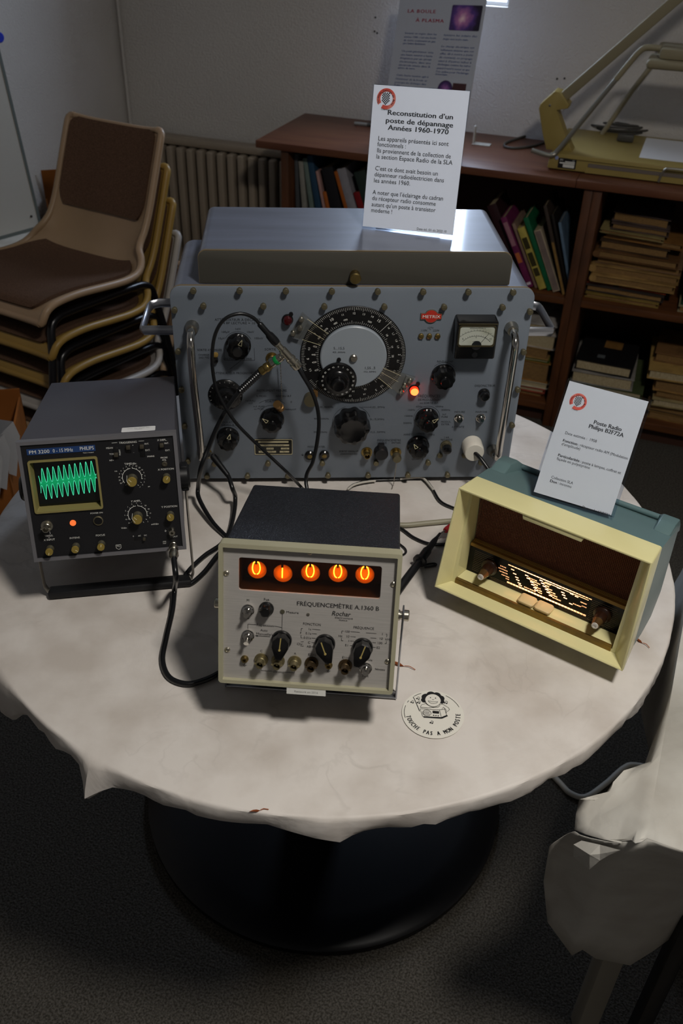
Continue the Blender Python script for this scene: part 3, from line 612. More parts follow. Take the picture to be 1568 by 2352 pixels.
def holder(name, label, loc, rot, w, h, foot=0.05, lip=0.004, cat='sign', group=None, box_=True):
    t = thing(name, label, cat, loc, rot, group)
    bm = new(); box(bm, -w / 2 - 0.001, w / 2 + 0.001, -0.0035, -0.0020, 0.0, h + 0.001); box(bm, -w / 2 - 0.001, w / 2 + 0.001, 0.0012, 0.0027, 0.0, h + 0.001)
    box(bm, -w / 2 - 0.001, w / 2 + 0.001, -0.002, 0.0012, 0.0, 0.0015); obj('acrylic_sleeve', bm, 'acrylic', t)
    bm = new(); box(bm, -w / 2, w / 2, -0.0012, -0.0002, 0.002, h); obj('paper', bm, mat('bright_paper', '#f4f4f8', 0.7), t)
    return t
# large notice on the signal generator
S1P = Pose((0.0863, 1.3619, 0.3977 + TZ + 0.0012), R_(-13.9), R_(-0.6), R_(-13.5))
sg = holder('notice_holder', 'tall white printed notice in a clear stand on top of the signal generator', S1P.loc, S1P.rot, 0.1395, 0.1991)
bm = new(); box(bm, -0.05, 0.05, 0.004, 0.005, 0.0, 0.15, M=Matrix.Rotation(R_(-14), 4, 'X')); obj('easel_back', bm, 'acrylic', sg)
zs = zoom(820, 180, 1568 / 280)
def s1(u, v): return S1P.at(*zs(u, v), yo=-0.0015)
bm = new()
for s, u, v, w in (('Reconstitution d’un', 810, 465, 828), ('poste de dépannage', 798, 567, 856), ('Années 1960-1970', 785, 658, 775)):
    x, z = s1(u, v); text_bm(bm, [(s, x, z, 0.0068, {'b': 0.035, 'w': w / 5.6 * 0.000647})], -0.0015)
for s, u, v, w in (('Les appareils présentés ici sont', 268, 768, 903), ('fonctionnels :', 260, 843, 370), ('Ils proviennent de la collection de', 252, 922, 950), ('la section Espace Radio de la SLA', 244, 1000, 983),
        ('C’est ce dont avait besoin un', 230, 1152, 815), ('dépanneur radioélectricien dans', 221, 1230, 905), ('les années 1960.', 213, 1308, 475), ('A noter que l’éclairage du cadran', 199, 1460, 925), ('du récepteur radio consomme', 191, 1535, 838), ('autant qu’un poste à transistor', 185, 1615, 845), ('moderne !', 178, 1690, 278)):
    x, z = s1(u, v); text_bm(bm, [(s, x, z, 0.0062, {'al': 'LEFT', 'w': w / 5.6 * 0.000650, 'b': 0.004})], -0.0015)
x, z = s1(768, 1915); text_bm(bm, [('Date éd. :01 du 2022 10', x, z - 0.002, 0.0036, {'al': 'LEFT', 'w': 388 / 5.6 * 0.00065})], -0.0015)
obj('lettering', bm, mat('notice_ink', '#2c2c2e', 0.7), sg, smooth=False)
x, z = s1(368, 268); logo(sg, x, z, 0.0148, -0.0015)
# notice on the radio
S2P = Pose((0.2948, 0.9474, 0.19 + TZ), R_(-33.157), 0, R_(-27.808))
# plasma panel on the counter
pp = thing('printed_panel', 'tall printed panel about a plasma ball leaning on the counter before the window', 'sign', (0.208, 3.0, CT + 0.001), (-0.3, R_(-3.9), R_(-33.3)))
PW, PH = 0.297, 0.455
PPP = Pose((0.208, 3.0, CT + 0.001), -0.3, R_(-3.9), R_(-33.3))
bm = new(); box(bm, -PW / 2, PW / 2, -0.001, 0.002, 0.0, PH); obj('paper', bm, mat('panel_paper', '#b9bcc6', 0.5), pp)
zp = zoom(860, 0, 1568 / 310)
def pq(u, v): return PPP.at(*zp(u, v), yo=-0.0015)
bm = new()
x, z = pq(545, 130); text_bm(bm, [('LA BOULE', x, z, 0.0095, {'b': 0.05, 'w': 0.098, 'sp': 1.2})], -0.0015)
x, z = pq(640, 238); text_bm(bm, [('À PLASMA', x, z, 0.0095, {'b': 0.05, 'w': 0.098, 'sp': 1.2})], -0.0015)
obj('title', bm, 'title_red', pp, smooth=False)
bm = new()
for i, (s, u0, u1, v) in enumerate((('Inventé en vogue dans les', 350, 722, 382), ('années 1980, c’est une boule', 342, 715, 425), ('de verre contenant un gaz', 334, 708, 465), ('qui s’anime facilement.', 326, 590, 500), ('Un petit générateur crée', 312, 682, 590), ('une haute tension à haute', 303, 672, 632), ('fréquence par un circuit', 296, 662, 672),
        ('électronique, dans une', 285, 652, 712), ('électrode située dans la', 276, 645, 752), ('sphère de verre.', 268, 470, 785), ('Cette haute tension agit à', 250, 622, 868), ('l’intérieur de la boule et', 242, 612, 912), ('provoque des décharges dans', 234, 603, 952), ('le gaz.', 226, 295, 982),
        ('lumière les éclairs des', 800, 1190, 405), ('doigts vers notre main.', 790, 1085, 450), ('Le champ électrique est', 772, 1160, 535), ('tellement intense que cet', 764, 1152, 578), ('effet, dû à contre a (celui', 756, 1143, 620), ('du courant), se propage', 746, 1134, 662), ('ainsi à d’autres tubes à', 737, 1124, 705), ('décharges comme les tubes', 728, 1114, 745), ('quand il tend à rester et que', 718, 1105, 788), ('l’on utilise pour l’éclairage', 710, 1096, 828), ('domestique.', 702, 845, 858))):
    x0, z0 = pq(u0, v); x1, z1 = pq(u1, v); text_bm(bm, [(s, x0, z0, 0.0052, {'al': 'LEFT', 'w': x1 - x0, 'b': 0.03, 'sh': 0.25, 'res': 1})], -0.0015)
obj('lettering', bm, 'text_blue', pp, smooth=False)
def mixm(name, stops, center, scale):
    m = bpy.data.materials.new(name); m.use_nodes = True; MATS[name] = m; nt = m.node_tree; b = nt.nodes['Principled BSDF']; b.inputs['Roughness'].default_value = 0.5
    tc = nt.nodes.new('ShaderNodeTexCoord'); mp = nt.nodes.new('ShaderNodeMapping'); mp.inputs['Location'].default_value = [-c / scale for c in center]; mp.inputs['Scale'].default_value = (1 / scale,) * 3
    gr = nt.nodes.new('ShaderNodeTexGradient'); gr.gradient_type = 'SPHERICAL'; nz_ = nt.nodes.new('ShaderNodeTexNoise'); nz_.inputs['Scale'].default_value = 3.5; nz_.inputs['Detail'].default_value = 4
    nt.links.new(tc.outputs['Object'], mp.inputs[0]); nt.links.new(mp.outputs[0], gr.inputs[0]); nt.links.new(mp.outputs[0], nz_.inputs[0])
    mu = nt.nodes.new('ShaderNodeMath'); mu.operation = 'MULTIPLY_ADD'; mu.inputs[1].default_value = 0.5; nt.links.new(nz_.outputs[0], mu.inputs[0])
    sb = nt.nodes.new('ShaderNodeMath'); sb.operation = 'SUBTRACT'; sb.inputs[1].default_value = 0.25; nt.links.new(mu.outputs[0], sb.inputs[0]); nt.links.new(gr.outputs['Fac'], mu.inputs[2])
    r = nt.nodes.new('ShaderNodeValToRGB'); els = r.color_ramp.elements
    while len(els) < len(stops): els.new(0.5)
    for e, (p, c) in zip(els, stops): e.position = p; e.color = lin(c)
    nt.links.new(sb.outputs[0], r.inputs[0]); nt.links.new(r.outputs[0], b.inputs['Base Color']); return m
ax, az = pq(860, 350); bx, bz = pq(1260, 65); cx, cz = (ax + bx) / 2, (az + bz) / 2
mixm('plasma_photo', [(0.0, '#12101a'), (0.3, '#2a1a3a'), (0.55, '#5a3a8a'), (0.8, '#c07ab0'), (1.0, '#ffd8e0')], (cx - 0.01, 0, cz), 0.075)
bm = new(); plate(bm, rpoly(min(ax, bx), max(ax, bx), min(az, bz), max(az, bz), 0.004), -0.0018, -0.0011); obj('photo', bm, 'plasma_photo', pp)
ax, az = pq(815, 1040); mixm('plasma_photo_small', [(0.0, '#241a30'), (0.4, '#4a2a6a'), (0.9, '#b070b8'), (1.0, '#e8b0d8')], (ax, 0, az), 0.03)
bm = new(); disc(bm, ax, az, 0.026, -0.0016); obj('photo', bm, 'plasma_photo_small', pp)
ax, az = pq(985, 1020); bm = new(); rect(bm, ax - 0.024, ax + 0.022, az - 0.012, az + 0.012, -0.0015); obj('hand_photo', bm, mat('hand_dark', '#4a2a2c', 0.6), pp)
bm = new(); box(bm, -0.1, 0.1, 0.004, 0.006, 0.0, 0.3, M=Matrix.Rotation(R_(-16), 4, 'X')); obj('easel_back', bm, 'acrylic', pp)
# clear bracket on the counter
br = thing('clear_bracket', 'clear plastic L-shaped bracket lying on the counter beside the notice', 'bracket', P(1105, 333, CT), (0, 0, RZ))
bm = new(); box(bm, -0.03, 0.03, -0.012, 0.022, 0.0, 0.003, 0.001); obj('base', bm, mat('frosted', '#b8b4aa', 0.4), br)
bm = new(); box(bm, -0.031, -0.026, 0.0, 0.022, 0.003, 0.055, 0.001); obj('upright', bm, 'frosted', br)
S2P = Pose((0.2955, 0.9487, 0.189 + TZ + 0.0028), R_(-35.133), R_(2.76), R_(-23.32))
sh = thing('notice_holder', 'small white card in a clear acrylic stand on top of the cream radio', 'sign', S2P.loc, S2P.rot)
w, h = 0.1084, 0.1553
bm = new(); box(bm, -w / 2, w / 2, 0, 0.0014, 0.0, h); box(bm, -w / 2, w / 2, 0.0075, 0.009, 0.0, h); box(bm, -w / 2, -w / 2 + 0.0014, 0.0014, 0.0075, 0, h); box(bm, w / 2 - 0.0014, w / 2, 0.0014, 0.0075, 0, h); box(bm, -w / 2, w / 2, 0.0014, 0.0075, 0, 0.0014)
obj('acrylic_sleeve', bm, 'acrylic', sh)
bm = new(); box(bm, -w / 2 + 0.003, w / 2 - 0.004, 0.0018, 0.0025, 0.002, h - 0.003); obj('paper', bm, mat('card_paper', '#cdcdcd', 0.75), sh)
bm = new(); box(bm, -0.04, 0.04, 0.009, 0.0104, 0.002, 0.05, M=Matrix.Rotation(R_(0), 4, 'X')); box(bm, -0.04, 0.04, 0.0, 0.05, 0.0, 0.0014, M=Matrix.Translation((0, 0.009, 0)) @ Matrix.Rotation(R_(35 - 7), 4, 'X')); obj('foot', bm, 'acrylic', sh)
zs2 = zoom(1190, 860, 1568 / 320)
def s2(u, v): return S2P.at(*zs2(u, v), yo=0.0016)
bm = new(); k = 0.000545 / 4.9
def tl(s, u0, v0, u1, v1, hh, b):
    x0, z0 = s2(u0, v0); x1, z1 = s2(u1, v1); text_bm(bm, [(s, x0, (z0 + z1) / 2, hh, {'al': 'LEFT', 'w': x1 - x0, 'b': b})], 0.0016)
tl('Poste Radio', 848, 535, 1158, 615, 0.0052, 0.04); tl('Philips B2F72A', 792, 580, 1182, 682, 0.0052, 0.04)
tl('Date estimée :  1958', 525, 655, 880, 750, 0.0036, 0.005)
tl('Fonction', 500, 742, 662, 780, 0.0036, 0.04); tl(': récepteur radio AM (Modulation', 675, 785, 1230, 945, 0.0036, 0.005); tl('d’amplitude)', 486, 780, 695, 835, 0.0036, 0.005)
tl('Particularités', 446, 905, 685, 970, 0.0036, 0.04); tl(': poste à lampes, coffret et', 700, 975, 1152, 1110, 0.0036, 0.005); tl('façade en polystyrène', 434, 945, 806, 1050, 0.0036, 0.005)
tl('Collection SLA', 370, 1152, 614, 1222, 0.0036, 0.005); tl('Don', 356, 1195, 430, 1215, 0.0036, 0.04); tl(': inconnu', 445, 1220, 595, 1262, 0.0036, 0.005); tl('Date ed : 10/2021', 718, 1492, 1022, 1580, 0.0036, 0.005)
obj('lettering', bm, 'notice_ink', sh, smooth=False)
x, z = s2(667, 310); logo(sh, x, z, 0.0115, 0.0017)

# ================================================================== SIGNAL GENERATOR
mat('gen_paint', '#717983', 0.42, spec=0.45, var=(3.5, '#69717b', 0.35, 0.7), bump=(420, 0.12, 0.0008))
mat('gen_case', '#636a7c', 0.45, spec=0.7, var=(5, '#545a6a', 0.3, 0.7), stretch=(1, 6, 1), coat=0.75)
mat('lid_front', '#44423c', 0.5, spec=0.4, bump=(300, 0.1, 0.0006)); mat('worn_edge', '#8a7a60', 0.4, 0.5)
mat('gen_ink', '#26282c', 0.7); mat('dial_black', '#0b0b0d', 0.4); mat('dial_grey', '#8d959d', 0.38, spec=0.45)
GP = Pose((0.0086, 1.2633, 0.0118 + TZ), 0, 0, 0.0681)
G = thing('signal_generator', 'large blue grey signal generator with a round black dial at the table back', 'test instrument', GP.loc, GP.rot)
GW, GH, GD = 0.27, 0.3358, 0.198
def gz(zm, u, v, yo=0.0): return GP.at(*zm(u, v), yo=yo)
bm = new(); plate(bm, rpoly(-GW, GW, 0, GH, (0.004, 0.004, 0.016, 0.016)), 0.0, 0.004, 0.0008); obj('front_panel', bm, 'gen_paint', G)
bm = new(); plate(bm, rpoly(-GW + 0.001, GW - 0.001, 0.001, GH - 0.0005, (0.004, 0.004, 0.020, 0.020), 7), 0.0042, GD, 0); obj('case', bm, 'gen_case', G)
bm = new(); plate(bm, rpoly(-GW - 0.0004, GW + 0.0004, -0.001, GH + 0.001, (0.005, 0.005, 0.018, 0.018), 7), 0.0035, 0.0065, 0.0005); obj('panel_edge', bm, 'worn_edge', G)
for x in (-0.22, 0.22):
    for y in (0.03, 0.17):
        bm = new(); lathe(bm, [(0.012, 0), (0.012, 0.0116), (0, 0.0116)], 16, 'z', (x, y, -0.0115)); obj('foot', bm, 'black_rubber', G)
# lid
LY0, LY1 = 0.0109, 0.2070
bm = new(); plate(bm, rpoly(-0.2262, 0.2310, GH + 0.0005, 0.3862, (0.002, 0.002, 0.014, 0.012), 6), LY0 + 0.0015, LY1, 0.0); lid = obj('lid', bm, 'gen_case', G)
bm = new(); plate(bm, rpoly(-0.2264, 0.2312, GH + 0.0008, 0.3850, (0.002, 0.002, 0.013, 0.011), 6), LY0, LY0 + 0.002, 0.001); obj('lid_front', bm, 'lid_front', lid)
bm = new(); frame(bm, rpoly(-0.2267, 0.2315, GH + 0.0006, 0.3866, (0.002, 0.002, 0.014, 0.012), 6), rpoly(-0.2255, 0.2303, GH + 0.0015, 0.3853, (0.002, 0.002, 0.013, 0.011), 6), LY0 + 0.0006, LY0 + 0.004); obj('worn_rim', bm, 'worn_edge', lid)
bm = new(); lathe(bm, [(0.0075, 0), (0.0075, 0.006), (0.0065, 0.010), (0.008, 0.011), (0.0085, 0.016), (0.007, 0.018), (0, 0.0185)], 20, '-y', (0.0005, LY0, 0.351)); obj('lid_knob', bm, 'brass', lid)
# screws, all alike
bm = new(); lathe(bm, [(0.0034, 0.0), (0.0034, 0.005), (0.0048, 0.0052), (0.0048, 0.0085), (0.004, 0.0095), (0, 0.0098)], 10, '-y'); box(bm, -0.0035, 0.0035, -0.0100, -0.0094, -0.0004, 0.0004)
scr = obj('screw', bm, 'screw_brass', G, (-0.2345, 0, 0.3318))
for x in (-0.1677, -0.1007, -0.0336, 0.0336, 0.1007, 0.1677, 0.2345): copy(scr, G, (x, 0, 0.3322))
for x in (-0.2345, -0.1677, -0.1007, -0.0336, 0.0336, 0.1007, 0.1677): copy(scr, G, (x, 0, 0.0086))
for x in (-0.2215, -0.134, -0.0443, 0.0447, 0.1339, 0.2218): copy(scr, G, (x, 0, 0.3085))
for x in (-0.221, -0.1332, -0.0435, 0.0458, 0.1328, 0.2216): copy(scr, G, (x, 0, 0.0332))
for z in (0.3018, 0.2354, 0.1701, 0.1049): copy(scr, G, (-0.264, 0, z)); copy(scr, G, (0.2644, 0, z))
copy(scr, G, (-0.264, 0, 0.0382)); copy(scr, G, (0.1517, 0.003, 0.0459)); copy(scr, G, (0.1928, 0.003, 0.0457))
# chrome front handles
for sx, xt, xb in ((-1, -0.2407, -0.2376), (1, 0.2411, 0.2404)):
    bm = new(); tube(bm, spline([(xt, 0, 0.2735), (xt, -0.014, 0.2735), (xt, -0.026, 0.272), (xt, -0.035, 0.265), (xt, -0.038, 0.252), (xt, -0.038, 0.20), (xb, -0.038, 0.10), (xb, -0.038, 0.075), (xb, -0.035, 0.064), (xb, -0.026, 0.056), (xb, -0.014, 0.0545), (xb, 0, 0.0545)], 5), 0.0058, 14)
    hd = obj('front_handle', bm, 'chrome', G)
    for x, z in ((xt, 0.2735), (xb, 0.0545)):
        bm = new(); lathe(bm, [(0.0105, 0), (0.0105, 0.004), (0.0085, 0.009), (0.0085, 0.013), (0, 0.013)], 20, '-y', (x, 0, z)); obj('collar', bm, 'steel', hd)
# side carrying handles
mat('alu', '#a8aab0', 0.28, 0.9)
for sx in (-1, 1):
    bm = new(); x0 = sx * 0.269; x1 = sx * 0.3265
    tube(bm, [(x0, 0.055, 0.242), (x1 - sx * 0.016, 0.055, 0.242), (x1 - sx * 0.004, 0.058, 0.240), (x1, 0.066, 0.238), (x1, 0.150, 0.238), (x1 - sx * 0.004, 0.158, 0.240), (x1 - sx * 0.016, 0.161, 0.242), (x0, 0.161, 0.242)], 0.007, 10, flat=(0.6, 1.1))
    hd = obj('side_handle', bm, 'alu', G)
# knobs
def pointer(parent, L_, y):
    bm = new(); stroke(bm, [(-0.0026, 0.004), (0, L_), (0.0026, 0.004), (-0.0026, 0.004)], 0.0007, y); return obj('pointer', bm, 'cream_ink', parent, smooth=False)
def gknob(x, z, ang, r=0.0194, h=0.021, ptr=True):
    bm = new(); lathe(bm, [(r, 0), (r, 0.005), (r * 0.93, 0.007), (r * 0.92, 0.007), (r * 0.90, h - 0.004), (r * 0.84, h - 0.001), (r * 0.5, h), (0, h - 0.0005)], 64, '-y', lobes=9, amp=0.09, lz=(0.0065, h))
    lathe(bm, [(r * 0.42, h - 0.001), (r * 0.40, h + 0.006), (r * 0.34, h + 0.008), (0, h + 0.008)], 24, '-y')
    k = obj('knob', bm, 'bakelite', G, (x, 0, z), (0, ang, 0))
    if ptr:
        bm = new(); stroke(bm, [(-0.0028, r * 0.48), (0, r * 1.0 * 0.98), (0.0028, r * 0.48), (-0.0028, r * 0.48)], 0.0008, -h + 0.0008)
        for v in bm.verts: v.co.y = -(h + 0.0004)
        obj('pointer', bm, 'cream_ink', k, smooth=False)
    return k
gknob(-0.1735, 0.2440, R_(22)); gknob(-0.1965, 0.0815, R_(16), 0.0184); gknob(-0.1248, 0.1155, R_(-52), 0.0192)
gknob(0.1440, 0.1930, 0, 0.0190, 0.021, False); gknob(0.1245, 0.1155, R_(55), 0.0190); gknob(0.1140, 0.0640, R_(-34), 0.0184)
# attenuator dial knob with figured flange
bm = new(); lathe(bm, [(0.0268, 0), (0.0268, 0.002), (0.022, 0.006), (0.0175, 0.007), (0.016, 0.018), (0.013, 0.020), (0.0085, 0.020), (0.0075, 0.027), (0.006, 0.028), (0, 0.028)], 40, '-y'); dk = obj('dial_knob', bm, 'bakelite', G, (-0.1968, 0, 0.1588))
bm = new()
for i in range(20):
    a = R_(i * 18); stroke(bm, [(0.0225 * math.cos(a), 0.0225 * math.sin(a)), (0.025 * math.cos(a), 0.025 * math.sin(a))], 0.0007, -0.0052)
obj('graduation', bm, 'grey_ink', dk, smooth=False)
# range knob, large with scallops
bm = new(); lathe(bm, [(0.0295, 0), (0.0298, 0.018), (0.0275, 0.026), (0.021, 0.029), (0.018, 0.0285), (0.013, 0.027), (0, 0.027)], 72, '-y', lobes=9, amp=0.10, lz=(0.0, 0.0265)); rk = obj('range_knob', bm, 'bakelite', G, (0.0029, 0, 0.1075))
bm = new(); ball(bm, (-0.023, -0.022, -0.004), 0.0012); obj('pointer', bm, 'white_ink', rk)
# main dial
DX, DZ = 0.0016, 0.2266
bm = new(); lathe(bm, [(0.081, 0), (0.081, 0.002), (0.0805, 0.0025), (0, 0.0025)], 96, '-y'); dr = obj('dial_ring', bm, 'dial_black', G, (DX, 0, DZ))
bm = new()
for i in range(180):
    a = R_(i * 2 + 0.5); L_ = 0.0042 if i % 5 else 0.0062
    if R_(200) < a < R_(212): continue
    stroke(bm, [(0.0797 * math.cos(a), 0.0797 * math.sin(a)), ((0.0797 - L_) * math.cos(a), (0.0797 - L_) * math.sin(a))], 0.00038, -0.0027)
for i in range(110):
    a = R_(i * 3.2 - 50); L_ = 0.003 if i % 5 else 0.005
    stroke(bm, [(0.0535 * math.cos(a), 0.0535 * math.sin(a)), ((0.0535 + L_) * math.cos(a), (0.0535 + L_) * math.sin(a))], 0.00038, -0.0027)
stroke(bm, [(0.054 * math.cos(R_(46)), 0.054 * math.sin(R_(46))), (0.08 * math.cos(R_(46)), 0.08 * math.sin(R_(46)))], 0.0005, -0.0027)
for s, deg, r, hh in (('15', 58, 0.0690, 0.0045), ('14', 68, 0.0700, 0.0032), ('13', 79, 0.0700, 0.0032), ('12', 91, 0.0700, 0.0032), ('11', 105, 0.0700, 0.0032), ('10', 120, 0.0690, 0.0045), ('9', 135, 0.0700, 0.0032), ('8', 148, 0.0700, 0.0032), ('4,5', 170, 0.0690, 0.003), ('6', 184, 0.0700, 0.0042), ('5,5', 200, 0.0700, 0.003), ('5', 218, 0.0700, 0.0036), ('4', 240, 0.0690, 0.0042), ('3,5', 252, 0.0700, 0.003), ('13', 268, 0.0690, 0.003), ('14', 287, 0.0690, 0.003), ('3', 303, 0.0700, 0.0036), ('2,5', 312, 0.0700, 0.003), ('2,3', -22, 0.0700, 0.0028), ('2,1', -7, 0.0700, 0.0028), ('2', 2, 0.0710, 0.0036), ('1,9', 13, 0.0700, 0.0028), ('1,8', 22, 0.0700, 0.0028), ('1,7', 32, 0.0700, 0.0028), ('16', 42, 0.0700, 0.0028)):
    a = R_(deg); text_bm(bm, [(s, r * math.cos(a), r * math.sin(a), hh, {'rot': a - math.pi / 2, 'b': 0.01})], -0.0027)
for s, deg in (('500', 68), ('490', 103), ('480', 118), ('470', 134), ('460', 150), ('450', 165), ('440', 178), ('430', 190), ('420', 203), ('410', 216), ('19', 15), ('20', 0), ('18', 35), ('15', 290), ('14', 272)):
    a = R_(deg); text_bm(bm, [(s, 0.0610 * math.cos(a), 0.0610 * math.sin(a), 0.003, {'rot': a - math.pi / 2 if deg < 90 or deg > 250 else a + (math.pi if 150 < deg < 230 else -math.pi / 2), 'b': 0.01})], -0.0027)
obj('graduation', bm, 'white_ink', dr, smooth=False)
bm = new(); lathe(bm, [(0.0512, 0.0025), (0.0512, 0.007), (0.0495, 0.0085), (0, 0.0085)], 72, '-y'); dd = obj('dial_disc', bm, 'dial_grey', dr)
bm = new(); text_bm(bm, [('5...15,5', -0.0225, 0.016, 0.0042), ('400...500kHz', -0.0225, 0.0095, 0.0026), ('1,55...5', 0.026, -0.017, 0.0042), ('15,5...50MHz', 0.026, -0.0235, 0.0026)], -0.0088); obj('lettering', bm, 'gen_ink', dd, smooth=False)
bm = new(); lathe(bm, [(0.006, 0.0085), (0.006, 0.0115), (0.0045, 0.013), (0, 0.013)], 18, '-y'); box(bm, -0.0045, 0.0045, -0.0135, -0.0128, -0.0005, 0.0005); obj('centre_screw', bm, 'steel', dd)
# vernier
VX, VZ = -0.0217, 0.1905
bm = new(); lathe(bm, [(0.0290, 0.009), (0.0294, 0.012), (0.0275, 0.0145), (0.019, 0.0155), (0.016, 0.017), (0.014, 0.021), (0.0105, 0.022), (0.010, 0.032), (0.0085, 0.034), (0, 0.033)], 48, '-y'); vk = obj('vernier_knob', bm, 'bakelite', G, (VX, 0, VZ))
bm = new()
for i in range(20):
    a = R_(90 - i * 18); text_bm(bm, [(str(i * 5), 0.0243 * math.cos(a), 0.0243 * math.sin(a), 0.0026, {'rot': a - math.pi / 2})], -0.0152)
obj('graduation', bm, 'white_ink', vk, smooth=False)
bm = new(); lathe(bm, [(0.0032, 0.008), (0.0032, 0.011), (0, 0.0115)], 12, '-y'); obj('index_pin', bm, 'dial_black', G, (VX + 0.001, 0, VZ + 0.0335))
# clear cursors over the dial, each with its mount
def cursor(zm, poly, hair, scs, mount):
    bm = new(); plate(bm, [gz(zm, *p, yo=-0.008) for p in poly], -0.0085, -0.0065); c_ = obj('cursor', bm, 'cursor_glass', G)
    bm = new()
    for a, b in hair: stroke(bm, [gz(zm, *a, yo=-0.0088), gz(zm, *b, yo=-0.0088)], 0.00055, -0.0088)
    obj('hairline', bm, 'cream_ink', c_, smooth=False)
    bm = new(); plate(bm, [gz(zm, *p) for p in mount], -0.0063, 0.0, 0.0005); obj('mount', bm, 'gen_paint', c_)
    for p in scs:
        x, z = gz(zm, *p, yo=-0.01); bm = new(); lathe(bm, [(0.004, 0.006), (0.004, 0.011), (0.003, 0.0125), (0, 0.0128)], 12, '-y', (x, 0, z)); obj('screw', bm, 'nickel', c_)
cursor(Z1, [(1010, 470), (1118, 275), (1330, 450), (1268, 545), (1118, 498)], [((1165, 420), (1298, 500)), ((1118, 498), (1268, 545)), ((1160, 330), (1330, 452))], [(1110, 338), (1100, 408), (1043, 450)], [(1030, 470), (1120, 300), (1165, 335), (1090, 490)])
cursor(Z2, [(270, 698), (525, 768), (410, 915), (234, 775)], [((258, 735), (390, 808)), ((234, 775), (340, 862)), ((270, 698), (410, 760))], [(440, 838), (483, 803), (415, 885)], [(400, 880), (450, 750), (520, 775), (415, 905)])
# pilot lamps
mat('red_glass', '#3a0609', 0.15, spec=0.6); emit('lamp_orange', '#ff7a3a', 3.2); emit('lamp_red', '#ff1a0a', 7.0)
bm = new(); lathe(bm, [(0.0085, 0), (0.0085, 0.002), (0.0072, 0.0025), (0, 0.0025)], 20, '-y'); pb = obj('pilot_lamp', bm, 'bakelite', G, (-0.0985, 0, 0.2855)); bm = new(); lathe(bm, [(0.0068, 0.0025), (0.0068, 0.007), (0.005, 0.010), (0, 0.0112)], 20, '-y'); obj('lens', bm, 'red_glass', pb)
pb2 = copy(pb, G, (0.1000, 0, 0.1675)); pb2.children[0].data = pb2.children[0].data.copy(); pb2.children[0].data.materials[0] = MATS['lamp_red']
bm = new(); lathe(bm, [(0.0062, 0.0085), (0.0052, 0.0108), (0.003, 0.0122), (0, 0.0125)], 20, '-y'); obj('filament_glow', bm, 'lamp_orange', pb2)
bm = new(); lathe(bm, [(0.0032, 0), (0.0032, 0.003), (0, 0.003)], 12, '-y'); hs = obj('hole_plug', bm, 'dial_black', G, (-0.0933, 0, 0.2944)); copy(hs, G, (0.1053, 0, 0.1782))
# meter
bm = new(); plate(bm, rpoly(0.1530, 0.2150, 0.2330, 0.2945, 0.003), -0.026, 0.0, 0.002); mt = obj('meter', bm, 'bakelite', G)
ga, gb = (0.1572, 0.2560), (0.2108, 0.2875)
bm = new(); plate(bm, rpoly(ga[0], gb[0], ga[1], gb[1], (0.002, 0.002, 0.007, 0.007)), -0.0264, -0.0255); obj('scale_plate', bm, mat('scale_cream', '#c9c6ba', 0.55, var=(30, '#a8a48c', 0.5, 0.8)), mt)
bm = new(); frame(bm, rpoly(ga[0] - 0.0012, gb[0] + 0.0012, ga[1] - 0.0012, gb[1] + 0.0012, 0.004), rpoly(ga[0] + 0.0006, gb[0] - 0.0006, ga[1] + 0.0006, gb[1] - 0.0006, 0.004), -0.0275, -0.0255); box(bm, 0.1545, 0.2135, -0.0275, -0.026, 0.2900, 0.2915); box(bm, 0.158, 0.21, -0.0275, -0.026, 0.2541, 0.2552); obj('glass_frame', bm, mat('tarnish', '#5a523c', 0.4, 0.7), mt)
bm = new(); mx_, mz_ = 0.184, 0.246
for r_ in (0.036, 0.027):
    pts = [(mx_ + r_ * math.cos(R_(a)), mz_ + r_ * 0.95 * math.sin(R_(a))) for a in range(40, 141, 5)]; stroke(bm, pts, 0.0004, -0.0266)
    for a in range(42, 140, 7): stroke(bm, [(mx_ + r_ * math.cos(R_(a)), mz_ + r_ * 0.95 * math.sin(R_(a))), (mx_ + (r_ + 0.0022) * math.cos(R_(a)), mz_ + (r_ + 0.0022) * 0.95 * math.sin(R_(a)))], 0.0004, -0.0266)
stroke(bm, [(0.189, 0.2575), (0.2015, 0.2755)], 0.0006, -0.0268); text_bm(bm, [('METRIX', 0.184, 0.2625, 0.0022), ('0', 0.163, 0.267, 0.0025), ('5', 0.183, 0.2695, 0.0025), ('10', 0.205, 0.267, 0.0025), ('MODULATION %', 0.184, 0.284, 0.0022)], -0.0266)
disc(bm, 0.185, 0.2562, 0.0075, -0.0267, 20); obj('scale_marks', bm, 'black_ink', mt, smooth=False)
bm = new(); plate(bm, rpoly(ga[0], gb[0], ga[1], gb[1], 0.003), -0.0274, -0.0270); obj('glass', bm, 'clear_glass', mt)
bm = new(); lathe(bm, [(0.0042, 0.026), (0.0042, 0.0272), (0, 0.0272)], 16, '-y', (0.184, 0, 0.2405)); obj('zero_adjuster', bm, 'black_plastic', mt)
# maker's badge
bm = new(); lathe(bm, [(0.0155, 0), (0.0155, 0.0022), (0, 0.0022)], 40, '-y'); box(bm, -0.0235, 0.0235, -0.0023, 0, -0.0072, 0.0072)
bd = obj('badge', bm, 'steel', G, (0.1167, 0, 0.2920)); bd.scale = (0.68, 1, 0.68); bm = new(); lathe(bm, [(0.0142, 0.0022), (0.0142, 0.0026), (0, 0.0026)], 40, '-y'); box(bm, -0.0222, 0.0222, -0.0028, -0.002, -0.0060, 0.0060); obj('enamel', bm, mat('enamel_red', '#b02c22', 0.25, spec=0.6), bd)
bm = new(); text_bm(bm, [('METRIX', 0, 0, 0.0068, {'w': 0.039, 'b': 0.01})], -0.0031); obj('lettering', bm, 'white_ink', bd, smooth=False)
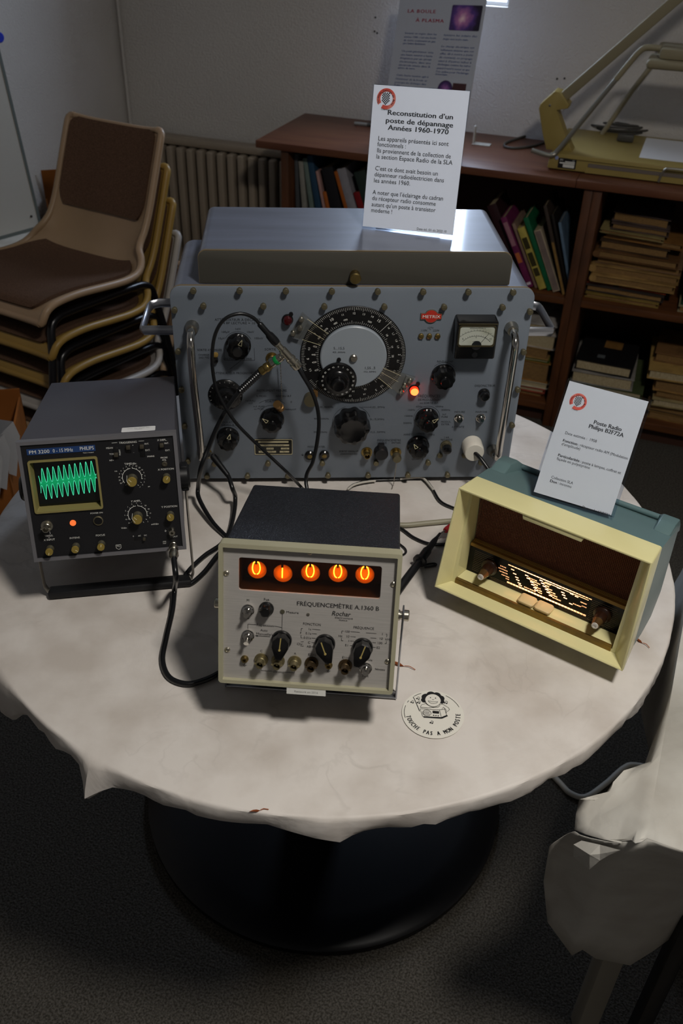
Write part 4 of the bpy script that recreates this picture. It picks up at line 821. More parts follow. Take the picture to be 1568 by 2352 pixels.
# voltage links
bm = new(); lathe(bm, [(0.0042, 0), (0.0042, 0.003), (0.003, 0.0038), (0, 0.0038)], 14, '-y'); box(bm, -0.0038, 0.0038, -0.0042, -0.0036, -0.0005, 0.0005, M=Matrix.Rotation(0.7, 4, 'Y')); sl = obj('terminal', bm, 'brass', G, (0.104, 0, 0.2595)); copy(sl, G, (0.1166, 0, 0.2595)); copy(sl, G, (0.1293, 0, 0.2595))
# breaker button, fuse, toggles
bm = new(); lathe(bm, [(0.0095, 0), (0.009, 0.004), (0.0075, 0.005), (0.0075, 0.012), (0.006, 0.013), (0.0035, 0.0125), (0, 0.012)], 20, '-y'); fb = obj('breaker_button', bm, 'bakelite', G, (0.2124, 0, 0.1600))
bm = new(); lathe(bm, [(0.0092, 0), (0.0092, 0.004), (0.008, 0.0045), (0.008, 0.010), (0, 0.010)], 20, '-y'); fu = obj('fuse_holder', bm, 'screw_brass', G, (0.1606, 0, 0.0640)); bm = new(); lathe(bm, [(0.0075, 0.01), (0.0072, 0.018), (0.005, 0.0195), (0, 0.0195)], 20, '-y'); obj('fuse_cap', bm, 'bakelite', fu)
def toggle(x, z, parent, y0=0.0, up=1, r=0.0078):
    bm = new(); lathe(bm, [(r, 0), (r, 0.0015), (r * 0.86, 0.002), (r * 0.86, 0.0045), (r * 0.62, 0.005), (r * 0.62, 0.008), (0, 0.008)], 24, '-y'); t = obj('toggle_switch', bm, 'chrome', parent, (x, y0, z))
    d = Vector((0, -1, 0.45 * up)).normalized(); bm = new(); tube(bm, [Vector((0, -0.006, 0)) + d * q for q in (0, 0.003, 0.006, 0.008, 0.0092)], 0.002, 12, rfun=lambda t_: 0.0014 + 0.0016 * t_); obj('lever', bm, 'chrome', t); return t
toggle(0.177, 0.1160, G, up=0.7); toggle(0.2124, 0.1160, G, up=0.7)
# jacks
bm = new(); lathe(bm, [(0.0085, 0), (0.0085, 0.003), (0.0065, 0.005), (0.004, 0.005), (0.004, 0.0015), (0, 0.0015)], 20, '-y'); jk = obj('jack', bm, 'bakelite', G, (-0.0642, 0, 0.0457)); bm = new(); lathe(bm, [(0.0040, 0.0052), (0.0026, 0.0056), (0.0026, 0.002), (0, 0.002)], 16, '-y'); obj('contact', bm, 'brass', jk); copy(jk, G, (-0.0403, 0, 0.0463))
def bnc(x, z, parent, y0=0.0, k=1.0, m='brass', flange=True):
    bm = new()
    if flange: lathe(bm, [(0.0092 * k, 0), (0.0092 * k, 0.0018), (0, 0.0018)], 20, '-y')
    lathe(bm, [(0.0060 * k, 0), (0.0060 * k, 0.006), (0.0052 * k, 0.0065), (0.0052 * k, 0.015), (0.0042 * k, 0.015), (0.0040 * k, 0.006), (0.0016 * k, 0.006), (0.0014 * k, 0.011), (0, 0.011)], 20, '-y')
    for s_ in (-1, 1): lathe(bm, [(0.0011, 0), (0.0011, 0.0024), (0, 0.0024)], 8, 'x' if s_ > 0 else '-x', (s_ * 0.0050 * k, -0.011, 0))
    return obj('bnc_socket', bm, m, parent, (x, y0, z))
bnc(0.0299, 0.0515, G); bnc(0.0782, 0.0505, G); bnc(-0.1231, 0.2225, G); bnc(-0.232, 0.052, G, k=0.8)
bm = new(); lathe(bm, [(0.0115, 0), (0.0115, 0.012), (0.010, 0.014), (0, 0.014)], 24, '-y'); box(bm, -0.005, 0.005, -0.012, 0, 0.008, 0.016, 0.001); obj('socket_cap', bm, 'black_plastic', G, (0.053, 0, 0.0535))
bm = new(); lathe(bm, [(0.0072, 0.012), (0.0075, 0.020), (0.0065, 0.023), (0.004, 0.023), (0, 0.022)], 20, '-y'); obj('dust_cap', bm, 'screw_brass', G, (0.0782, 0, 0.0505))
def chain(pts, parent, r=0.0011):
    pts = spline(pts, 12); bm = new()
    tube(bm, pts, r * 0.45, 5)
    acc = 0; last = pts[0]
    for p in pts:
        if (p - last).length >= r * 2.5: ball(bm, p, r, 0, 1); last = p
    return obj('bead_chain', bm, 'steel', parent)
chain([(0.0775, -0.022, 0.043), (0.0775, -0.018, 0.025), (0.0775, -0.012, 0.008), (0.0765, -0.012, -0.006), (0.073, -0.02, -0.0105)], G)
chain([(-0.110, -0.010, 0.220), (-0.1095, -0.008, 0.19), (-0.109, -0.006, 0.165), (-0.1085, -0.006, 0.153)], G)
bm = new(); lathe(bm, [(0.0065, 0), (0.007, 0.006), (0.0058, 0.007), (0.0058, 0.010), (0.0070, 0.011), (0.0066, 0.016), (0, 0.016)], 18, 'z', M=Matrix.Rotation(R_(-25), 4, 'Y') @ Matrix.Rotation(R_(30), 4, 'X')); obj('dust_cap', bm, 'copper_cap', G, (-0.1105, -0.010, 0.139))
bm = new(); lathe(bm, [(0.0105, 0), (0.0105, 0.012), (0, 0.012)], 20, '-y'); obj('thumb_nut', bm, 'screw_brass', G, (-0.0635, 0, 0.1530)); bm = new(); box(bm, -0.0625, -0.052, -0.006, 0, 0.157, 0.168, 0.001); obj('stop_lug', bm, 'copper_cap', G)
bm = new(); plate(bm, rpoly(-0.2125, -0.2045, 0.2235, 0.2315, 0.0035), -0.002, 0, 0.0005); obj('yellow_tag', bm, mat('tag_yellow', '#a88a4a', 0.5), G)
bm = new(); lathe(bm, [(0.0048, 0), (0.0048, 0.006), (0.003, 0.0065), (0, 0.005)], 16, '-y'); obj('small_socket', bm, 'bakelite', G, (-0.2095, 0, 0.2195))
# rating plate
bm = new(); plate(bm, rpoly(-0.1545, -0.0925, 0.0475, 0.0768, 0.002), -0.0012, 0, 0.0003); rp = obj('rating_plate', bm, mat('plate_black', '#15140f', 0.35), G)
bm = new()
frame(bm, rpoly(-0.1545, -0.0925, 0.0475, 0.0768, 0.002), rpoly(-0.1535, -0.0935, 0.0485, 0.0758, 0.002), -0.0014, -0.0011)
for a in ((-0.148, -0.099, 0.0705, 0.0735), (-0.148, -0.098, 0.0640, 0.0672), (-0.135, -0.1235, 0.0575, 0.0610), (-0.1115, -0.098, 0.0575, 0.0610), (-0.148, -0.1195, 0.0515, 0.0548), (-0.1135, -0.098, 0.0515, 0.0548)): rect(bm, *a, y=-0.0014)
obj('plate_fields', bm, mat('plate_cream', '#b8ae8c', 0.5), rp, smooth=False)
bm = new(); text_bm(bm, [('GÉNÉRATEUR HF 931D', -0.123, 0.0656, 0.0022), ('50 50 8', -0.1293, 0.0592, 0.0022), ('12 VA', -0.1047, 0.0592, 0.0022), ('N° 931 ANNÉE 7', -0.134, 0.0532, 0.0022), ('961', -0.106, 0.0532, 0.0022)], -0.0016); obj('lettering', bm, 'black_ink', rp, smooth=False)
# panel lettering and scale arcs
bm = new(); T = []
T += [('ATTÉNUATEUR À DÉCADES', -0.1727, 0.2847, 0.0040, {'w': 0.068}), ('EN BF LECTURE × 10', -0.1729, 0.2794, 0.0036, {'w': 0.052}), ('100µV', -0.1918, 0.265, 0.0034), ('1mV', -0.173, 0.270, 0.0034), ('10mV', -0.1547, 0.2651, 0.0034), ('10µV', -0.1985, 0.2546, 0.0034), ('100mV', -0.1425, 0.2548, 0.0034),
      ('SORTIE ATTÉNUÉE', -0.2172, 0.2354, 0.0036, {'w': 0.037}), ('CHARGE', -0.2264, 0.2272, 0.0030), ('50Ω 75Ω', -0.2264, 0.2226, 0.0030), ('SORTIE', -0.1251, 0.2366, 0.0038), ('LECTURE', -0.187, 0.2206, 0.0034), ('× PAR', -0.160, 0.2206, 0.0034), ('ATTÉNUATEUR PROGRESSIF', -0.183, 0.1962, 0.0036, {'w': 0.060}),
      ('INSTRUMENT MESURE', -0.1246, 0.1658, 0.0038, {'w': 0.047}), ('% MOD.', -0.1407, 0.156, 0.0034), ('NIVEAU B.F', -0.1062, 0.156, 0.0034), ('NIVEAU', -0.1583, 0.1475, 0.0032), ('H.F', -0.158, 0.143, 0.0032), ('0', -0.0941, 0.1455, 0.0034), ('H.F. PURE', -0.1451, 0.1372, 0.0030), ('ou MOD.', -0.1451, 0.1330, 0.0030), ('1000Hz/UT', -0.0961, 0.1318, 0.0030), ('SORTIE', -0.1261, 0.1466, 0.0040),
      ('MODULATION', -0.1956, 0.1085, 0.0036, {'w': 0.033}), ('NIVEAU B.F.', -0.1959, 0.1035, 0.0036, {'w': 0.031}), ('MODUL. EXTER.', -0.0532, 0.0618, 0.0034, {'w': 0.029}), ('SORTIE 100kHz UT', 0.0004, 0.0525, 0.0034, {'w': 0.032}), ('(HARMONIQUES)', 0.0004, 0.0475, 0.0030, {'w': 0.028}), ('150...450kHz', -0.0393, 0.1361, 0.0032), ('400...500kHz', -0.0459, 0.1148, 0.0032), ('50...155kHz', -0.0469, 0.0897, 0.0032),
      ('127V', 0.1175, 0.2725, 0.0032), ('110V.  °  .220V', 0.1174, 0.2684, 0.0032), ('NIVEAU HF', 0.1451, 0.2164, 0.0036), ('DISJONCTEUR', 0.2126, 0.1743, 0.0036), ('FRÉQUENCES', 0.1252, 0.1558, 0.0050, {'w': 0.035}), ('DE MODULATION', 0.1258, 0.1491, 0.0040, {'w': 0.035}), ('ou SORTIE B.F.', 0.1263, 0.1434, 0.0036, {'w': 0.030}), ('60Hz', 0.1103, 0.1369, 0.0032), ('1000Hz', 0.1429, 0.1368, 0.0030), ('150Hz', 0.0984, 0.1306, 0.0032), ('5000Hz', 0.1543, 0.1305, 0.0032),
      ('1500Hz', 0.0947, 0.1195, 0.0032), ('3000Hz', 0.0939, 0.1062, 0.0032), ('H.F', 0.1526, 0.1222, 0.0032), ('PURE', 0.1535, 0.1176, 0.0032), ('MODUL.', 0.1570, 0.1084, 0.0032), ('EXTER.', 0.1564, 0.1036, 0.0032), ('MESURE', 0.1771, 0.1266, 0.0034), ('ATTENTE', 0.1772, 0.0987, 0.0034), ('MARCHE', 0.2125, 0.1266, 0.0034), ('1,6A', 0.1602, 0.0789, 0.0032), ('RETARDÉ', 0.1607, 0.0744, 0.0032), ('FRÉQUENCEMÈTRE', 0.0656, 0.0738, 0.0036, {'w': 0.039}), ('CASQUE', 0.0539, 0.069, 0.0030), ('ENTRÉE', 0.0777, 0.0689, 0.0030), ('ARRÊT', 0.0960, 0.0845, 0.0034), ('100kHz', 0.117, 0.0862, 0.0030), ('1MHz', 0.1345, 0.0843, 0.0034), ('QUARTZ', 0.1155, 0.0368, 0.0034), ('1,55...5MHz', 0.0438, 0.1358, 0.0034), ('5...15,5MHz', 0.0443, 0.1135, 0.0034), ('15,5...50MHz', 0.0461, 0.0895, 0.0034), ('⏚', -0.076, 0.0465, 0.005)]
text_bm(bm, T)
def arc(cx, cz, r, a0, a1, w=0.0005): stroke(bm, [(cx + r * math.cos(R_(a)), cz + r * math.sin(R_(a))) for a in range(a0, a1 + 1, 6)], w)
arc(-0.1735, 0.2440, 0.0215, 25, 155); arc(-0.1248, 0.118, 0.0215, 30, 150); arc(-0.1248, 0.118, 0.032, 50, 130); arc(0.0029, 0.1075, 0.031, 20, 70); arc(0.0029, 0.1075, 0.031, 110, 200); arc(0.1245, 0.1165, 0.021, -20, 200); arc(0.1440, 0.1935, 0.021, 40, 140); arc(-0.1965, 0.083, 0.0205, 40, 120)
stroke(bm, [(-0.1955, 0.2385), (-0.1955, 0.2180), (-0.1495, 0.2180), (-0.1495, 0.2385)], 0.0005); stroke(bm, [(-0.170, 0.2180), (-0.188, 0.203)], 0.0006)
for a in ((0.018, 0.1358, 0.034), (0.034, 0.1135, 0.037), (0.034, 0.0895, 0.036)): stroke(bm, [(a[0], a[1]), (a[2] - 0.001, a[1])], 0.0005)
for s_ in (-1, 1): pass
obj('lettering', bm, 'gen_ink', G, smooth=False)

# ================================================================== OSCILLOSCOPE
SP = Pose((-0.3032, 0.9297, 0.0992 + TZ), R_(-14.994), 0, R_(10.9586))
O = thing('oscilloscope', 'dark grey oscilloscope showing a green modulated wave, propped on its handle', 'test instrument', SP.loc, SP.rot)
mat('scope_case', '#4a4a50', 0.5, spec=0.35, var=(3, '#42424a', 0.3, 0.7), bump=(500, 0.1, 0.0004)); mat('scope_alu', '#77767a', 0.4, 0.4); mat('scope_panel', '#151518', 0.45); mat('strip_blue', '#1e3a6a', 0.45)
mat('crt_bezel', '#857b4c', 0.4, spec=0.4); mat('olive_cap', '#94803e', 0.4, 0.3); mat('clear_knob', '#4a473a', 0.25, spec=0.6)
SW, SH, SD = 0.0982, 0.1635, 0.337
bm = new(); box(bm, -SW + 0.0015, SW - 0.0015, 0.0105, SD, 0.001, SH - 0.001, 0.0015); cut_front(bm, 0.0105); obj('case', bm, 'scope_case', O)
bm = new(); frame(bm, [(-SW - 0.001, 0), (SW, 0), (SW, SH), (-SW - 0.001, SH)], [(-SW + 0.0035, 0.0045), (SW - 0.0045, 0.0045), (SW - 0.0045, SH - 0.0045), (-SW + 0.0035, SH - 0.0045)], -0.001, 0.011); obj('front_frame', bm, 'scope_alu', O)
# panel with the screen opening
sx0, sx1, sz0, sz1 = -0.0880, -0.0042, 0.0680, 0.1372
bm = new(); frame(bm, [(-SW + 0.0032, 0.0042), (SW - 0.0042, 0.0042), (SW - 0.0042, SH - 0.0042), (-SW + 0.0032, SH - 0.0042)], [(sx0, sz0), (sx1, sz0), (sx1, sz1), (sx0, sz1)], 0.0015, 0.006); obj('front_panel', bm, 'scope_panel', O)
bm = new(); frame(bm, rpoly(sx0 - 0.001, sx1 + 0.001, sz0 - 0.001, sz1 + 0.001, 0.003), rpoly(sx0 + 0.0015, sx1 - 0.0015, sz0 + 0.0015, sz1 - 0.0015, 0.002), -0.0015, 0.0035)
o_, i_ = rpoly(sx0 + 0.0015, sx1 - 0.0015, sz0 + 0.0015, sz1 - 0.0015, 0.002), rpoly(sx0 + 0.0035, sx1 - 0.0030, sz0 + 0.0040, sz1 - 0.0032, 0.001)
A = [bm.verts.new((x, -0.0015, z)) for x, z in o_]; B = [bm.verts.new((x, 0.0125, z)) for x, z in i_]
for i in range(len(A)): bm.faces.new((A[i], A[(i + 1) % len(A)], B[(i + 1) % len(A)], B[i]))
bmesh.ops.recalc_face_normals(bm, faces=bm.faces); sb = obj('screen_bezel', bm, 'crt_bezel', O)
bm = new(); rect(bm, sx0 + 0.002, sx1 - 0.002, sz0 + 0.002, sz1 - 0.002, 0.0128); scn = obj('screen', bm, mat('crt_glass', '#0a0d0a', 0.12, spec=0.6), O, smooth=False)
# trace
def px(t): return -0.0800 + 0.0715 * t
ZC = 0.1050
def env(t):
    a = 0.5 + 0.5 * math.cos(2 * math.pi * (t * 10.4 - 0.78))
    return 0.0014 + 0.0198 * a ** 1.25
fillm = bpy.data.materials.new('trace_fill'); fillm.use_nodes = True; MATS['trace_fill'] = fillm; nt = fillm.node_tree
for n in list(nt.nodes):
    if n.type != 'OUTPUT_MATERIAL': nt.nodes.remove(n)
e = nt.nodes.new('ShaderNodeEmission'); e.inputs[0].default_value = lin('#18a868'); nt.links.new(e.outputs[0], nt.nodes['Material Output'].inputs[0])
tc = nt.nodes.new('ShaderNodeTexCoord'); sp = nt.nodes.new('ShaderNodeSeparateXYZ'); nt.links.new(tc.outputs['Object'], sp.inputs[0])
m1 = nt.nodes.new('ShaderNodeMath'); m1.operation = 'SUBTRACT'; m1.inputs[1].default_value = ZC; nt.links.new(sp.outputs['Z'], m1.inputs[0])
m2 = nt.nodes.new('ShaderNodeMath'); m2.operation = 'ABSOLUTE'; nt.links.new(m1.outputs[0], m2.inputs[0])
m3 = nt.nodes.new('ShaderNodeMapRange'); m3.inputs[1].default_value = 0.0; m3.inputs[2].default_value = 0.014; m3.inputs[3].default_value = 0.75; m3.inputs[4].default_value = 0.30; nt.links.new(m2.outputs[0], m3.inputs[0])
nt.links.new(m3.outputs[0], e.inputs[1])
NP = 416; tilt = 0.006
bm = new(); prev = None
for i in range(NP + 1):
    t = i / NP; zc = ZC + tilt * (t - 0.5); h = env(t); q = (bm.verts.new((px(t), 0.0124, zc - h)), bm.verts.new((px(t), 0.0124, zc + h)))
    if prev: bm.faces.new((prev[0], q[0], q[1], prev[1]))
    prev = q
obj('trace_fill', bm, 'trace_fill', scn, smooth=False)
emit('trace_line', '#58f0b8', 0.95)
bm = new()
for sgn in (1, -1): stroke(bm, [(px(i / NP), ZC + tilt * (i / NP - 0.5) + sgn * env(i / NP)) for i in range(NP + 1)], 0.0006, 0.0122)
obj('trace_line', bm, 'trace_line', scn, smooth=False)
bm = new()
for z in (0.0855, 0.095, 0.1045, 0.114, 0.1235): rect(bm, sx0 + 0.006, sx1 - 0.006, z - 0.00008, z + 0.00008, 0.0120)
obj('graticule', bm, mat('grat', '#0c3a26', 0.6), scn, smooth=False)
# name strip
bm = new(); box(bm, -0.0880, -0.0043, 0.0007, 0.0018, 0.1454, 0.1532); ns = obj('name_strip', bm, 'strip_blue', O)
bm = new(); text_bm(bm, [('PM 3200', -0.0855, 0.1492, 0.0046, {'al': 'LEFT', 'w': 0.0245, 'b': 0.004}), ('0 - 15 MHz', -0.0565, 0.1492, 0.0046, {'al': 'LEFT', 'w': 0.0245, 'b': 0.004}), ('PHILIPS', -0.0235, 0.1498, 0.0046, {'al': 'LEFT', 'w': 0.0170, 'b': 0.004})], 0.0005); text_bm(bm, [('Made in Holland', -0.0135, 0.1435, 0.0014)], 0.0013); obj('lettering', bm, 'white_ink', ns, smooth=False)
YP = 0.0015
def sknob(x, z, r, h, ang=0.4, line=True, skirt=True):
    bm = new(); lathe(bm, [(r, 0), (r, h * 0.25), (r * 0.96, h * 0.3), (r * 0.96, h * 0.8), (0, h * 0.8)], 36, '-y', lobes=18, amp=0.06, lz=(h * 0.28, h * 0.81)); k = obj('knob', bm, 'clear_knob', O, (x, YP, z))
    bm = new(); lathe(bm, [(r * 0.93, h * 0.8), (r * 0.93, h), (r * 0.88, h * 1.03), (0, h * 1.03)], 28, '-y'); c_ = obj('cap', bm, 'olive_cap', k)
    bm = new(); stroke(bm, [(r * 0.1 * math.sin(ang), r * 0.1 * math.cos(ang)), (r * 0.8 * math.sin(ang), r * 0.8 * math.cos(ang))], 0.0007, -h * 1.03 - 0.0002); obj('pointer', bm, 'cream_ink', c_, smooth=False)
    return k
sknob(0.0372, 0.1045, 0.0068, 0.0145, -0.75); sknob(0.0388, 0.0523, 0.0068, 0.0145, -0.75)
for x, z, a in ((0.0808, 0.1035, 0.5), (0.0812, 0.0508, -0.3), (-0.0770, 0.0164, 3.4), (-0.0442, 0.0168, 2.2), (-0.0115, 0.0172, 0.2)): sknob(x, z, 0.0052, 0.0125, a)
bm = new()
for x, z in ((0.0372, 0.1064), (0.0390, 0.0545)):
    stroke(bm, [(x + 0.0122 * math.cos(R_(a)), z + 0.0122 * math.sin(R_(a))) for a in range(-15, 88, 7)], 0.0006, 0.0011); stroke(bm, [(x + 0.0122 * math.cos(R_(a)), z + 0.0122 * math.sin(R_(a))) for a in range(95, 215, 7)], 0.0006, 0.0011)
    for a in range(-60, 230, 24): stroke(bm, [(x + 0.0122 * math.cos(R_(a)), z + 0.0122 * math.sin(R_(a))), (x + 0.014 * math.cos(R_(a)), z + 0.014 * math.sin(R_(a)))], 0.0005, 0.0011)
stroke(bm, [(0.0322, 0.1148), (0.0312, 0.1070), (0.0345, 0.1015)], 0.0005, -0.0150); stroke(bm, [(0.0338, 0.0628), (0.0325, 0.0555), (0.036, 0.0495)], 0.0005, -0.0150)
ring1 = ['.2', '.1', '50', '20', '10', '5', '2', '1', '.5', '.2', '.1']
for i, s in enumerate(['50', '20', '10', '5', '2', '1', '.5', '.2', '.1', '50', '20', '10', '5', '2', '1', '.5', '.2', '.1']):
    a = R_(205 - i * 15.5); text_bm(bm, [(s, 0.0372 + 0.0163 * math.cos(a), 0.1064 + 0.0163 * math.sin(a), 0.0017)], 0.0011)
for i, s in enumerate(['20', '10', '5', '2', '1', '.5', '.2', '.1', '50', '20', '10', '5', '2']):
    a = R_(222 - i * 22); text_bm(bm, [(s, 0.0390 + 0.0163 * math.cos(a), 0.0545 + 0.0163 * math.sin(a), 0.0017)], 0.0011)
LT = [('TRIGGERING', 0.0368, 0.1536, 0.0025, {'w': 0.022, 'b': 0.004}), ('X DEFL.', 0.0795, 0.1538, 0.0025, {'b': 0.004}), ('MEAN', 0.0132, 0.1478, 0.0022), ('TOP', 0.0150, 0.1395, 0.0022), ('HF=', 0.0140, 0.1312, 0.0022), ('+', 0.0425, 0.1493, 0.0022), ('–', 0.0425, 0.1398, 0.0022), ('INT.', 0.0600, 0.1500, 0.0022), ('EXT.', 0.0605, 0.1415, 0.0022), ('MAINS', 0.0635, 0.1330, 0.0022), ('INT.', 0.0850, 0.1490, 0.0022), ('EXT.', 0.0855, 0.1395, 0.0022), ('PRESET', 0.0253, 0.141, 0.0018, {'rot': math.pi / 2}),
      ('PROBE', 0.0800, 0.1300, 0.0021), ('ADJ.', 0.0800, 0.1270, 0.0021), ('X POSITION', 0.0810, 0.1142, 0.0025, {'w': 0.0205, 'b': 0.004}), ('TIME/div.', 0.0372, 0.1250, 0.0026, {'w': 0.0155, 'b': 0.004}), ('ms', 0.0178, 0.1165, 0.002), ('µs', 0.0572, 0.0925, 0.002), ('Y AMPL.', 0.0390, 0.0735, 0.0026, {'w': 0.0132, 'b': 0.004}), ('V/div.', 0.0200, 0.0372, 0.0024), ('mV/div', 0.0600, 0.0392, 0.0024), ('Y POSITION', 0.0808, 0.0622, 0.0026, {'w': 0.0205, 'b': 0.004}),
      ('POWER ON', -0.0128, 0.0612, 0.0020, {'w': 0.0155}), ('TRIGG.', -0.0762, 0.0348, 0.0024), ('or', -0.0765, 0.0322, 0.0017), ('X INPUT', -0.0765, 0.0292, 0.0026, {'w': 0.0142, 'b': 0.004}), ('INTENS.', -0.0440, 0.0290, 0.0025, {'w': 0.0135}), ('FOCUS', -0.0115, 0.0297, 0.0026, {'w': 0.0115, 'b': 0.004}), ('0', 0.0305, 0.0243, 0.0019), ('AC', 0.0385, 0.0243, 0.0019), ('DC', 0.0462, 0.0243, 0.0019), ('Y INPUT', 0.0828, 0.0190, 0.0020), ('1MΩ', 0.0700, 0.0130, 0.0016), ('20pF', 0.0700, 0.0105, 0.0016), ('⏚', 0.0728, 0.0285, 0.003)]
text_bm(bm, LT, 0.0011)
stroke(bm, [(0.0165, 0.1542), (0.0235, 0.1542)], 0.0004, 0.0011); stroke(bm, [(0.0500, 0.1542), (0.0570, 0.1542)], 0.0004, 0.0011); stroke(bm, [(-0.0748, 0.0435), (-0.0742, 0.037)], 0.0004, 0.0011)
stroke(bm, [(0.0068, 0.0140), (0.0132, 0.0140), (0.0132, 0.0095), (0.0100, 0.0070), (0.0068, 0.0095), (0.0068, 0.0140)], 0.0004, 0.0011); stroke(bm, [(0.0078, 0.0115), (0.0092, 0.0122), (0.0108, 0.0108), (0.0122, 0.0115)], 0.0004, 0.0011); text_bm(bm, [('PHILIPS', 0.0100, 0.0131, 0.0010)], 0.0011)
obj('lettering', bm, 'white_ink', O, smooth=False)
# slide switches
for x, z0, z1, zt in ((0.0205, 0.1325, 0.1480, 0.139), (0.0365, 0.1395, 0.1500, 0.1478), (0.0535, 0.1330, 0.1500, 0.1475), (0.0785, 0.1415, 0.1495, 0.1475)):
    bm = new(); box(bm, x - 0.0032, x + 0.0032, 0.0007, 0.002, z0, z1, 0.0004); s_ = obj('slide_switch', bm, 'dial_black', O); bm = new(); box(bm, x - 0.0026, x + 0.0026, -0.004, 0.001, zt - 0.0025, zt + 0.0025, 0.0006); obj('slider', bm, mat('slider_olive', '#3c372c', 0.45), s_)
bm = new(); box(bm, 0.0310, 0.0465, 0.0007, 0.002, 0.0180, 0.0222, 0.0004); s_ = obj('slide_switch', bm, 'dial_black', O); bm = new(); box(bm, 0.0425, 0.0462, -0.004, 0.001, 0.0185, 0.0218, 0.0006); obj('slider', bm, 'slider_olive', s_)
bm = new(); lathe(bm, [(0.0035, 0), (0.0035, 0.0015), (0.002, 0.002), (0, 0.0012)], 16, '-y'); obj('probe_adjuster', bm, 'slider_olive', O, (0.0800, YP, 0.1215))
bm = new(); lathe(bm, [(0.0064, 0), (0.0064, 0.002), (0.0052, 0.0025), (0.0050, 0.0005), (0, 0.0005)], 24, '-y'); pw = obj('power_switch', bm, 'screw_brass', O, (-0.0118, YP, 0.0505)); bm = new(); lathe(bm, [(0.0048, 0.0), (0.0048, 0.0018), (0.003, 0.0022), (0, 0.0016)], 20, '-y'); obj('button', bm, 'dial_black', pw)
emit('pilot_orange', '#ff7a3c', 1.0)
bm = new(); lathe(bm, [(0.0040, 0), (0.0040, 0.0012), (0, 0.0014)], 20, '-y'); obj('pilot_lamp', bm, 'pilot_orange', O, (-0.0440, YP, 0.0500))
b1 = bnc(-0.0768, 0.0490, O, YP, 0.82, 'nickel'); bnc(0.0815, 0.0085, O, YP, 0.82, 'nickel', False)
bm = new(); lathe(bm, [(0.0048, 0), (0.0048, 0.007), (0.0038, 0.009), (0.0018, 0.009), (0.0018, 0.003), (0, 0.003)], 18, '-y'); obj('earth_terminal', bm, 'nickel', O, (0.0812, YP, 0.0275))
# case sticker
bm = new(); plate(bm, rpoly(0.0285, 0.0715, 0.017, 0.038, 0.002), 0, 0.0003); flip_up(bm)
stk = obj('sticker', bm, 'white_paper', O, (0, 0, SH - 0.0005)); bm = new(); text_bm(bm, [('Osc. Ph. 3200 M7', 0.050, 0.0315, 0.0030, {'w': 0.028}), ('(2007)', 0.050, 0.0262, 0.0026)], -0.0002); flip_up(bm); obj('lettering', bm, 'grey_ink', stk, smooth=False)
# handle
for sx in (-1, 1):
    bm = new(); lathe(bm, [(0.0175, 0), (0.0175, 0.010), (0.015, 0.013), (0, 0.013)], 28, 'x' if sx > 0 else '-x', (sx * (SW - 0.001), 0.045, 0.088)); 
    if sx > 0: box(bm, SW, SW + 0.010, 0.034, 0.056, 0.070, 0.106, 0.002)
    obj('handle_hub', bm, 'black_plastic', O)
    bm = new(); x = sx * 0.1035
    tube(bm, [(x, 0.045, 0.080), (x, 0.052, 0.03), (x, 0.062, -0.04), (x, 0.068, -0.066), (x - sx * 0.003, 0.070, -0.0745), (x - sx * 0.012, 0.0705, -0.0775)], 0.005, 8, flat=(0.35, 1.3)); obj('handle_strap', bm, mat('strap_grey', '#a09a90', 0.4, 0.3), O)
bm = new(); box(bm, -0.100, 0.100, 0.058, 0.082, -0.0845, -0.0735, 0.003, 2, M=None); hb = obj('handle_grip', bm, 'black_rubber', O)
for y in (0.062, 0.067, 0.072, 0.077):
    pass
bm = new()
for v in (0.0,): pass
for (x, y) in ((-0.08, 0.30), (0.08, 0.30)):
    lathe(bm, [(0.008, 0), (0.007, 0.011), (0, 0.011)], 14, 'z', (x, y, -0.0105))
obj('rear_foot', bm, 'black_rubber', O)

# ================================================================== FREQUENCY COUNTER
RP = Pose((-0.0351, 0.7246, 0.0766 + TZ), R_(-16.6157), 0, R_(-2.9688))
C = thing('frequency_counter', 'frequency counter with five glowing orange tube digits at the front of the table', 'test instrument', RP.loc, RP.rot)
m = bpy.data.materials.new('crackle'); m.use_nodes = True; MATS['crackle'] = m; nt = m.node_tree; b = nt.nodes['Principled BSDF']
b.inputs['Roughness'].default_value = 0.38; tc = nt.nodes.new('ShaderNodeTexCoord'); vo = nt.nodes.new('ShaderNodeTexVoronoi'); vo.feature = 'DISTANCE_TO_EDGE'; vo.inputs['Scale'].default_value = 330
n1 = nt.nodes.new('ShaderNodeTexNoise'); n1.inputs['Scale'].default_value = 200; ad = nt.nodes.new('ShaderNodeVectorMath'); ad.operation = 'MULTIPLY_ADD'; ad.inputs[1].default_value = (0.006,) * 3
nt.links.new(tc.outputs['Object'], n1.inputs[0]); nt.links.new(n1.outputs['Color'], ad.inputs[0]); nt.links.new(tc.outputs['Object'], ad.inputs[2]); nt.links.new(ad.outputs[0], vo.inputs[0])
rr = nt.nodes.new('ShaderNodeValToRGB'); rr.color_ramp.elements[0].color = lin('#15161a'); rr.color_ramp.elements[1].color = lin('#2c2e35'); rr.color_ramp.elements[1].position = 0.3; nt.links.new(vo.outputs['Distance'], rr.inputs[0]); nt.links.new(rr.outputs[0], b.inputs['Base Color'])
bp = nt.nodes.new('ShaderNodeBump'); bp.inputs['Strength'].default_value = 0.8; bp.inputs['Distance'].default_value = 0.0012; nt.links.new(vo.outputs['Distance'], bp.inputs['Height']); nt.links.new(bp.outputs[0], b.inputs['Normal'])
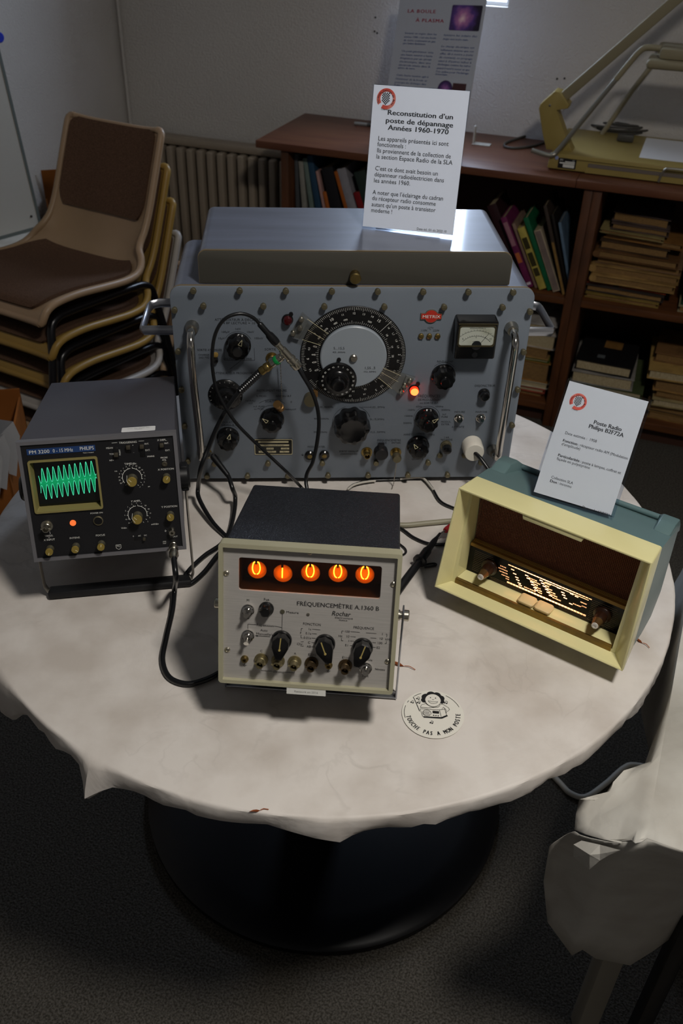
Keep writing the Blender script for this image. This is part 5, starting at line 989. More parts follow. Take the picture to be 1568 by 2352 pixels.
mat('counter_frame', '#a5a188', 0.45, spec=0.4, var=(9, '#98947c', 0.3, 0.7)); mat('brushed', '#b4b0ab', 0.42, 0.25, spec=0.5, var=(40, '#a8a49f', 0.3, 0.7), stretch=(1, 1, 30))
CW, CH, CDp = 0.1010, 0.1748, 0.2258
bm = new(); box(bm, -CW + 0.0035, CW - 0.0025, 0.012, CDp, 0.003, CH - 0.003, 0.0035, 4); cut_front(bm, 0.012); obj('case', bm, 'crackle', C)
ou = rpoly(-CW - 0.001, CW, 0, CH, 0.004, 4); inn = rpoly(-CW + 0.0038, CW - 0.0050, 0.0045, CH - 0.0050, 0.001, 4)
bm = new(); frame(bm, ou, inn, 0.0, 0.0165); obj('bezel', bm, 'counter_frame', C)
YF = 0.006; wx0, wx1, wz0, wz1 = -0.0800, 0.0794, 0.1172, 0.1570
bm = new(); frame(bm, rpoly(-CW + 0.0035, CW - 0.0047, 0.0042, CH - 0.0047, 0.001, 4), rpoly(wx0, wx1, wz0, wz1, 0.003, 4), YF, YF + 0.003); obj('front_panel', bm, 'brushed', C)
bm = new(); x0, x1, z0, z1 = wx0 - 0.001, wx1 + 0.001, wz0 - 0.001, wz1 + 0.001
for a in ((x0, x1, 0.050, 0.052, z0, z1), (x0, x1, 0.0095, 0.051, z0 - 0.001, z0), (x0, x1, 0.0095, 0.051, z1, z1 + 0.001), (x0 - 0.001, x0, 0.0095, 0.051, z0, z1), (x1, x1 + 0.001, 0.0095, 0.051, z0, z1)): box(bm, *a)
obj('display_box', bm, mat('box_dark', '#181210', 0.6), C)
glass('filter_glass', (1.0, 0.74, 0.42), 0.045, 0.03); 
bm = new(); plate(bm, rpoly(wx0 - 0.0005, wx1 + 0.0005, wz0 - 0.0005, wz1 + 0.0005, 0.003), YF + 0.0026, YF + 0.0034); obj('filter_window', bm, 'filter_glass', C)
emit('digit_glow', '#ffb440', 16.0)
tg = bpy.data.materials.new('tube_gas'); tg.use_nodes = True; MATS['tube_gas'] = tg; nt = tg.node_tree
for n in list(nt.nodes):
    if n.type != 'OUTPUT_MATERIAL': nt.nodes.remove(n)
e = nt.nodes.new('ShaderNodeEmission'); e.inputs[0].default_value = lin('#ff7c12'); tc = nt.nodes.new('ShaderNodeTexCoord'); gr = nt.nodes.new('ShaderNodeTexGradient'); gr.gradient_type = 'SPHERICAL'
mp = nt.nodes.new('ShaderNodeMapping'); mp.inputs['Scale'].default_value = (80, 0, 80); mp.inputs['Location'].default_value = (0, 0, 0.384); nt.links.new(tc.outputs['Object'], mp.inputs[0]); nt.links.new(mp.outputs[0], gr.inputs[0])
mr = nt.nodes.new('ShaderNodeMapRange'); mr.inputs[1].default_value = 0.04; mr.inputs[2].default_value = 0.80; mr.inputs[3].default_value = 0.10; mr.inputs[4].default_value = 1.5; nt.links.new(gr.outputs['Fac'], mr.inputs[0]); nt.links.new(mr.outputs[0], e.inputs[1]); nt.links.new(e.outputs[0], nt.nodes['Material Output'].inputs[0])
glass('tube_glass', (0.98, 0.9, 0.85), 0.05, 0.02)
for i, (u, v, dg) in enumerate(((355, 708, '0'), (550, 735, '1'), (758, 730, '0'), (965, 735, '0'), (1168, 745, '0'))):
    x, z = RP.at(*Z4(u, v), yo=0.020)
    bm = new(); lathe(bm, [(0.0112, -0.025), (0.0112, -0.004), (0.010, 0.0), (0.007, 0.003), (0, 0.0045)], 24, '-y'); tb_ = obj('nixie_tube', bm, 'tube_glass', C, (x, 0.018, z + 0.0012))
    bm = new(); disc(bm, 0, -0.0048, 0.0108, 0.008, 28); obj('gas_glow', bm, 'tube_gas', tb_, smooth=False)
    bm = new()
    if dg == '0':
        for sx in (-1, 1): tube(bm, spline([(sx * 0.0012, 0.001, 0.0080), (sx * 0.0030, 0.001, 0.0066), (sx * 0.0042, 0.001, 0.0022), (sx * 0.0042, 0.001, -0.0018), (sx * 0.0028, 0.001, -0.0058), (sx * 0.0008, 0.001, -0.0072)], 4), 0.00055, 8)
    else: tube(bm, [(0.0, 0.001, -0.0072), (0.0, 0.001, 0.0060)], 0.0006, 8)
    obj('digit', bm, 'digit_glow', tb_)
    bm = new(); tube(bm, [(0.0, -0.001, 0.0062), (0.0, -0.001, 0.0135)], 0.0013, 8); obj('seal_pin', bm, mat('seal_dark', '#2a0e06', 0.4), tb_)
# screws
bm = new(); lathe(bm, [(0.0033, 0), (0.0033, 0.001), (0.0022, 0.0018), (0.0018, 0.0008), (0, 0.0008)], 14, '-y'); cs = obj('screw', bm, 'nickel', C, (-0.0013, YF, 0.1687))
for x, z in ((-0.0939, 0.1369), (0.0931, 0.1366), (-0.0924, 0.0408), (0.0928, 0.0401)): copy(cs, C, (x, YF, z))
bm = new(); lathe(bm, [(0.0018, 0), (0.0018, 0.0008), (0, 0.0012)], 10, '-y'); obj('rivet', bm, 'nickel', C, (-0.0006, YF, 0.0926))
for x, z, up in ((-0.0690, 0.0931, -0.15), (-0.0686, 0.0610, -0.9), (0.0682, 0.0295, 0.1)): toggle(x, z, C, YF, up, 0.0073)
bm = new(); lathe(bm, [(0.0085, 0), (0.0085, 0.002), (0.0078, 0.003), (0.0070, 0.010), (0.005, 0.012), (0, 0.0115)], 36, '-y', lobes=6, amp=0.1, lz=(0.0025, 0.011)); obj('fuse_cap', bm, 'bakelite', C, (-0.0480, YF, 0.0965))
bm = new(); lathe(bm, [(0.0027, 0), (0.0027, 0.0006), (0.0018, 0.0008), (0, 0.0003)], 14, '-y'); obj('indicator', bm, 'clear_knob', C, (-0.0299, YF, 0.0938))
def cknob(x, z, ang):
    bm = new(); lathe(bm, [(0.0118, 0), (0.0118, 0.0035), (0.0112, 0.0045), (0, 0.0045)], 32, '-y')
    body = [(-0.0095, 0.0045), (-0.0040, 0.0105), (0.0040, 0.0105), (0.0095, 0.0045), (0.0098, -0.0030), (0.0035, -0.0185), (-0.0035, -0.0185), (-0.0098, -0.0030)]
    plate(bm, body, -0.017, -0.004, 0.0018); k = obj('selector_knob', bm, 'bakelite', C, (x, YF, z), (0, ang, 0))
    bm = new(); box(bm, -0.0006, 0.0006, -0.0176, -0.0168, -0.0050, 0.0100); lathe(bm, [(0.0015, 0.0168), (0.0013, 0.0178), (0, 0.018)], 10, '-y', (0, 0, -0.0050)); obj('index', bm, mat('index_brass', '#c2ae6a', 0.35, 0.4), k)
cknob(-0.0299, 0.0585, R_(5)); cknob(0.0200, 0.0575, R_(-20)); cknob(0.0632, 0.0560, R_(17))
bm = new(); lathe(bm, [(0.0045, 0), (0.0045, 0.0015), (0.0035, 0.002), (0.0032, 0.005), (0.0018, 0.005), (0.0018, 0.001), (0, 0.001)], 18, '-y'); et = obj('earth_socket', bm, 'brass', C, (-0.0722, YF, 0.0305)); copy(et, C, (0.0253, YF, 0.0300))
mat('dull_brass', '#8a8060', 0.42, 0.8)
for x in (-0.0529, -0.0334, -0.0140): bnc(x, 0.0312, C, YF, 0.86, 'dull_brass')
for x in (0.0056, 0.0446): bnc(x, 0.0312, C, YF, 0.86, mat('dull_bronze', '#5a4a34', 0.4, 0.8))
bm = new()
text_bm(bm, [('FRÉQUENCEMÈTRE A.1360 B', 0.0325, 0.1055, 0.0052, {'w': 0.0925, 'b': 0.015}), ('Rochar', 0.0363, 0.0962, 0.0058, {'w': 0.0215, 'b': 0.015, 'sh': 0.25}), ('électronique', 0.0400, 0.0912, 0.0024, {'w': 0.0205}), ('FRANCE', 0.0393, 0.0880, 0.0018), ('M', -0.0692, 0.1052, 0.0030), ('A', -0.0690, 0.0828, 0.0030), ('Fus.', -0.0478, 0.1078, 0.0032), ('Mesure', -0.0185, 0.0938, 0.0030, {'w': 0.0140}), ('Répétition', -0.0493, 0.0752, 0.0030, {'w': 0.0195}), ('Auto', -0.0504, 0.0688, 0.0029), ('Manuelle', -0.0510, 0.0640, 0.0029, {'w': 0.0168}),
    ('FONCTION', 0.0042, 0.0806, 0.0031, {'w': 0.0200}), ('1s', 0.0019, 0.0743, 0.0029), ('0.1s', 0.0005, 0.0688, 0.0029), ('0.01s', -0.0005, 0.0630, 0.0029), ('C', 0.0017, 0.0573, 0.0029), ('AB', 0.0016, 0.0520, 0.0029), ('F', -0.0082, 0.0686, 0.0029), ('Chr.', -0.0085, 0.0545, 0.0029), ('FRÉQUENCE', 0.0631, 0.0803, 0.0031, {'w': 0.0232}), ('100', 0.0445, 0.0745, 0.0029), ('10', 0.0455, 0.0683, 0.0029), ('1', 0.0470, 0.0628, 0.0029), ('E1', 0.0450, 0.0570, 0.0029), ('Hz', 0.0371, 0.0682, 0.0029), ('1', 0.0847, 0.0744, 0.0029), ('10', 0.0835, 0.0684, 0.0029), ('100', 0.0823, 0.0627, 0.0029), ('E2', 0.0810, 0.0567, 0.0029), ('kHz', 0.0916, 0.0681, 0.0029), ('Faible', 0.0705, 0.0402, 0.0029), ('Niveau', 0.0845, 0.0290, 0.0029), ('Fort', 0.0683, 0.0190, 0.0029), ('C', -0.0531, 0.0420, 0.0029), ('A', -0.0140, 0.0418, 0.0029), ('E2(=)', 0.0056, 0.0418, 0.0029), ('E1(~)', 0.0449, 0.0412, 0.0029), ('chrono', -0.0327, 0.0166, 0.0030, {'w': 0.0130})], YF - 0.0003)
def ln(*p, w=0.0005): stroke(bm, list(p), w, YF - 0.0003)
ln((-0.0299, 0.091), (-0.0299, 0.0712)); ln((-0.0299, 0.0740), (-0.0390, 0.0752)); ln((-0.0690, 0.069), (-0.0690, 0.0752), (-0.0595, 0.0752)); ln((-0.0415, 0.0650), (-0.0400, 0.0600)); ln((-0.0600, 0.0612), (-0.0430, 0.0612))
f = bm.faces.new([bm.verts.new((x, YF - 0.0003, z)) for x, z in ((-0.0608, 0.0612), (-0.0575, 0.0600), (-0.0575, 0.0624))])
ln((-0.0529, 0.0200), (-0.0529, 0.0166), (-0.0400, 0.0166)); ln((-0.0255, 0.0166), (-0.0140, 0.0166), (-0.0140, 0.0205)); ln((0.0530, 0.0297), (0.0610, 0.0297))
for z, xe in ((0.0743, 0.0140), (0.0688, 0.0100), (0.0630, 0.0090), (0.0573, 0.0085), (0.0520, 0.0090)): ln((0.0045, z), (xe, z))
for z, xe in ((0.0745, 0.0590), (0.0683, 0.0545), (0.0628, 0.0530), (0.0570, 0.0530)): ln((0.0485, z), (xe, z))
for z, xe in ((0.0744, 0.0660), (0.0684, 0.0715), (0.0627, 0.0740), (0.0567, 0.0745)): ln((0.0780, z), (xe, z))
ln((-0.0060, 0.0745), (-0.0078, 0.0745), (-0.0078, 0.0715)); ln((-0.0078, 0.066), (-0.0078, 0.0625), (-0.0060, 0.0625)); ln((-0.0045, 0.0578), (-0.0080, 0.0573)); ln((-0.0045, 0.0518), (-0.0080, 0.0522)); ln((0.0405, 0.0748), (0.0385, 0.0748), (0.0385, 0.0715)); ln((0.0385, 0.0655), (0.0385, 0.0625), (0.0405, 0.0625)); ln((0.0885, 0.0745), (0.0898, 0.0745), (0.0898, 0.0710)); ln((0.0898, 0.0655), (0.0898, 0.0625), (0.0880, 0.0625))
for x in (-0.0722, 0.0253):
    ln((x, 0.0255), (x, 0.0225))
    for k, hw in enumerate((0.0025, 0.0017, 0.0009)): ln((x - hw, 0.0225 - k * 0.0010), (x + hw, 0.0225 - k * 0.0010), w=0.0004)
obj('lettering', bm, mat('counter_ink', '#1c1b1d', 0.7), C, smooth=False)
bm = new(); box(bm, -0.022, 0.0235, 0.0005, 0.0012, -0.0085, 0.001); ct = obj('paper_tab', bm, 'label_paper', C); bm = new(); text_bm(bm, [('Restauré en 2016', 0.0008, -0.0045, 0.0026, {'w': 0.0275})], 0.0003); obj('lettering', bm, 'grey_ink', ct, smooth=False)
# carrying strap used as a stand
for sx in (-1, 1):
    bm = new(); lathe(bm, [(0.0065, 0), (0.0065, 0.006), (0.005, 0.0065), (0.005, 0.010), (0.0068, 0.0105), (0.0068, 0.016), (0.006, 0.017), (0, 0.017)], 20, 'x' if sx > 0 else '-x', (sx * (CW - 0.003), 0.048, 0.079)); obj('pivot_bolt', bm, 'nickel', C)
    bm = new(); x = sx * 0.1080; box(bm, x - 0.001, x + 0.001, -0.0075, 0.0075, -0.136, 0.010, 0.0008, M=Matrix.Translation((0, 0.048, 0.079)) @ Matrix.Rotation(R_(16.6), 4, 'X')); obj('stand_strap', bm, 'alu', C)
bm = new(); p0 = Vector((0, 0.048, 0.079)) + Matrix.Rotation(R_(16.6), 3, 'X') @ Vector((0, 0, -0.136)); box(bm, -0.109, 0.109, p0.y - 0.0075, p0.y + 0.0075, p0.z - 0.001, p0.z + 0.001, 0.0005); obj('stand_bar', bm, 'alu', C)
bm = new()
for sx in (-1, 1): lathe(bm, [(0.007, 0), (0.006, 0.011), (0, 0.011)], 14, 'z', (sx * 0.08, 0.21, -0.0085))
obj('rear_foot', bm, 'black_rubber', C)

# ================================================================== RADIO
DP = Pose((0.2470, 0.8853, 0.0345 + TZ), -0.1218, 0.0123, -0.5768)
D = thing('table_radio', 'cream and green plastic valve radio with a lit dial, right side of the table', 'radio', DP.loc, DP.rot)
mat('cream_plastic', '#d9d29e', 0.22, spec=0.5, var=(6, '#d0c892', 0.35, 0.7)); mat('green_plastic', '#586f70', 0.33, spec=0.5); mat('grille_brown', '#7c4a34', 0.4, spec=0.5); mat('grille_back', '#140c08', 0.9)
mat('gold_trim', '#b08a4a', 0.28, 0.7); mat('strip_brown', '#6b5630', 0.3, 0.5, var=(30, '#8a6c30', 0.4, 0.7)); mat('cream_button', '#d4bd8c', 0.3, spec=0.5)
RWb, RWt, RH = 0.1370, 0.1295, 0.1632
outer = [(-RWb, 0.0), (RWb, 0.0), (RWt, RH), (-RWt, RH)]
back = [(-RWb + 0.004, 0.006), (RWb - 0.004, 0.006), (RWt - 0.002, RH - 0.001), (-RWt + 0.002, RH - 0.001)]
inner = [(-0.1215, 0.0060), (0.1175, 0.0060), (0.1165, 0.1500), (-0.1205, 0.1500)]
def loft(bm, secs, close=False, cap=False):      # sections: list of (outline, y)
    V = [[bm.verts.new((x, y, z)) for x, z in o] for o, y in secs]
    for A, B in zip(V, V[1:]):
        n = len(A)
        for i in range(n): bm.faces.new((A[i], A[(i + 1) % n], B[(i + 1) % n], B[i]))
    if cap: bm.faces.new(V[-1])
    bmesh.ops.recalc_face_normals(bm, faces=bm.faces); return bm
def inset(o, d):
    cx = sum(p[0] for p in o) / 4; cz = sum(p[1] for p in o) / 4
    return [(x - math.copysign(d, x - cx), z - math.copysign(d, z - cz)) for x, z in o]
bm = new(); lip = inset(outer, 0.0035)
loft(bm, [(back, 0.048), (outer, 0.003), (inset(outer, 0.0008), 0.0004), (inset(outer, 0.002), 0.0), (lip, 0.001), (inner, 0.022), ([(-0.1165, 0.0100), (0.1125, 0.0100), (0.1125, 0.1480), (-0.1165, 0.1480)], 0.0225), ([(-0.1140, 0.0120), (0.1100, 0.0120), (0.1085, 0.1470), (-0.1130, 0.1470)], 0.062)])
bmesh.ops.bevel(bm, geom=[e for e in bm.edges if abs(e.verts[0].co.y - 0.048) < 1e-6 and abs(e.verts[1].co.y - 0.003) < 1e-6], offset=0.003, segments=3, profile=0.5, affect='EDGES')
obj('front_frame', bm, 'cream_plastic', D, angle=30)
bm = new()
GD1 = 0.168; ear = 0.163; dip = 0.1495
# cabinet: sections from front to back, with raised ears left and right at the back
def cab(y, zt, wi, za=0.008): return ([(-wi, za), (wi, za), (wi - 0.005, zt), (-wi + 0.005, zt)], y)
loft(bm, [cab(0.046, RH - 0.003, 0.1325), cab(0.085, RH - 0.005, 0.1325), cab(0.128, dip, 0.1315, 0.012), cab(GD1, dip - 0.012, 0.128, 0.030)], cap=True)
obj('cabinet', bm, 'green_plastic', D, angle=25)
for sx in (-1, 1):
    bm = new(); xo = 0.1262; pf = [(0.090, RH - 0.006), (0.112, RH + 0.001), (0.135, RH - 0.001), (0.150, 0.150), (0.166, 0.13), (0.12, 0.14)]
    t = [(y, z) for y, z in pf]
    A = [bm.verts.new((sx * xo, y, z)) for y, z in t]; B = [bm.verts.new((sx * (xo - 0.022 - 0.010 * (1 if z < 0.152 else 0)), y, z)) for y, z in t]
    n = len(t); bm.faces.new(A); bm.faces.new(B[::-1])
    for i in range(n): bm.faces.new((A[i], B[i], B[(i + 1) % n], A[(i + 1) % n]))
    bmesh.ops.recalc_face_normals(bm, faces=bm.faces); bmesh.ops.bevel(bm, geom=list(bm.edges), offset=0.0025, segments=2, profile=0.5, affect='EDGES'); obj('cabinet_ear', bm, 'green_plastic', D)
bm = new(); tube(bm, spline([(-0.10, 0.146, 0.1490), (-0.05, 0.148, 0.1475), (0.05, 0.148, 0.1475), (0.10, 0.146, 0.1490)], 5), 0.004, 10); obj('handle_rod', bm, 'green_plastic', D)
# grille: leaning bars
def gp_(x, k):   # k 0 at bottom, 1 at top of the grille
    return (x, 0.056 - 0.013 * k, 0.0665 + 0.081 * k)
gx0, gx1 = -0.1125, 0.1085
bm = new(); f = bm.faces.new([bm.verts.new((x, y + 0.004, z)) for x, y, z in (gp_(gx0, -0.02), gp_(gx1, -0.02), gp_(gx1, 1), gp_(gx0, 1))]); obj('grille_backing', bm, 'grille_back', D, smooth=False)
bm = new(); n = 96
for i in range(n + 1):
    x = gx0 + (gx1 - gx0) * i / n; a, b_ = gp_(x, 0), gp_(x, 1); tube(bm, [a, b_], 0.00062, 4)
for i in range(34):
    k = i / 33; a, b_ = gp_(gx0, k), gp_(gx1, k); tube(bm, [(a[0], a[1] - 0.0002, a[2]), (b_[0], b_[1] - 0.0002, b_[2])], 0.00058, 4)
gr_ = obj('grille', bm, 'grille_brown', D, smooth=False)
bm = new(); plate(bm, [(-0.036, 0.1530), (0.042, 0.1530), (0.045, 0.1608), (-0.039, 0.1608)], 0.0015, 0.016, 0.0008); obj('upper_lip', bm, 'cream_plastic', D)
# gold ledge with its textured strip
bm = new(); V = [(-0.1135, 0.0580, 0.0660), (0.1095, 0.0580, 0.0660), (0.1095, 0.0455, 0.0632), (-0.1135, 0.0455, 0.0632), (-0.1135, 0.0445, 0.0590), (0.1095, 0.0445, 0.0590)]
vv = [bm.verts.new(p) for p in V]; bm.faces.new((vv[0], vv[1], vv[2], vv[3])); bm.faces.new((vv[3], vv[2], vv[5], vv[4])); obj('ledge', bm, 'gold_trim', D, smooth=False)
bm = new()
for i in range(97):
    x = gx0 + (gx1 - gx0) * i / 96; tube(bm, [(x, 0.0565, 0.0660), (x, 0.0500, 0.0646)], 0.0005, 4)
for k in range(5): tube(bm, [(gx0, 0.0565 - 0.0016 * k, 0.0660 - 0.00036 * k), (gx1, 0.0565 - 0.0016 * k, 0.0660 - 0.00036 * k)], 0.00045, 4)
obj('ledge_ribs', bm, 'gold_trim', D, smooth=False)
# dial plate
def dq(x, k): return (x, 0.0465 + 0.0045 * (1 - k), 0.0140 + 0.0445 * k)        # k 0 bottom, 1 top
bm = new(); t = bm.faces.new([bm.verts.new(dq(*p)) for p in ((-0.1140, 0), (0.1100, 0), (0.1100, 1), (-0.1140, 1))]); obj('dial_glass', bm, mat('dial_glass', '#0b0a09', 0.25, spec=0.2), D, smooth=False)
lit = bpy.data.materials.new('dial_lit'); lit.use_nodes = True; MATS['dial_lit'] = lit; nt = lit.node_tree
for n_ in list(nt.nodes):
    if n_.type != 'OUTPUT_MATERIAL': nt.nodes.remove(n_)
e = nt.nodes.new('ShaderNodeEmission'); e.inputs[0].default_value = lin('#ffb27a'); tc = nt.nodes.new('ShaderNodeTexCoord'); mp = nt.nodes.new('ShaderNodeMapping'); mp.inputs['Location'].default_value = (-0.02, 0, -1.2); mp.inputs['Scale'].default_value = (11, 0, 30); mp.vector_type = 'POINT'
gd = nt.nodes.new('ShaderNodeTexGradient'); gd.gradient_type = 'SPHERICAL'; nt.links.new(tc.outputs['Object'], mp.inputs[0]); nt.links.new(mp.outputs[0], gd.inputs[0])
mr = nt.nodes.new('ShaderNodeMapRange'); mr.inputs[1].default_value = 0.0; mr.inputs[2].default_value = 0.95; mr.inputs[3].default_value = 0.25; mr.inputs[4].default_value = 8.5; nt.links.new(gd.outputs[0], mr.inputs[0]); nt.links.new(mr.outputs[0], e.inputs[1]); nt.links.new(e.outputs[0], nt.nodes['Material Output'].inputs[0])
mat('dial_print', '#6d5a44', 0.5)
def dstroke(bm, x0, k0, x1, k1, w):
    a, b_ = Vector((x0, k0 * 0.0447)), Vector((x1, k1 * 0.0447)); d = (b_ - a).normalized(); n = Vector((-d.y, d.x)) * w / 2
    bm.faces.new([bm.verts.new(Vector(dq(q.x, q.y / 0.0447)) + Vector((0, -0.0003, 0))) for q in (a - n, b_ - n, b_ + n, a + n)])
bm = new()
# bright scale bands
for x0, x1, k, w in ((-0.055, 0.066, 0.86, 0.0014), (-0.052, 0.064, 0.205, 0.0026), (0.0, 0.062, 0.79, 0.0009)):
    n = 26
    for i in range(n):
        a = x0 + (x1 - x0) * i / n; b_ = x0 + (x1 - x0) * (i + 0.86) / n; dstroke(bm, a, k, b_, k, w)
# station marks
for x, k in ((-0.050, 0.74), (-0.046, 0.62), (-0.042, 0.52), (-0.040, 0.44), (-0.037, 0.35), (-0.035, 0.29), (-0.029, 0.74), (-0.026, 0.66), (-0.020, 0.58), (-0.018, 0.50), (-0.014, 0.42), (-0.012, 0.35), (-0.008, 0.78), (-0.005, 0.70), (-0.002, 0.62), (0.002, 0.54), (0.005, 0.46), (0.009, 0.38), (0.017, 0.78), (0.024, 0.68), (0.026, 0.60), (0.029, 0.52), (0.038, 0.40), (0.036, 0.76), (0.043, 0.74)):
    dstroke(bm, x, k, x + 0.0048, k, 0.0014)
dl = obj('dial_lights', bm, 'dial_lit', D, smooth=False)
bm = new(); st_ = []
for s, x, k in (('TOULOUSE', -0.0235, 0.70), ('STRASBOURG', -0.021, 0.63), ('PARIS', -0.0145, 0.55), ('MAROC', -0.0125, 0.47), ('ALGER', -0.0085, 0.395), ('PARIS', -0.0065, 0.32), ('MOSCOU', -0.002, 0.755), ('PARIS', 0.0008, 0.675), ('NANCY', 0.0035, 0.595), ('LIMOGES', 0.0075, 0.515), ('SOTTENS', 0.0105, 0.435), ('BRUXELLES', 0.0145, 0.355), ('RADIO FRANCE', -0.027, 0.30), ('LYON', 0.055, 0.50), ('RENNES', 0.052, 0.62), ('BUDAPEST', 0.043, 0.45), ('EUROPE', -0.066, 0.70), ('DROITWICH', -0.068, 0.60), ('HILVERSUM', -0.066, 0.50), ('ANDORRA', -0.062, 0.40), ('LILLE', -0.055, 0.32)):
    tb2 = new(); text_bm(tb2, [(s, 0, 0, 0.0017, {'al': 'LEFT', 'res': 1})], 0)
    for v in tb2.verts: v.co = Vector(dq(x + v.co.x, k + v.co.z / 0.0447)) + Vector((0, -0.0004, 0))
    put(bm, tb2)
obj('dial_lettering', bm, 'dial_lit', D, smooth=False)
bm = new()
for i in range(12):
    k = 0.12 + i * 0.068
    dstroke(bm, -0.106, k, -0.074 - 0.002 * (i % 3), k, 0.00045); dstroke(bm, 0.066, k, 0.103, k, 0.00045)
for k in (0.04, 0.09, 0.14): dstroke(bm, -0.078, k, -0.028, k, 0.0006); dstroke(bm, 0.026, k, 0.09, k, 0.0005)
obj('dial_lines', bm, 'dial_print', D, smooth=False)
# lower shelf and strip
bm = new(); vv = [bm.verts.new(p) for p in ((-0.1145, 0.0510, 0.0140), (0.1105, 0.0510, 0.0140), (0.1110, 0.0265, 0.0135), (-0.1160, 0.0265, 0.0135))]; bm.faces.new(vv); obj('dial_shelf', bm, 'cream_plastic', D, smooth=False)
bm = new(); box(bm, -0.1165, 0.1115, 0.0215, 0.0268, 0.0052, 0.0138, 0.0006); obj('trim_strip', bm, 'strip_brown', D)
# tuning knobs
mat('knob_brown', '#26140b', 0.3, spec=0.5); mat('knob_tip', '#8a6a44', 0.3, 0.8); mat('jewel', '#c8c4bc', 0.15, 0.3)
for x, z in ((-0.0800, 0.0360), (0.0840, 0.0375)):
    bm = new(); lathe(bm, [(0.0118, 0), (0.0118, 0.003), (0.011, 0.004), (0.0085, 0.0055), (0.0078, 0.016), (0.0068, 0.018), (0, 0.018)], 48, '-y', lobes=16, amp=0.05, lz=(0.005, 0.017)); k = obj('tuning_knob', bm, 'knob_brown', D, (x, 0.0478, z), (R_(4), 0, 0))
    bm = new(); lathe(bm, [(0.0068, 0.018), (0.0052, 0.027), (0.005, 0.0285), (0, 0.0285)], 28, '-y', lobes=14, amp=0.04, lz=(0.0185, 0.0275)); t_ = obj('tip', bm, 'knob_tip', k); bm = new(); lathe(bm, [(0.0046, 0.0285), (0.0042, 0.0302), (0.0025, 0.0306), (0.0022, 0.0298), (0, 0.0296)], 24, '-y'); obj('jewel', bm, 'jewel', t_)
# push buttons
for x0, x1 in ((-0.0255, -0.0020), (-0.0010, 0.0225)):
    bm = new(); box(bm, x0, x1, 0.0250, 0.0440, 0.0140, 0.0235, 0.0040, 3)
    for v in bm.verts:
        if v.co.y < 0.03 and v.co.z > 0.02: v.co.z -= 0.0035
    obj('push_button', bm, 'cream_button', D)
for x, z in ((-0.09, 0.0), (0.09, 0.0)):
    pass
for x in (-0.1, 0.1):
    bm = new(); box(bm, x - 0.012, x + 0.012, 0.055, 0.075, -0.024, 0.010, 0.002); obj('foot', bm, 'green_plastic', D)
    bm = new(); box(bm, x - 0.012, x + 0.012, 0.148, 0.160, -0.0135, 0.030, 0.002); obj('foot', bm, 'green_plastic', D)

# ================================================================== PAPER BADGE ON THE CLOTH
mat('badge_white', '#d9d6cc', 0.55)
bc = (P(922, 1645, TZ) + P(1065, 1640, TZ)) / 2
B_ = thing('round_sticker', 'round white cut-out sticker with black cartoon print lying on the tablecloth', 'sticker', (bc.x, bc.y + 0.0005, TZ + 0.0008), (0, 0, R_(-5)))
RB = 0.0385
bm = new(); lathe(bm, [(0, 0), (RB, 0.0005), (RB, 0.0010), (0, 0.0006)], 64, 'z')
obj('paper', bm, 'badge_white', B_)
bm = new(); ri = 0.0355
arc_text(bm, 'TOUCHE PAS A MON POSTE', 0, 0, 0.0310, R_(196), R_(364), 0.0060, 0, True, 0, 0.045, 0.60)
for a0, a1 in ((25, 66), (116, 136), (150, 158), (165, 198)):
    stroke(bm, [(ri * math.cos(R_(a)), ri * math.sin(R_(a))) for a in range(a0, a1 + 1, 3)], 0.0007, 0)
# a plain curly-haired figure leaning over a radio, with notes
for cx, cz, r in ((-0.009, 0.026, 0.006), (-0.003, 0.0305, 0.006), (0.004, 0.0305, 0.0055), (0.009, 0.0265, 0.005), (-0.0115, 0.021, 0.004), (0.0105, 0.0215, 0.0035)): disc(bm, cx, cz, r, 0.0)
stroke(bm, [(-0.0255, 0.0245), (-0.0225, 0.018), (-0.0165, 0.002)], 0.0009, 0)
def outline(pts, w=0.0005): stroke(bm, pts + [pts[0]], w, 0)
outline([(-0.016, 0.006), (0.008, 0.0075), (0.0105, -0.0045), (-0.0125, -0.006)]); outline([(0.008, 0.0075), (0.0145, 0.0095), (0.017, 0.000), (0.0105, -0.0045)])
stroke(bm, [(-0.0115, -0.0065), (0.011, -0.0055), (0.018, -0.0005)], 0.0022, 0)
for k in range(5): stroke(bm, [(-0.0115 + k * 0.0017, -0.003), (-0.0120 + k * 0.0017, 0.0035)], 0.0005, 0)
stroke(bm, [(-0.0075 + 0.0052 * math.cos(R_(a)), 0.0005 + 0.0048 * math.sin(R_(a))) for a in range(0, 361, 20)], 0.0005, 0); rect(bm, -0.0005, 0.0075, 0.001, 0.005, 0.0)
for k in range(3): disc(bm, 0.001 + 0.0028 * k, -0.0025, 0.0009, 0.0, 8)
stroke(bm, [(-0.016, 0.0085), (-0.0145, 0.013), (-0.0095, 0.0155), (-0.004, 0.0125)], 0.0005, 0); stroke(bm, [(-0.016, 0.0085), (-0.006, 0.0088), (0.006, 0.0115), (0.0085, 0.0145)], 0.0006, 0); stroke(bm, [(0.006, 0.015), (0.0115, 0.0175), (0.019, 0.0125), (0.0205, 0.0095), (0.0175, 0.0055)], 0.0005, 0); stroke(bm, [(0.011, 0.0095), (0.013, 0.0125), (0.0165, 0.008), (0.0165, 0.003)], 0.0005, 0)
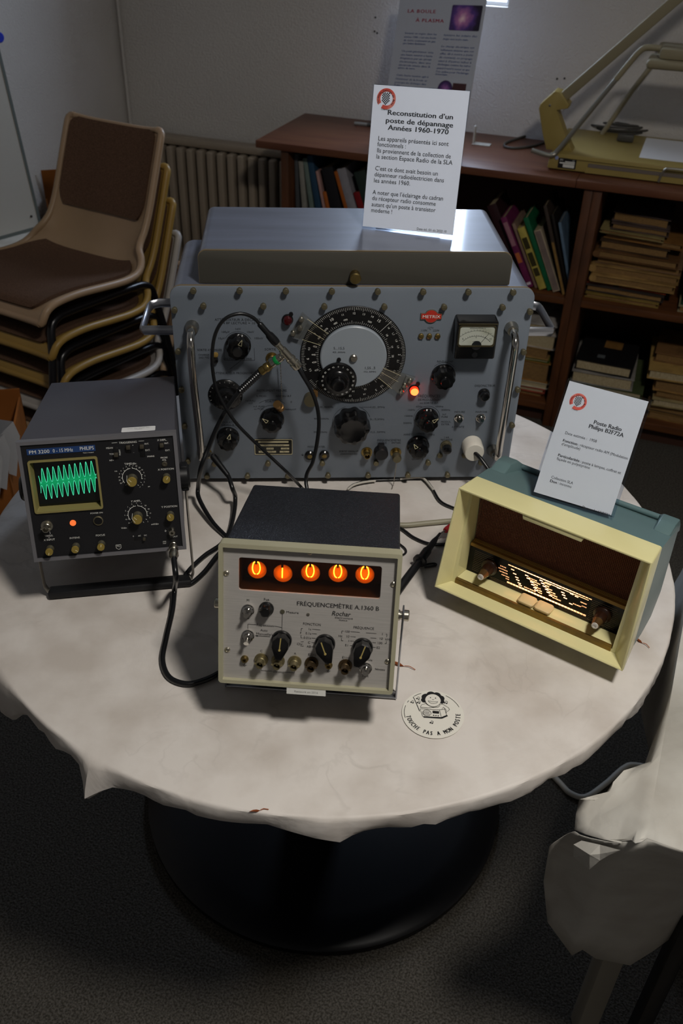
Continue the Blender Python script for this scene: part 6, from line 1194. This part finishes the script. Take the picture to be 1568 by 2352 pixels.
for x, z in ((-0.0195, 0.0235), (-0.0185, 0.017), (0.0155, 0.021), (-0.0015, -0.0135), (-0.0265, 0.0165)):
    disc(bm, x - 0.0012, z - 0.0012, 0.0011, 0.0, 10); stroke(bm, [(x - 0.0003, z - 0.0012), (x, z + 0.0022), (x + 0.0022, z + 0.0012), (x + 0.0019, z - 0.0018)], 0.0005, 0); disc(bm, x + 0.0011, z - 0.0019, 0.0010, 0.0, 10)
for v in bm.verts: v.co.y -= 0.0012
flip_up(bm)
obj('print', bm, 'black_ink', B_, smooth=False)
bm = new(); disc(bm, -0.0005, 0.0215, 0.0105, -0.0016, 28, sx=0.93)
flip_up(bm); obj('figure_face', bm, 'badge_white', B_, smooth=False)
bm = new(); stroke(bm, [(-0.0005 + 0.0063 * math.cos(R_(a)), 0.0215 + 0.0055 * math.sin(R_(a))) for a in range(195, 346, 15)], 0.0005, -0.0019); stroke(bm, [(-0.0066, 0.0200), (-0.0005, 0.0190), (0.0056, 0.0200)], 0.0005, -0.0019); disc(bm, -0.0038, 0.0255, 0.0008, -0.0019, 10); disc(bm, 0.0026, 0.0255, 0.0008, -0.0019, 10); stroke(bm, [(-0.0015, 0.0228), (-0.0005, 0.0221), (0.0006, 0.0228)], 0.0005, -0.0019)
stroke(bm, [(-0.0005 + 0.0098 * math.cos(R_(a)), 0.0215 + 0.0105 * math.sin(R_(a))) for a in range(185, 356, 10)], 0.0005, -0.0019)
flip_up(bm); obj('figure_features', bm, 'black_ink', B_, smooth=False)

# ================================================================== CABLES
mat('coax', '#121315', 0.32, spec=0.5); mat('cord_grey', '#8d8874', 0.45); mat('cord_white', '#b8b4aa', 0.5); mat('probe_red', '#b0202a', 0.35)
def gw(zm, u, v, yo):
    x, z = GP.at(*zm(u, v), yo=yo); return GP.w(x, yo, z)
def cable(name, label, pts, r, m='coax', n=8, cat='cable'):
    t = thing(name, label, cat); bm = new(); tube(bm, spline(pts, n), r, 10); obj('sheath', bm, m, t); return t
def seg(parent, name, a, b, prof, m):        # a turned piece between two points; prof (r, fraction)
    a, b = Vector(a), Vector(b); L = (b - a).length; q = (b - a).to_track_quat('Z', 'Y').to_matrix().to_4x4()
    bm = new(); lathe(bm, [(r, f * L) for r, f in prof], 20, 'z', M=Matrix.Translation(a) @ q); return obj(name, bm, m, parent)
# tee connector on the output socket
tee = thing('tee_connector', 'nickel coaxial tee connector with a green ring on the generator output', 'connector')
tA, tB, tC = gw(Z1, 905, 525, -0.055), gw(Z1, 1085, 725, -0.052), gw(Z1, 985, 615, -0.053)
tD = gw(Z1, 775, 765, -0.050)
sock = GP.w(-0.1231, -0.012, 0.2225)
seg(tee, 'barrel', tA, tB, [(0.0055, 0), (0.0058, 0.06), (0.0045, 0.08), (0.0045, 0.25), (0.0060, 0.27), (0.0060, 0.60), (0.0072, 0.62), (0.0075, 0.70), (0.0066, 0.71), (0.0066, 0.78), (0.0077, 0.80), (0.0077, 0.97), (0.0068, 1.0), (0.004, 1.0), (0.004, 0.96), (0, 0.96)], 'nickel')
seg(tee, 'branch', tC, tC.lerp(tD, 0.55), [(0.005, 0), (0.005, 0.3), (0.0062, 0.32), (0.0062, 1.0), (0, 1.0)], 'nickel')
seg(tee, 'green_ring', tC.lerp(tD, 0.30), tC.lerp(tD, 0.42), [(0.0066, 0), (0.0072, 0.2), (0.0072, 0.8), (0.0066, 1), (0, 1)], 'green_ring')
seg(tee, 'branch_nut', tC.lerp(tD, 0.52), tD, [(0.0060, 0), (0.0060, 0.25), (0.0070, 0.3), (0.0072, 0.55), (0.0062, 0.6), (0.0068, 0.72), (0.0068, 0.92), (0.005, 1.0), (0, 1.0)], 'brass')
seg(tee, 'socket_neck', sock, tC.lerp(tD, 0.2), [(0.006, 0), (0.006, 1), (0, 1)], 'nickel')
# lead 1: from the top of the tee looping left and down behind the counter
pts = [gw(Z1, 905, 525, -0.055), gw(Z1, 860, 470, -0.057), gw(Z1, 790, 395, -0.060), gw(Z1, 710, 315, -0.064), gw(Z1, 600, 287, -0.068), gw(Z1, 480, 335, -0.072), gw(Z1, 405, 460, -0.075), gw(Z1, 381, 640, -0.078), gw(Z1, 398, 830, -0.080), gw(Z1, 450, 980, -0.082), gw(Z1, 560, 1160, -0.084), gw(Z1, 700, 1310, -0.086), gw(Z1, 860, 1460, -0.088), gw(Z1, 1000, 1592, -0.092), gw(Z1, 1090, 1690, -0.10)]
pts = pts[:-1]; e_ = P(706, 1136, TZ + 0.030); pts += [P(684, 1111, TZ + 0.045), e_, P(722, 1158, TZ + 0.012), RP.w(-0.01, CDp + 0.004, 0.05)]
ca = cable('coaxial_lead', 'thin black coaxial lead looping up in front of the generator panel', pts, 0.0026)
seg(ca, 'strain_relief', gw(Z1, 905, 525, -0.055), gw(Z1, 765, 365, -0.0615), [(0.0062, 0), (0.0066, 0.12), (0.0060, 0.4), (0.0044, 0.48), (0.0044, 0.95), (0.0028, 1.0), (0, 1.0)], 'coax')
# lead 2: from the lower end of the tee down between the instruments
pts = [gw(Z1, 1080, 720, -0.052), gw(Z1, 1120, 790, -0.056), gw(Z1, 1190, 910, -0.062), gw(Z1, 1238, 1040, -0.068), gw(Z1, 1255, 1180, -0.072), gw(Z1, 1240, 1340, -0.078), gw(Z1, 1205, 1500, -0.086), gw(Z1, 1150, 1680, -0.095), Vector((-0.03, 1.09, TZ + 0.014)), Vector((-0.04, 1.02, TZ + 0.008)), RP.w(-0.03, CDp + 0.004, 0.04)]
cable('coaxial_lead', 'black coaxial lead hanging from the tee down past the range knob', pts, 0.0030)
# lead 3: from the tee branch down left to behind the counter
pts = [tD, gw(Z1, 700, 830, -0.052), gw(Z1, 600, 930, -0.056), gw(Z1, 505, 1060, -0.062), gw(Z1, 420, 1220, -0.070), gw(Z1, 350, 1390, -0.080), gw(Z1, 290, 1550, -0.092), P(455, 1118, TZ + 0.035), P(457, 1145, TZ + 0.022), P(485, 1195, TZ + 0.010), P(514, 1227, TZ + 0.005), P(545, 1255, TZ + 0.004)]
cb = cable('coaxial_lead', 'black coaxial lead from the tee branch curving down beside the oscilloscope', pts, 0.0036)
pa, pb_ = tD, gw(Z1, 600, 930, -0.056); seg(cb, 'spring_sleeve', pa, pb_, [(0.0060, 0)] + [(0.0052 if i % 2 else 0.0062, i / 24) for i in range(1, 24)] + [(0.0040, 1.0), (0, 1.0)], 'coax')
# lead 4: from the low left socket of the generator
s0 = GP.w(-0.232, -0.010, 0.052)
pts = [s0, gw(Z1, 385, 1450, -0.030), gw(Z1, 440, 1530, -0.040), gw(Z1, 510, 1610, -0.055), gw(Z1, 548, 1720, -0.075), P(540, 1142, TZ + 0.020), P(537, 1180, TZ + 0.010), P(525, 1225, TZ + 0.005), P(505, 1252, TZ + 0.005), P(470, 1276, TZ + 0.005), P(436, 1308, TZ + 0.005), P(421, 1333, TZ + 0.005), P(436, 1341, TZ + 0.005), P(468, 1315, TZ + 0.006), P(500, 1275, TZ + 0.009), P(535, 1240, TZ + 0.009)]
cd_ = cable('coaxial_lead', 'black coaxial lead from the low socket making a narrow loop by the oscilloscope handle', pts, 0.0036)
seg(cd_, 'plug', s0, gw(Z1, 385, 1450, -0.030), [(0.0045, 0), (0.0055, 0.1), (0.0055, 0.8), (0.004, 1), (0, 1)], 'nickel'); seg(cd_, 'boot', gw(Z1, 385, 1450, -0.030), gw(Z1, 510, 1610, -0.055), [(0.0052, 0), (0.0055, 0.1), (0.0042, 1), (0, 1)], 'coax')
# lead 5: oscilloscope input to under the counter
s0 = SP.w(0.0815, -0.012, 0.0085)
pts = [s0, SP.w(0.0815, -0.030, 0.000), SP.w(0.0820, -0.042, -0.022), P(401, 1350, TZ + 0.016), P(396, 1400, TZ + 0.006), P(382, 1462, TZ + 0.0045), P(373, 1515, TZ + 0.0045), P(388, 1555, TZ + 0.0045), P(428, 1571, TZ + 0.0045), P(470, 1562, TZ + 0.0045), P(503, 1546, TZ + 0.0045), P(545, 1520, TZ + 0.0045)]
ce = cable('coaxial_lead', 'black coaxial lead from the oscilloscope input across the cloth to the counter', pts, 0.0038)
seg(ce, 'plug', SP.w(0.0815, -0.008, 0.0085), SP.w(0.0815, -0.030, 0.0005), [(0.0058, 0), (0.0062, 0.1), (0.0062, 0.3), (0.0052, 0.35), (0.0052, 0.45), (0.0064, 0.5), (0.0064, 0.75), (0.005, 0.85), (0.0045, 1), (0, 1)], 'nickel')
# leads on the right
cable('twin_flex', 'black and white twin flex running behind the counter to the radio', [P(800, 1122, TZ + 0.004), P(815, 1112, TZ + 0.004), P(850, 1104, TZ + 0.004), P(920, 1101, TZ + 0.004), P(968, 1098, TZ + 0.005), P(990, 1118, TZ + 0.005), P(1010, 1150, TZ + 0.005), P(1040, 1166, TZ + 0.005), P(1085, 1180, TZ + 0.005)], 0.0022)
bm = new(); tube(bm, spline([P(798, 1124, TZ + 0.006), P(813, 1113.5, TZ + 0.007), P(838, 1107, TZ + 0.007), P(862, 1104.5, TZ + 0.006)], 8), 0.0019, 8); tube(bm, spline([P(918, 1100, TZ + 0.006), P(962, 1096, TZ + 0.007), P(976, 1102, TZ + 0.007), P(996, 1126, TZ + 0.006)], 8), 0.0019, 8); [x for x in bpy.data.objects if x.name.startswith('twin_flex')][0]; obj('white_core', bm, 'cord_white', bpy.data.objects['twin_flex'])
cable('grey_cable', 'thick grey cable lying between the counter and the radio', [P(890, 1203, TZ + 0.005), P(930, 1206, TZ + 0.005), P(985, 1201, TZ + 0.005), P(1045, 1196, TZ + 0.005), P(1095, 1196, TZ + 0.005)], 0.0043, 'cord_grey')
cable('probe_lead', 'black probe lead curving from behind the counter under the radio edge', [P(895, 1200, TZ + 0.0035), P(925, 1217, TZ + 0.0035), P(950, 1235, TZ + 0.0035), P(985, 1249, TZ + 0.0035), P(1022, 1250, TZ + 0.0035), P(1060, 1245, TZ + 0.0035)], 0.0026)
cable('earth_lead', 'short thin black lead poking out beside the counter', [P(895, 1235, TZ + 0.003), P(918, 1250, TZ + 0.003), P(931, 1262, TZ + 0.003), P(929, 1272, TZ + 0.003), P(905, 1280, TZ + 0.003)], 0.0016)
cable('earth_lead', 'thin black lead lying beside the measuring probe', [P(940, 1315, TZ + 0.003), P(955, 1303, TZ + 0.003), P(975, 1297, TZ + 0.004), P(996, 1294, TZ + 0.004), P(1000, 1298, TZ + 0.003), P(975, 1303, TZ + 0.003)], 0.0016)
pr = thing('measuring_probe', 'black measuring probe with a red tipped hook beside the radio', 'probe')
a, b = P(905, 1368, TZ + 0.009), P(1010, 1225, TZ + 0.020)
seg(pr, 'body', a, b, [(0.0035, 0), (0.0065, 0.05), (0.0060, 0.40), (0.0056, 0.52), (0.0105, 0.53), (0.0105, 0.555), (0.0068, 0.57), (0.0070, 0.70), (0.0050, 0.74), (0.0046, 0.86), (0.0026, 0.93), (0.0018, 1.0), (0, 1.0)], 'black_plastic')
seg(pr, 'hook_tip', b.lerp(a, 0.01), P(1024, 1217, TZ + 0.021), [(0.0012, 0), (0.0012, 1), (0, 1)], 'steel'); seg(pr, 'red_clip', P(1022, 1219, TZ + 0.021), P(1040, 1206, TZ + 0.021), [(0.004, 0), (0.005, 0.2), (0.005, 1), (0, 1)], 'probe_red')
# mains plug in the generator
pg = thing('mains_plug', 'round white mains plug with a black cord in the generator panel', 'plug', GP.loc, GP.rot)
bm = new(); lathe(bm, [(0.0168, 0.0005), (0.0168, 0.018), (0.0160, 0.0265), (0.0150, 0.028), (0.006, 0.0285), (0, 0.0285)], 32, '-y'); obj('body', bm, mat('plug_white', '#d6d2c6', 0.35), pg, (0.2035, 0, 0.0655))
c0 = Vector((0.2045, -0.027, 0.0655)); bm = new(); tube(bm, spline([c0, c0 + Vector((0.008, -0.012, -0.004)), c0 + Vector((0.025, -0.030, -0.022)), c0 + Vector((0.045, -0.040, -0.045)), c0 + Vector((0.070, -0.055, -0.068)), c0 + Vector((0.10, -0.05, -0.073)), c0 + Vector((0.16, -0.01, -0.073))], 8), 0.0034, 10); obj('cord', bm, 'coax', pg)
# pale cord on the floor by the second table
cable('floor_cable', 'pale cord lying in a curve on the carpet between the two tables', [P(1240, 1750, 0.006), P(1285, 1798, 0.006), P(1310, 1822, 0.006), P(1345, 1830, 0.006), P(1390, 1800, 0.006), P(1430, 1765, 0.006), P(1458, 1757, 0.006), P(1520, 1770, 0.006)], 0.006, 'cord_white')

# ================================================================== STACKED CHAIRS
mat('shell_tan', '#9c8268', 0.42, spec=0.4, var=(3, '#8e7558', 0.35, 0.7)); mat('shell_ochre', '#947538', 0.42, spec=0.4, var=(3, '#836832', 0.35, 0.7)); mat('shell_grey', '#a09a94', 0.42, spec=0.4); mat('pad_brown', '#5a4436', 0.95, spec=0.1, bump=(500, 0.6, 0.001), var=(300, '#4a372b', 0.35, 0.65)); mat('tube_black', '#0c0b0e', 0.3, spec=0.5)
PROF = [(0.224, -0.040), (0.215, -0.016), (0.19, -0.004), (0.12, 0.0), (0.03, -0.005), (-0.06, -0.010), (-0.13, -0.006), (-0.178, 0.018), (-0.205, 0.062), (-0.222, 0.118), (-0.245, 0.19), (-0.27, 0.262), (-0.290, 0.318), (-0.298, 0.333)]
def chair_surface(u, v, off=0.0, shrink=1.0):     # u -1..1 across, v 0..1 along
    x = v * (len(PROF) - 1); i = min(int(x), len(PROF) - 2); t = x - i
    a = Vector(PROF[max(i - 1, 0)]); b = Vector(PROF[i]); c_ = Vector(PROF[i + 1]); d = Vector(PROF[min(i + 2, len(PROF) - 1)])
    p = 0.5 * ((2 * b) + (c_ - a) * t + (2 * a - 5 * b + 4 * c_ - d) * t * t + (3 * b - a - 3 * c_ + d) * t ** 3)
    tg = 0.5 * ((c_ - a) + 2 * (2 * a - 5 * b + 4 * c_ - d) * t + 3 * (3 * b - a - 3 * c_ + d) * t * t); tg.normalize(); nrm = Vector((tg.y, -tg.x))
    sm = min(1, max(0, (v - 0.40) / 0.24)); sm = sm * sm * (3 - 2 * sm); wdt = 0.212 - 0.044 * sm - 0.006 * max(0, (v - 0.64) / 0.36)
    if v < 0.12: wdt *= 0.94 + 0.06 * math.sqrt(v / 0.12)
    if v > 0.93: wdt *= 1 - 0.10 * ((v - 0.93) / 0.07) ** 2
    bend = math.exp(-((v - 0.56) / 0.10) ** 2)
    wing = (0.016 + 0.030 * bend) * abs(u) ** 4
    q = p + nrm * (off + wing)
    return Vector((u * wdt * shrink, q.x, q.y))
def patch(bm, u0, u1, v0, v1, nu, nv, o0, o1, corner=0.0):
    G_ = []
    for s_ in (o0, o1):
        g = []
        for j in range(nv + 1):
            v = v0 + (v1 - v0) * j / nv; k = 1.0
            if corner:
                e1 = min(j, nv - j) / nv
                if e1 < corner: k = 1 - 0.13 * (1 - e1 / corner) ** 2
            g.append([bm.verts.new(chair_surface((u0 + (u1 - u0) * i / nu) * k, v, s_)) for i in range(nu + 1)])
        G_.append(g)
    A, B = G_
    for j in range(nv):
        for i in range(nu):
            bm.faces.new((A[j][i], A[j][i + 1], A[j + 1][i + 1], A[j + 1][i])); bm.faces.new((B[j][i], B[j + 1][i], B[j + 1][i + 1], B[j][i + 1]))
    rim = [(0, i) for i in range(nu)] + [(j, nu) for j in range(nv)] + [(nv, i) for i in range(nu, 0, -1)] + [(j, 0) for j in range(nv, 0, -1)]
    for k in range(len(rim)):
        a, b = rim[k], rim[(k + 1) % len(rim)]; bm.faces.new((A[a[0]][a[1]], B[a[0]][a[1]], B[b[0]][b[1]], A[b[0]][b[1]]))
    bmesh.ops.recalc_face_normals(bm, faces=bm.faces)
def chair(mshell, label, loc, rz):
    t = thing('shell_chair', label, 'chair', loc, (RXC, 0, rz), 'stacked shell chairs behind the oscilloscope')
    bm = new(); patch(bm, -1, 1, 0, 1, 18, 40, -0.008, 0.0)
    lip = [chair_surface(s_ * 1.0, k / 40, -0.006) for s_ in (1,) for k in range(0, 41)]; lip2 = [chair_surface(-1.0, k / 40, -0.006) for k in range(0, 41)]
    tube(bm, lip, 0.010, 8); tube(bm, lip2, 0.010, 8); tube(bm, [chair_surface(-1 + 2 * k / 18, 0.0, -0.006) for k in range(19)], 0.010, 8); tube(bm, [chair_surface(-1 + 2 * k / 18, 1.0, -0.005) for k in range(19)], 0.008, 8)
    obj('shell', bm, mshell, t, angle=50)
    bm = new(); patch(bm, -0.90, 0.90, 0.075, 0.50, 14, 18, 0.0008, 0.010, 0.2); obj('seat_pad', bm, 'pad_brown', t, angle=60)
    bm = new(); patch(bm, -0.90, 0.90, 0.685, 0.965, 14, 14, 0.0008, 0.009, 0.2); obj('back_pad', bm, 'pad_brown', t, angle=60)
    for sx in (-1, 1):
        bm = new(); x = sx * 0.190
        tube(bm, spline([(x + sx * 0.02, 0.235, -0.29), (x + sx * 0.008, 0.205, -0.12), (x, 0.192, -0.062), (x, 0.170, -0.042), (x, 0.12, -0.036), (x, -0.10, -0.034), (x, -0.155, -0.038), (x, -0.185, -0.056), (x, -0.198, -0.085), (x + sx * 0.008, -0.215, -0.15), (x + sx * 0.02, -0.245, -0.29)], 5), 0.0105, 10); obj('leg_frame', bm, 'tube_black', t)
    for y in (0.13, -0.09):
        bm = new(); tube(bm, [(-0.190, y, -0.036), (0.190, y, -0.036)], 0.009, 8); obj('cross_bar', bm, 'tube_black', t)
    return t
M0 = Vector((-0.799, 2.306, 0.688)); FD = Vector((-0.477, -0.879, 0)); RZC = R_(151.5); RXC = R_(5)
lbs = ['tan shell chair with brown pads on top of the stack', 'ochre shell chair second from the top of the stack', 'ochre shell chair in the middle of the stack', 'grey shell chair second from the bottom of the stack', 'tan shell chair at the bottom of the stack']
top = chair('shell_tan', lbs[0], M0, RZC)
for i, mm in ((1, 'shell_ochre'), (2, 'shell_ochre'), (3, 'shell_grey'), (4, 'shell_tan')):
    c_ = dup(top, M0 - FD * (0.012 * i) + Vector((0, 0, -0.095 * i)), (RXC, 0, RZC), lbs[i])
    for ch in c_.children:
        if ch.name.startswith('shell'): ch.data = ch.data.copy(); ch.data.materials[0] = MATS[mm]
# ================================================================== LEFT SIDE
mat('cardboard', '#8a5428', 0.85, spec=0.1, var=(12, '#7a4820', 0.3, 0.7)); mat('board_white', '#aba79e', 0.6); mat('board_edge', '#5a605c', 0.5)
lt = thing('low_table', 'low white topped table behind the chair stack at the left wall', 'table', (-1.085, 2.80, 0), (0, 0, R_(-19)))
bm = new(); box(bm, -0.085, 0.10, -0.16, 0.16, 0.585, 0.60, 0.003); obj('top', bm, 'paper_cloth', lt)
for x in (-0.06, 0.08):
    for y in (-0.13, 0.13):
        bm = new(); box(bm, x - 0.015, x + 0.015, y - 0.015, y + 0.015, 0, 0.5848); obj('leg', bm, 'tube_black', lt)
p0, p1 = P(91, 523, 0.6005), P(0, 548, 0.6005); dv = (p1 - p0); dv.z = 0; dv.normalize()
wbd = thing('display_board', 'white display board with a dark edge standing at the far left', 'board', p0, (0, 0, math.atan2(dv.y, dv.x)))
bm = new(); A_ = [(0, 0), (0.30, 0.0), (0.37, 1.0), (0.075, 1.0)]; plate(bm, A_, -0.004, 0.008); obj('panel', bm, 'board_white', wbd)
bm = new(); plate(bm, [(-0.005, 0), (0.004, 0), (0.079, 1.0), (0.070, 1.0)], -0.005, 0.0095); obj('edge_strip', bm, 'board_edge', wbd); bm = new(); box(bm, 0, 0.30, -0.006, 0.0095, -0.0004, 0.010); obj('bottom_rail', bm, 'board_edge', wbd)
bm = new(); lathe(bm, [(0.004, 0), (0.004, 0.002), (0, 0.002)], 10, 'y', (0.028, 0.008, 0.045)); obj('screw_hole', bm, 'dark_speck', wbd)
bx_ = thing('cardboard_box', 'open brown cardboard box in the corner behind the display board', 'box', (-0.915, 3.13, 0), (0, 0, R_(20)))
bm = new(); w_, d_, h_ = 0.13, 0.11, 0.60
for a in ((-w_, w_, -d_, -d_ + 0.005, 0, h_), (-w_, w_, d_ - 0.005, d_, 0, h_), (-w_, -w_ + 0.005, -d_, d_, 0, h_), (w_ - 0.005, w_, -d_, d_, 0, h_), (-w_, w_, -d_, d_, 0, 0.005)): box(bm, *a)
obj('body', bm, 'cardboard', bx_)
bm = new(); box(bm, -w_, w_, 0, 0.004, 0, 0.10, M=Matrix.Translation((0, d_ - 0.004, h_)) @ Matrix.Rotation(R_(8), 4, 'X')); obj('flap', bm, 'cardboard', bx_)
bm = new(); box(bm, -w_, w_, -0.004, 0, 0, 0.09, M=Matrix.Translation((0, -d_, h_)) @ Matrix.Rotation(R_(118), 4, 'X')); obj('flap', bm, 'cardboard', bx_)
# carton with folded cards at the left rim of the picture
cb_ = thing('cardboard_box', 'brown cardboard box left of the round table holding white cards', 'box', (-0.92, 1.73, 0), (0, 0, R_(12)))
bm = new(); w_, d_, h_ = 0.17, 0.16, 0.52
for a in ((-w_, w_, -d_, -d_ + 0.005, 0, h_), (-w_, w_, d_ - 0.005, d_, 0, h_ + 0.02), (-w_, -w_ + 0.005, -d_, d_, 0, h_), (w_ - 0.005, w_, -d_, d_, 0, h_), (-w_, w_, -d_, d_, 0, 0.005)): box(bm, *a)
obj('body', bm, 'cardboard', cb_)
for i, (dx, dy, dz) in enumerate(((0, 0, 0), (-0.012, -0.035, -0.012), (-0.02, -0.065, -0.02))):
    q = [P(-60, 955, 0.60), P(30, 968, 0.60), P(46, 1002, 0.575), P(38, 1094, 0.50), P(-60, 1060, 0.50)]
    bm = new(); A = [bm.verts.new(p + Vector((dx, dy, dz))) for p in q]; f = bm.faces.new(A); bmesh.ops.solidify(bm, geom=[f], thickness=0.004)
    tag(obj('white_card', bm, mat('card_grey', '#9a9a9c', 0.6)), ['grey white card standing at the back of the cardboard box', 'grey white card in the middle of the cardboard box', 'grey white card at the front of the cardboard box'][i], 'card', 'cards in the cardboard box')
d = CR * ((-6 - 784) / F_PX) - CU * ((85 - 1176) / F_PX) + CF
bm = new(); lathe(bm, [(0.014, 0), (0.014, 0.004), (0.011, 0.007), (0, 0.007)], 20, 'y'); wm = P(91, 523, 0.6005)
nn = Vector((-dv.y, dv.x, 0)); q = CPOS + d * ((p0 - CPOS).dot(nn) / d.dot(nn)); 
lq = Matrix.Rotation(-math.atan2(dv.y, dv.x), 3, 'Z') @ (q - p0)
obj('blue_magnet', bm, mat('magnet_blue', '#1a2fa8', 0.4), wbd, (lq.x, 0.008, lq.z))

# ================================================================== SECOND TABLE, RIGHT
rt = thing('trestle_table', 'table under white paper at the lower right corner of the picture', 'table', (0, 0, 0))
zT = 0.735
ka = P(1485, 1925, zT); kb = P(1535, 1630, zT); e1 = (kb - ka).normalized(); kc = P(1568, 1965, zT); e2 = (kc - ka); e2 = (e2 - e1 * e2.dot(e1)).normalized()
def K(a, b, z): p = ka + e1 * a + e2 * b; return Vector((p.x, p.y, z))
bm = new(); vv = [bm.verts.new(K(a, b, z)) for z in (zT - 0.025, zT - 0.002) for a, b in ((0.05, 0.02), (0.60, 0.02), (0.60, 0.55), (0.05, 0.55))]
for f in ((0, 3, 2, 1), (4, 5, 6, 7), (0, 1, 5, 4), (1, 2, 6, 5), (2, 3, 7, 6), (3, 0, 4, 7)): bm.faces.new([vv[i] for i in f])
obj('table_top', bm, 'wood_dark', rt)
mat('leg_grey', '#8a857a', 0.5)
def leg(a, b, m, w=0.013):
    a, b = Vector(a), Vector(b); bm = new(); tube(bm, [a, b], w, 4); obj('leg', bm, m, rt, smooth=False)
def post(q, w, m):
    bm = new(); box(bm, q.x - w, q.x + w, q.y - w, q.y + w, 0.0, zT - 0.026, 0.003); obj('leg', bm, m, rt)
post(P(1395, 2205, 0.22), 0.017, 'leg_grey'); post(P(1556, 2165, 0.33), 0.013, 'tube_black'); post(K(0.55, 0.06, 0), 0.017, 'leg_grey'); post(K(0.55, 0.48, 0), 0.017, 'leg_grey')
# paper cloth: top and hanging sides with a crumpled corner
bm = new()
cols = []
def hang(edge, hem, n=7, wob=0.006, ph=0.0):
    out = []
    for i in range(n + 1):
        t = i / n; s_ = math.sin(t * math.pi / 2); p = edge.lerp(hem, t); p.x = edge.x + (hem.x - edge.x) * s_; p.y = edge.y + (hem.y - edge.y) * s_
        out.append(p + Vector((math.sin(t * 9 + ph), math.cos(t * 7 + ph * 1.7), 0)) * wob * t)
    return out
def hz(a, b, z, out1, out2): return K(a, b, z)
side = [(K(0.62, 0, zT), K(0.62, -0.02, zT - 0.20)), (K(0.45, 0, zT), K(0.45, -0.022, zT - 0.20)), (K(0.32, 0, zT), K(0.315, -0.022, zT - 0.13)), (K(0.25, 0, zT), P(1500, 1775, zT - 0.060)), (K(0.19, 0, zT), P(1452, 1806, zT - 0.055)), (K(0.15, 0, zT), P(1405, 1842, zT - 0.050)), (K(0.125, 0, zT), P(1365, 1838, zT - 0.040)), (K(0.10, 0, zT), P(1330, 1836, zT - 0.050)),
        (K(0.075, 0, zT), P(1322, 1870, zT - 0.055)), (K(0.05, 0, zT), P(1319, 1905, zT - 0.062)), (K(0.03, 0, zT), P(1345, 1916, zT - 0.050)), (K(0.015, 0, zT), P(1385, 1928, zT - 0.036)), (K(0, 0, zT), P(1425, 1936, zT - 0.018))]
front = [(P(1319, 1910, zT - 0.064), P(1264, 1952, zT - 0.13)), (P(1330, 1918, zT - 0.058), P(1243, 2030, zT - 0.27)), (P(1355, 1926, zT - 0.048), P(1262, 2115, zT - 0.38)), (P(1385, 1932, zT - 0.037), P(1310, 2190, zT - 0.42)), (P(1405, 1936, zT - 0.028), P(1335, 2186, zT - 0.41)), (P(1435, 1935, zT - 0.014), P(1375, 2206, zT - 0.43)), (K(0, 0, zT - 0.0005), P(1440, 2212, zT - 0.43)),
        (K(0, 0.04, zT), P(1500, 2182, zT - 0.41)), (K(0, 0.09, zT), P(1568, 2145, zT - 0.40)), (K(0, 0.25, zT), K(0.08, 0.26, zT - 0.38)), (K(0, 0.55, zT), K(0.08, 0.56, zT - 0.38))]
def sheet_of(keys, n, wob, bend):
    cols = []
    for i, (e0, h0) in enumerate(keys):
        col = []
        for k in range(n + 1):
            t = k / n; s_ = math.sin(t * math.pi / 2) if bend else t; p = e0.lerp(h0, t); p.x = e0.x + (h0.x - e0.x) * s_; p.y = e0.y + (h0.y - e0.y) * s_
            w_ = wob * (math.sin(math.pi * t) if not bend else t)
            col.append(bm.verts.new(p + Vector((math.sin(i * 2.3 + t * 6), math.cos(i * 1.7 + t * 5), (1.0 if i % 2 else -1.0) * (0 if bend else 1) * math.cos(t * 7 + i))) * w_))
        cols.append(col)
    for A, B in zip(cols, cols[1:]):
        for k in range(n): bm.faces.new((A[k], A[k + 1], B[k + 1], B[k]))
    return cols
cs_ = sheet_of(side, 6, 0.0055, False); cf_ = sheet_of(front, 8, 0.004, True)
tv = [c_[0] for c_ in cs_] + [c_[0] for c_ in cf_[7:]] + [bm.verts.new(K(0.62, 0.55, zT))]; bm.faces.new(tv)
bmesh.ops.recalc_face_normals(bm, faces=bm.faces)
o = obj('paper_tablecloth', bm, 'paper_cloth', angle=60); tag(o, 'white paper cloth hanging in folds over the lower right table', 'tablecloth')
md = o.modifiers.new('thick', 'SOLIDIFY'); md.thickness = 0.0008
# small folded tip of the crumpled corner
bm = new(); cp = [(1312, 1926, 0.070), (1330, 1917, 0.060), (1372, 1926, 0.044), (1418, 1938, 0.026), (1392, 1950, 0.045), (1372, 1962, 0.060), (1348, 1983, 0.085), (1330, 1970, 0.090), (1312, 1955, 0.090)]
vv = [bm.verts.new(P(x, y, zT - z) + Vector((0, -0.010, 0.003))) for x, y, z in cp]; mid = [bm.verts.new(P(1345, 1942, zT - 0.060) + Vector((0, -0.016, 0.006))), bm.verts.new(P(1372, 1940, zT - 0.048) + Vector((0, -0.012, 0.0)))]
n = len(vv); own = [0, 0, 1, 1, 1, 0, 0, 0, 0]
for i in range(n):
    a, b = own[i], own[(i + 1) % n]; bm.faces.new((vv[i], vv[(i + 1) % n], mid[a]))
    if a != b: bm.faces.new((mid[a], vv[(i + 1) % n], mid[b]))
bmesh.ops.recalc_face_normals(bm, faces=bm.faces)
obj('crumpled_corner', bm, 'paper_cloth', o, angle=12)
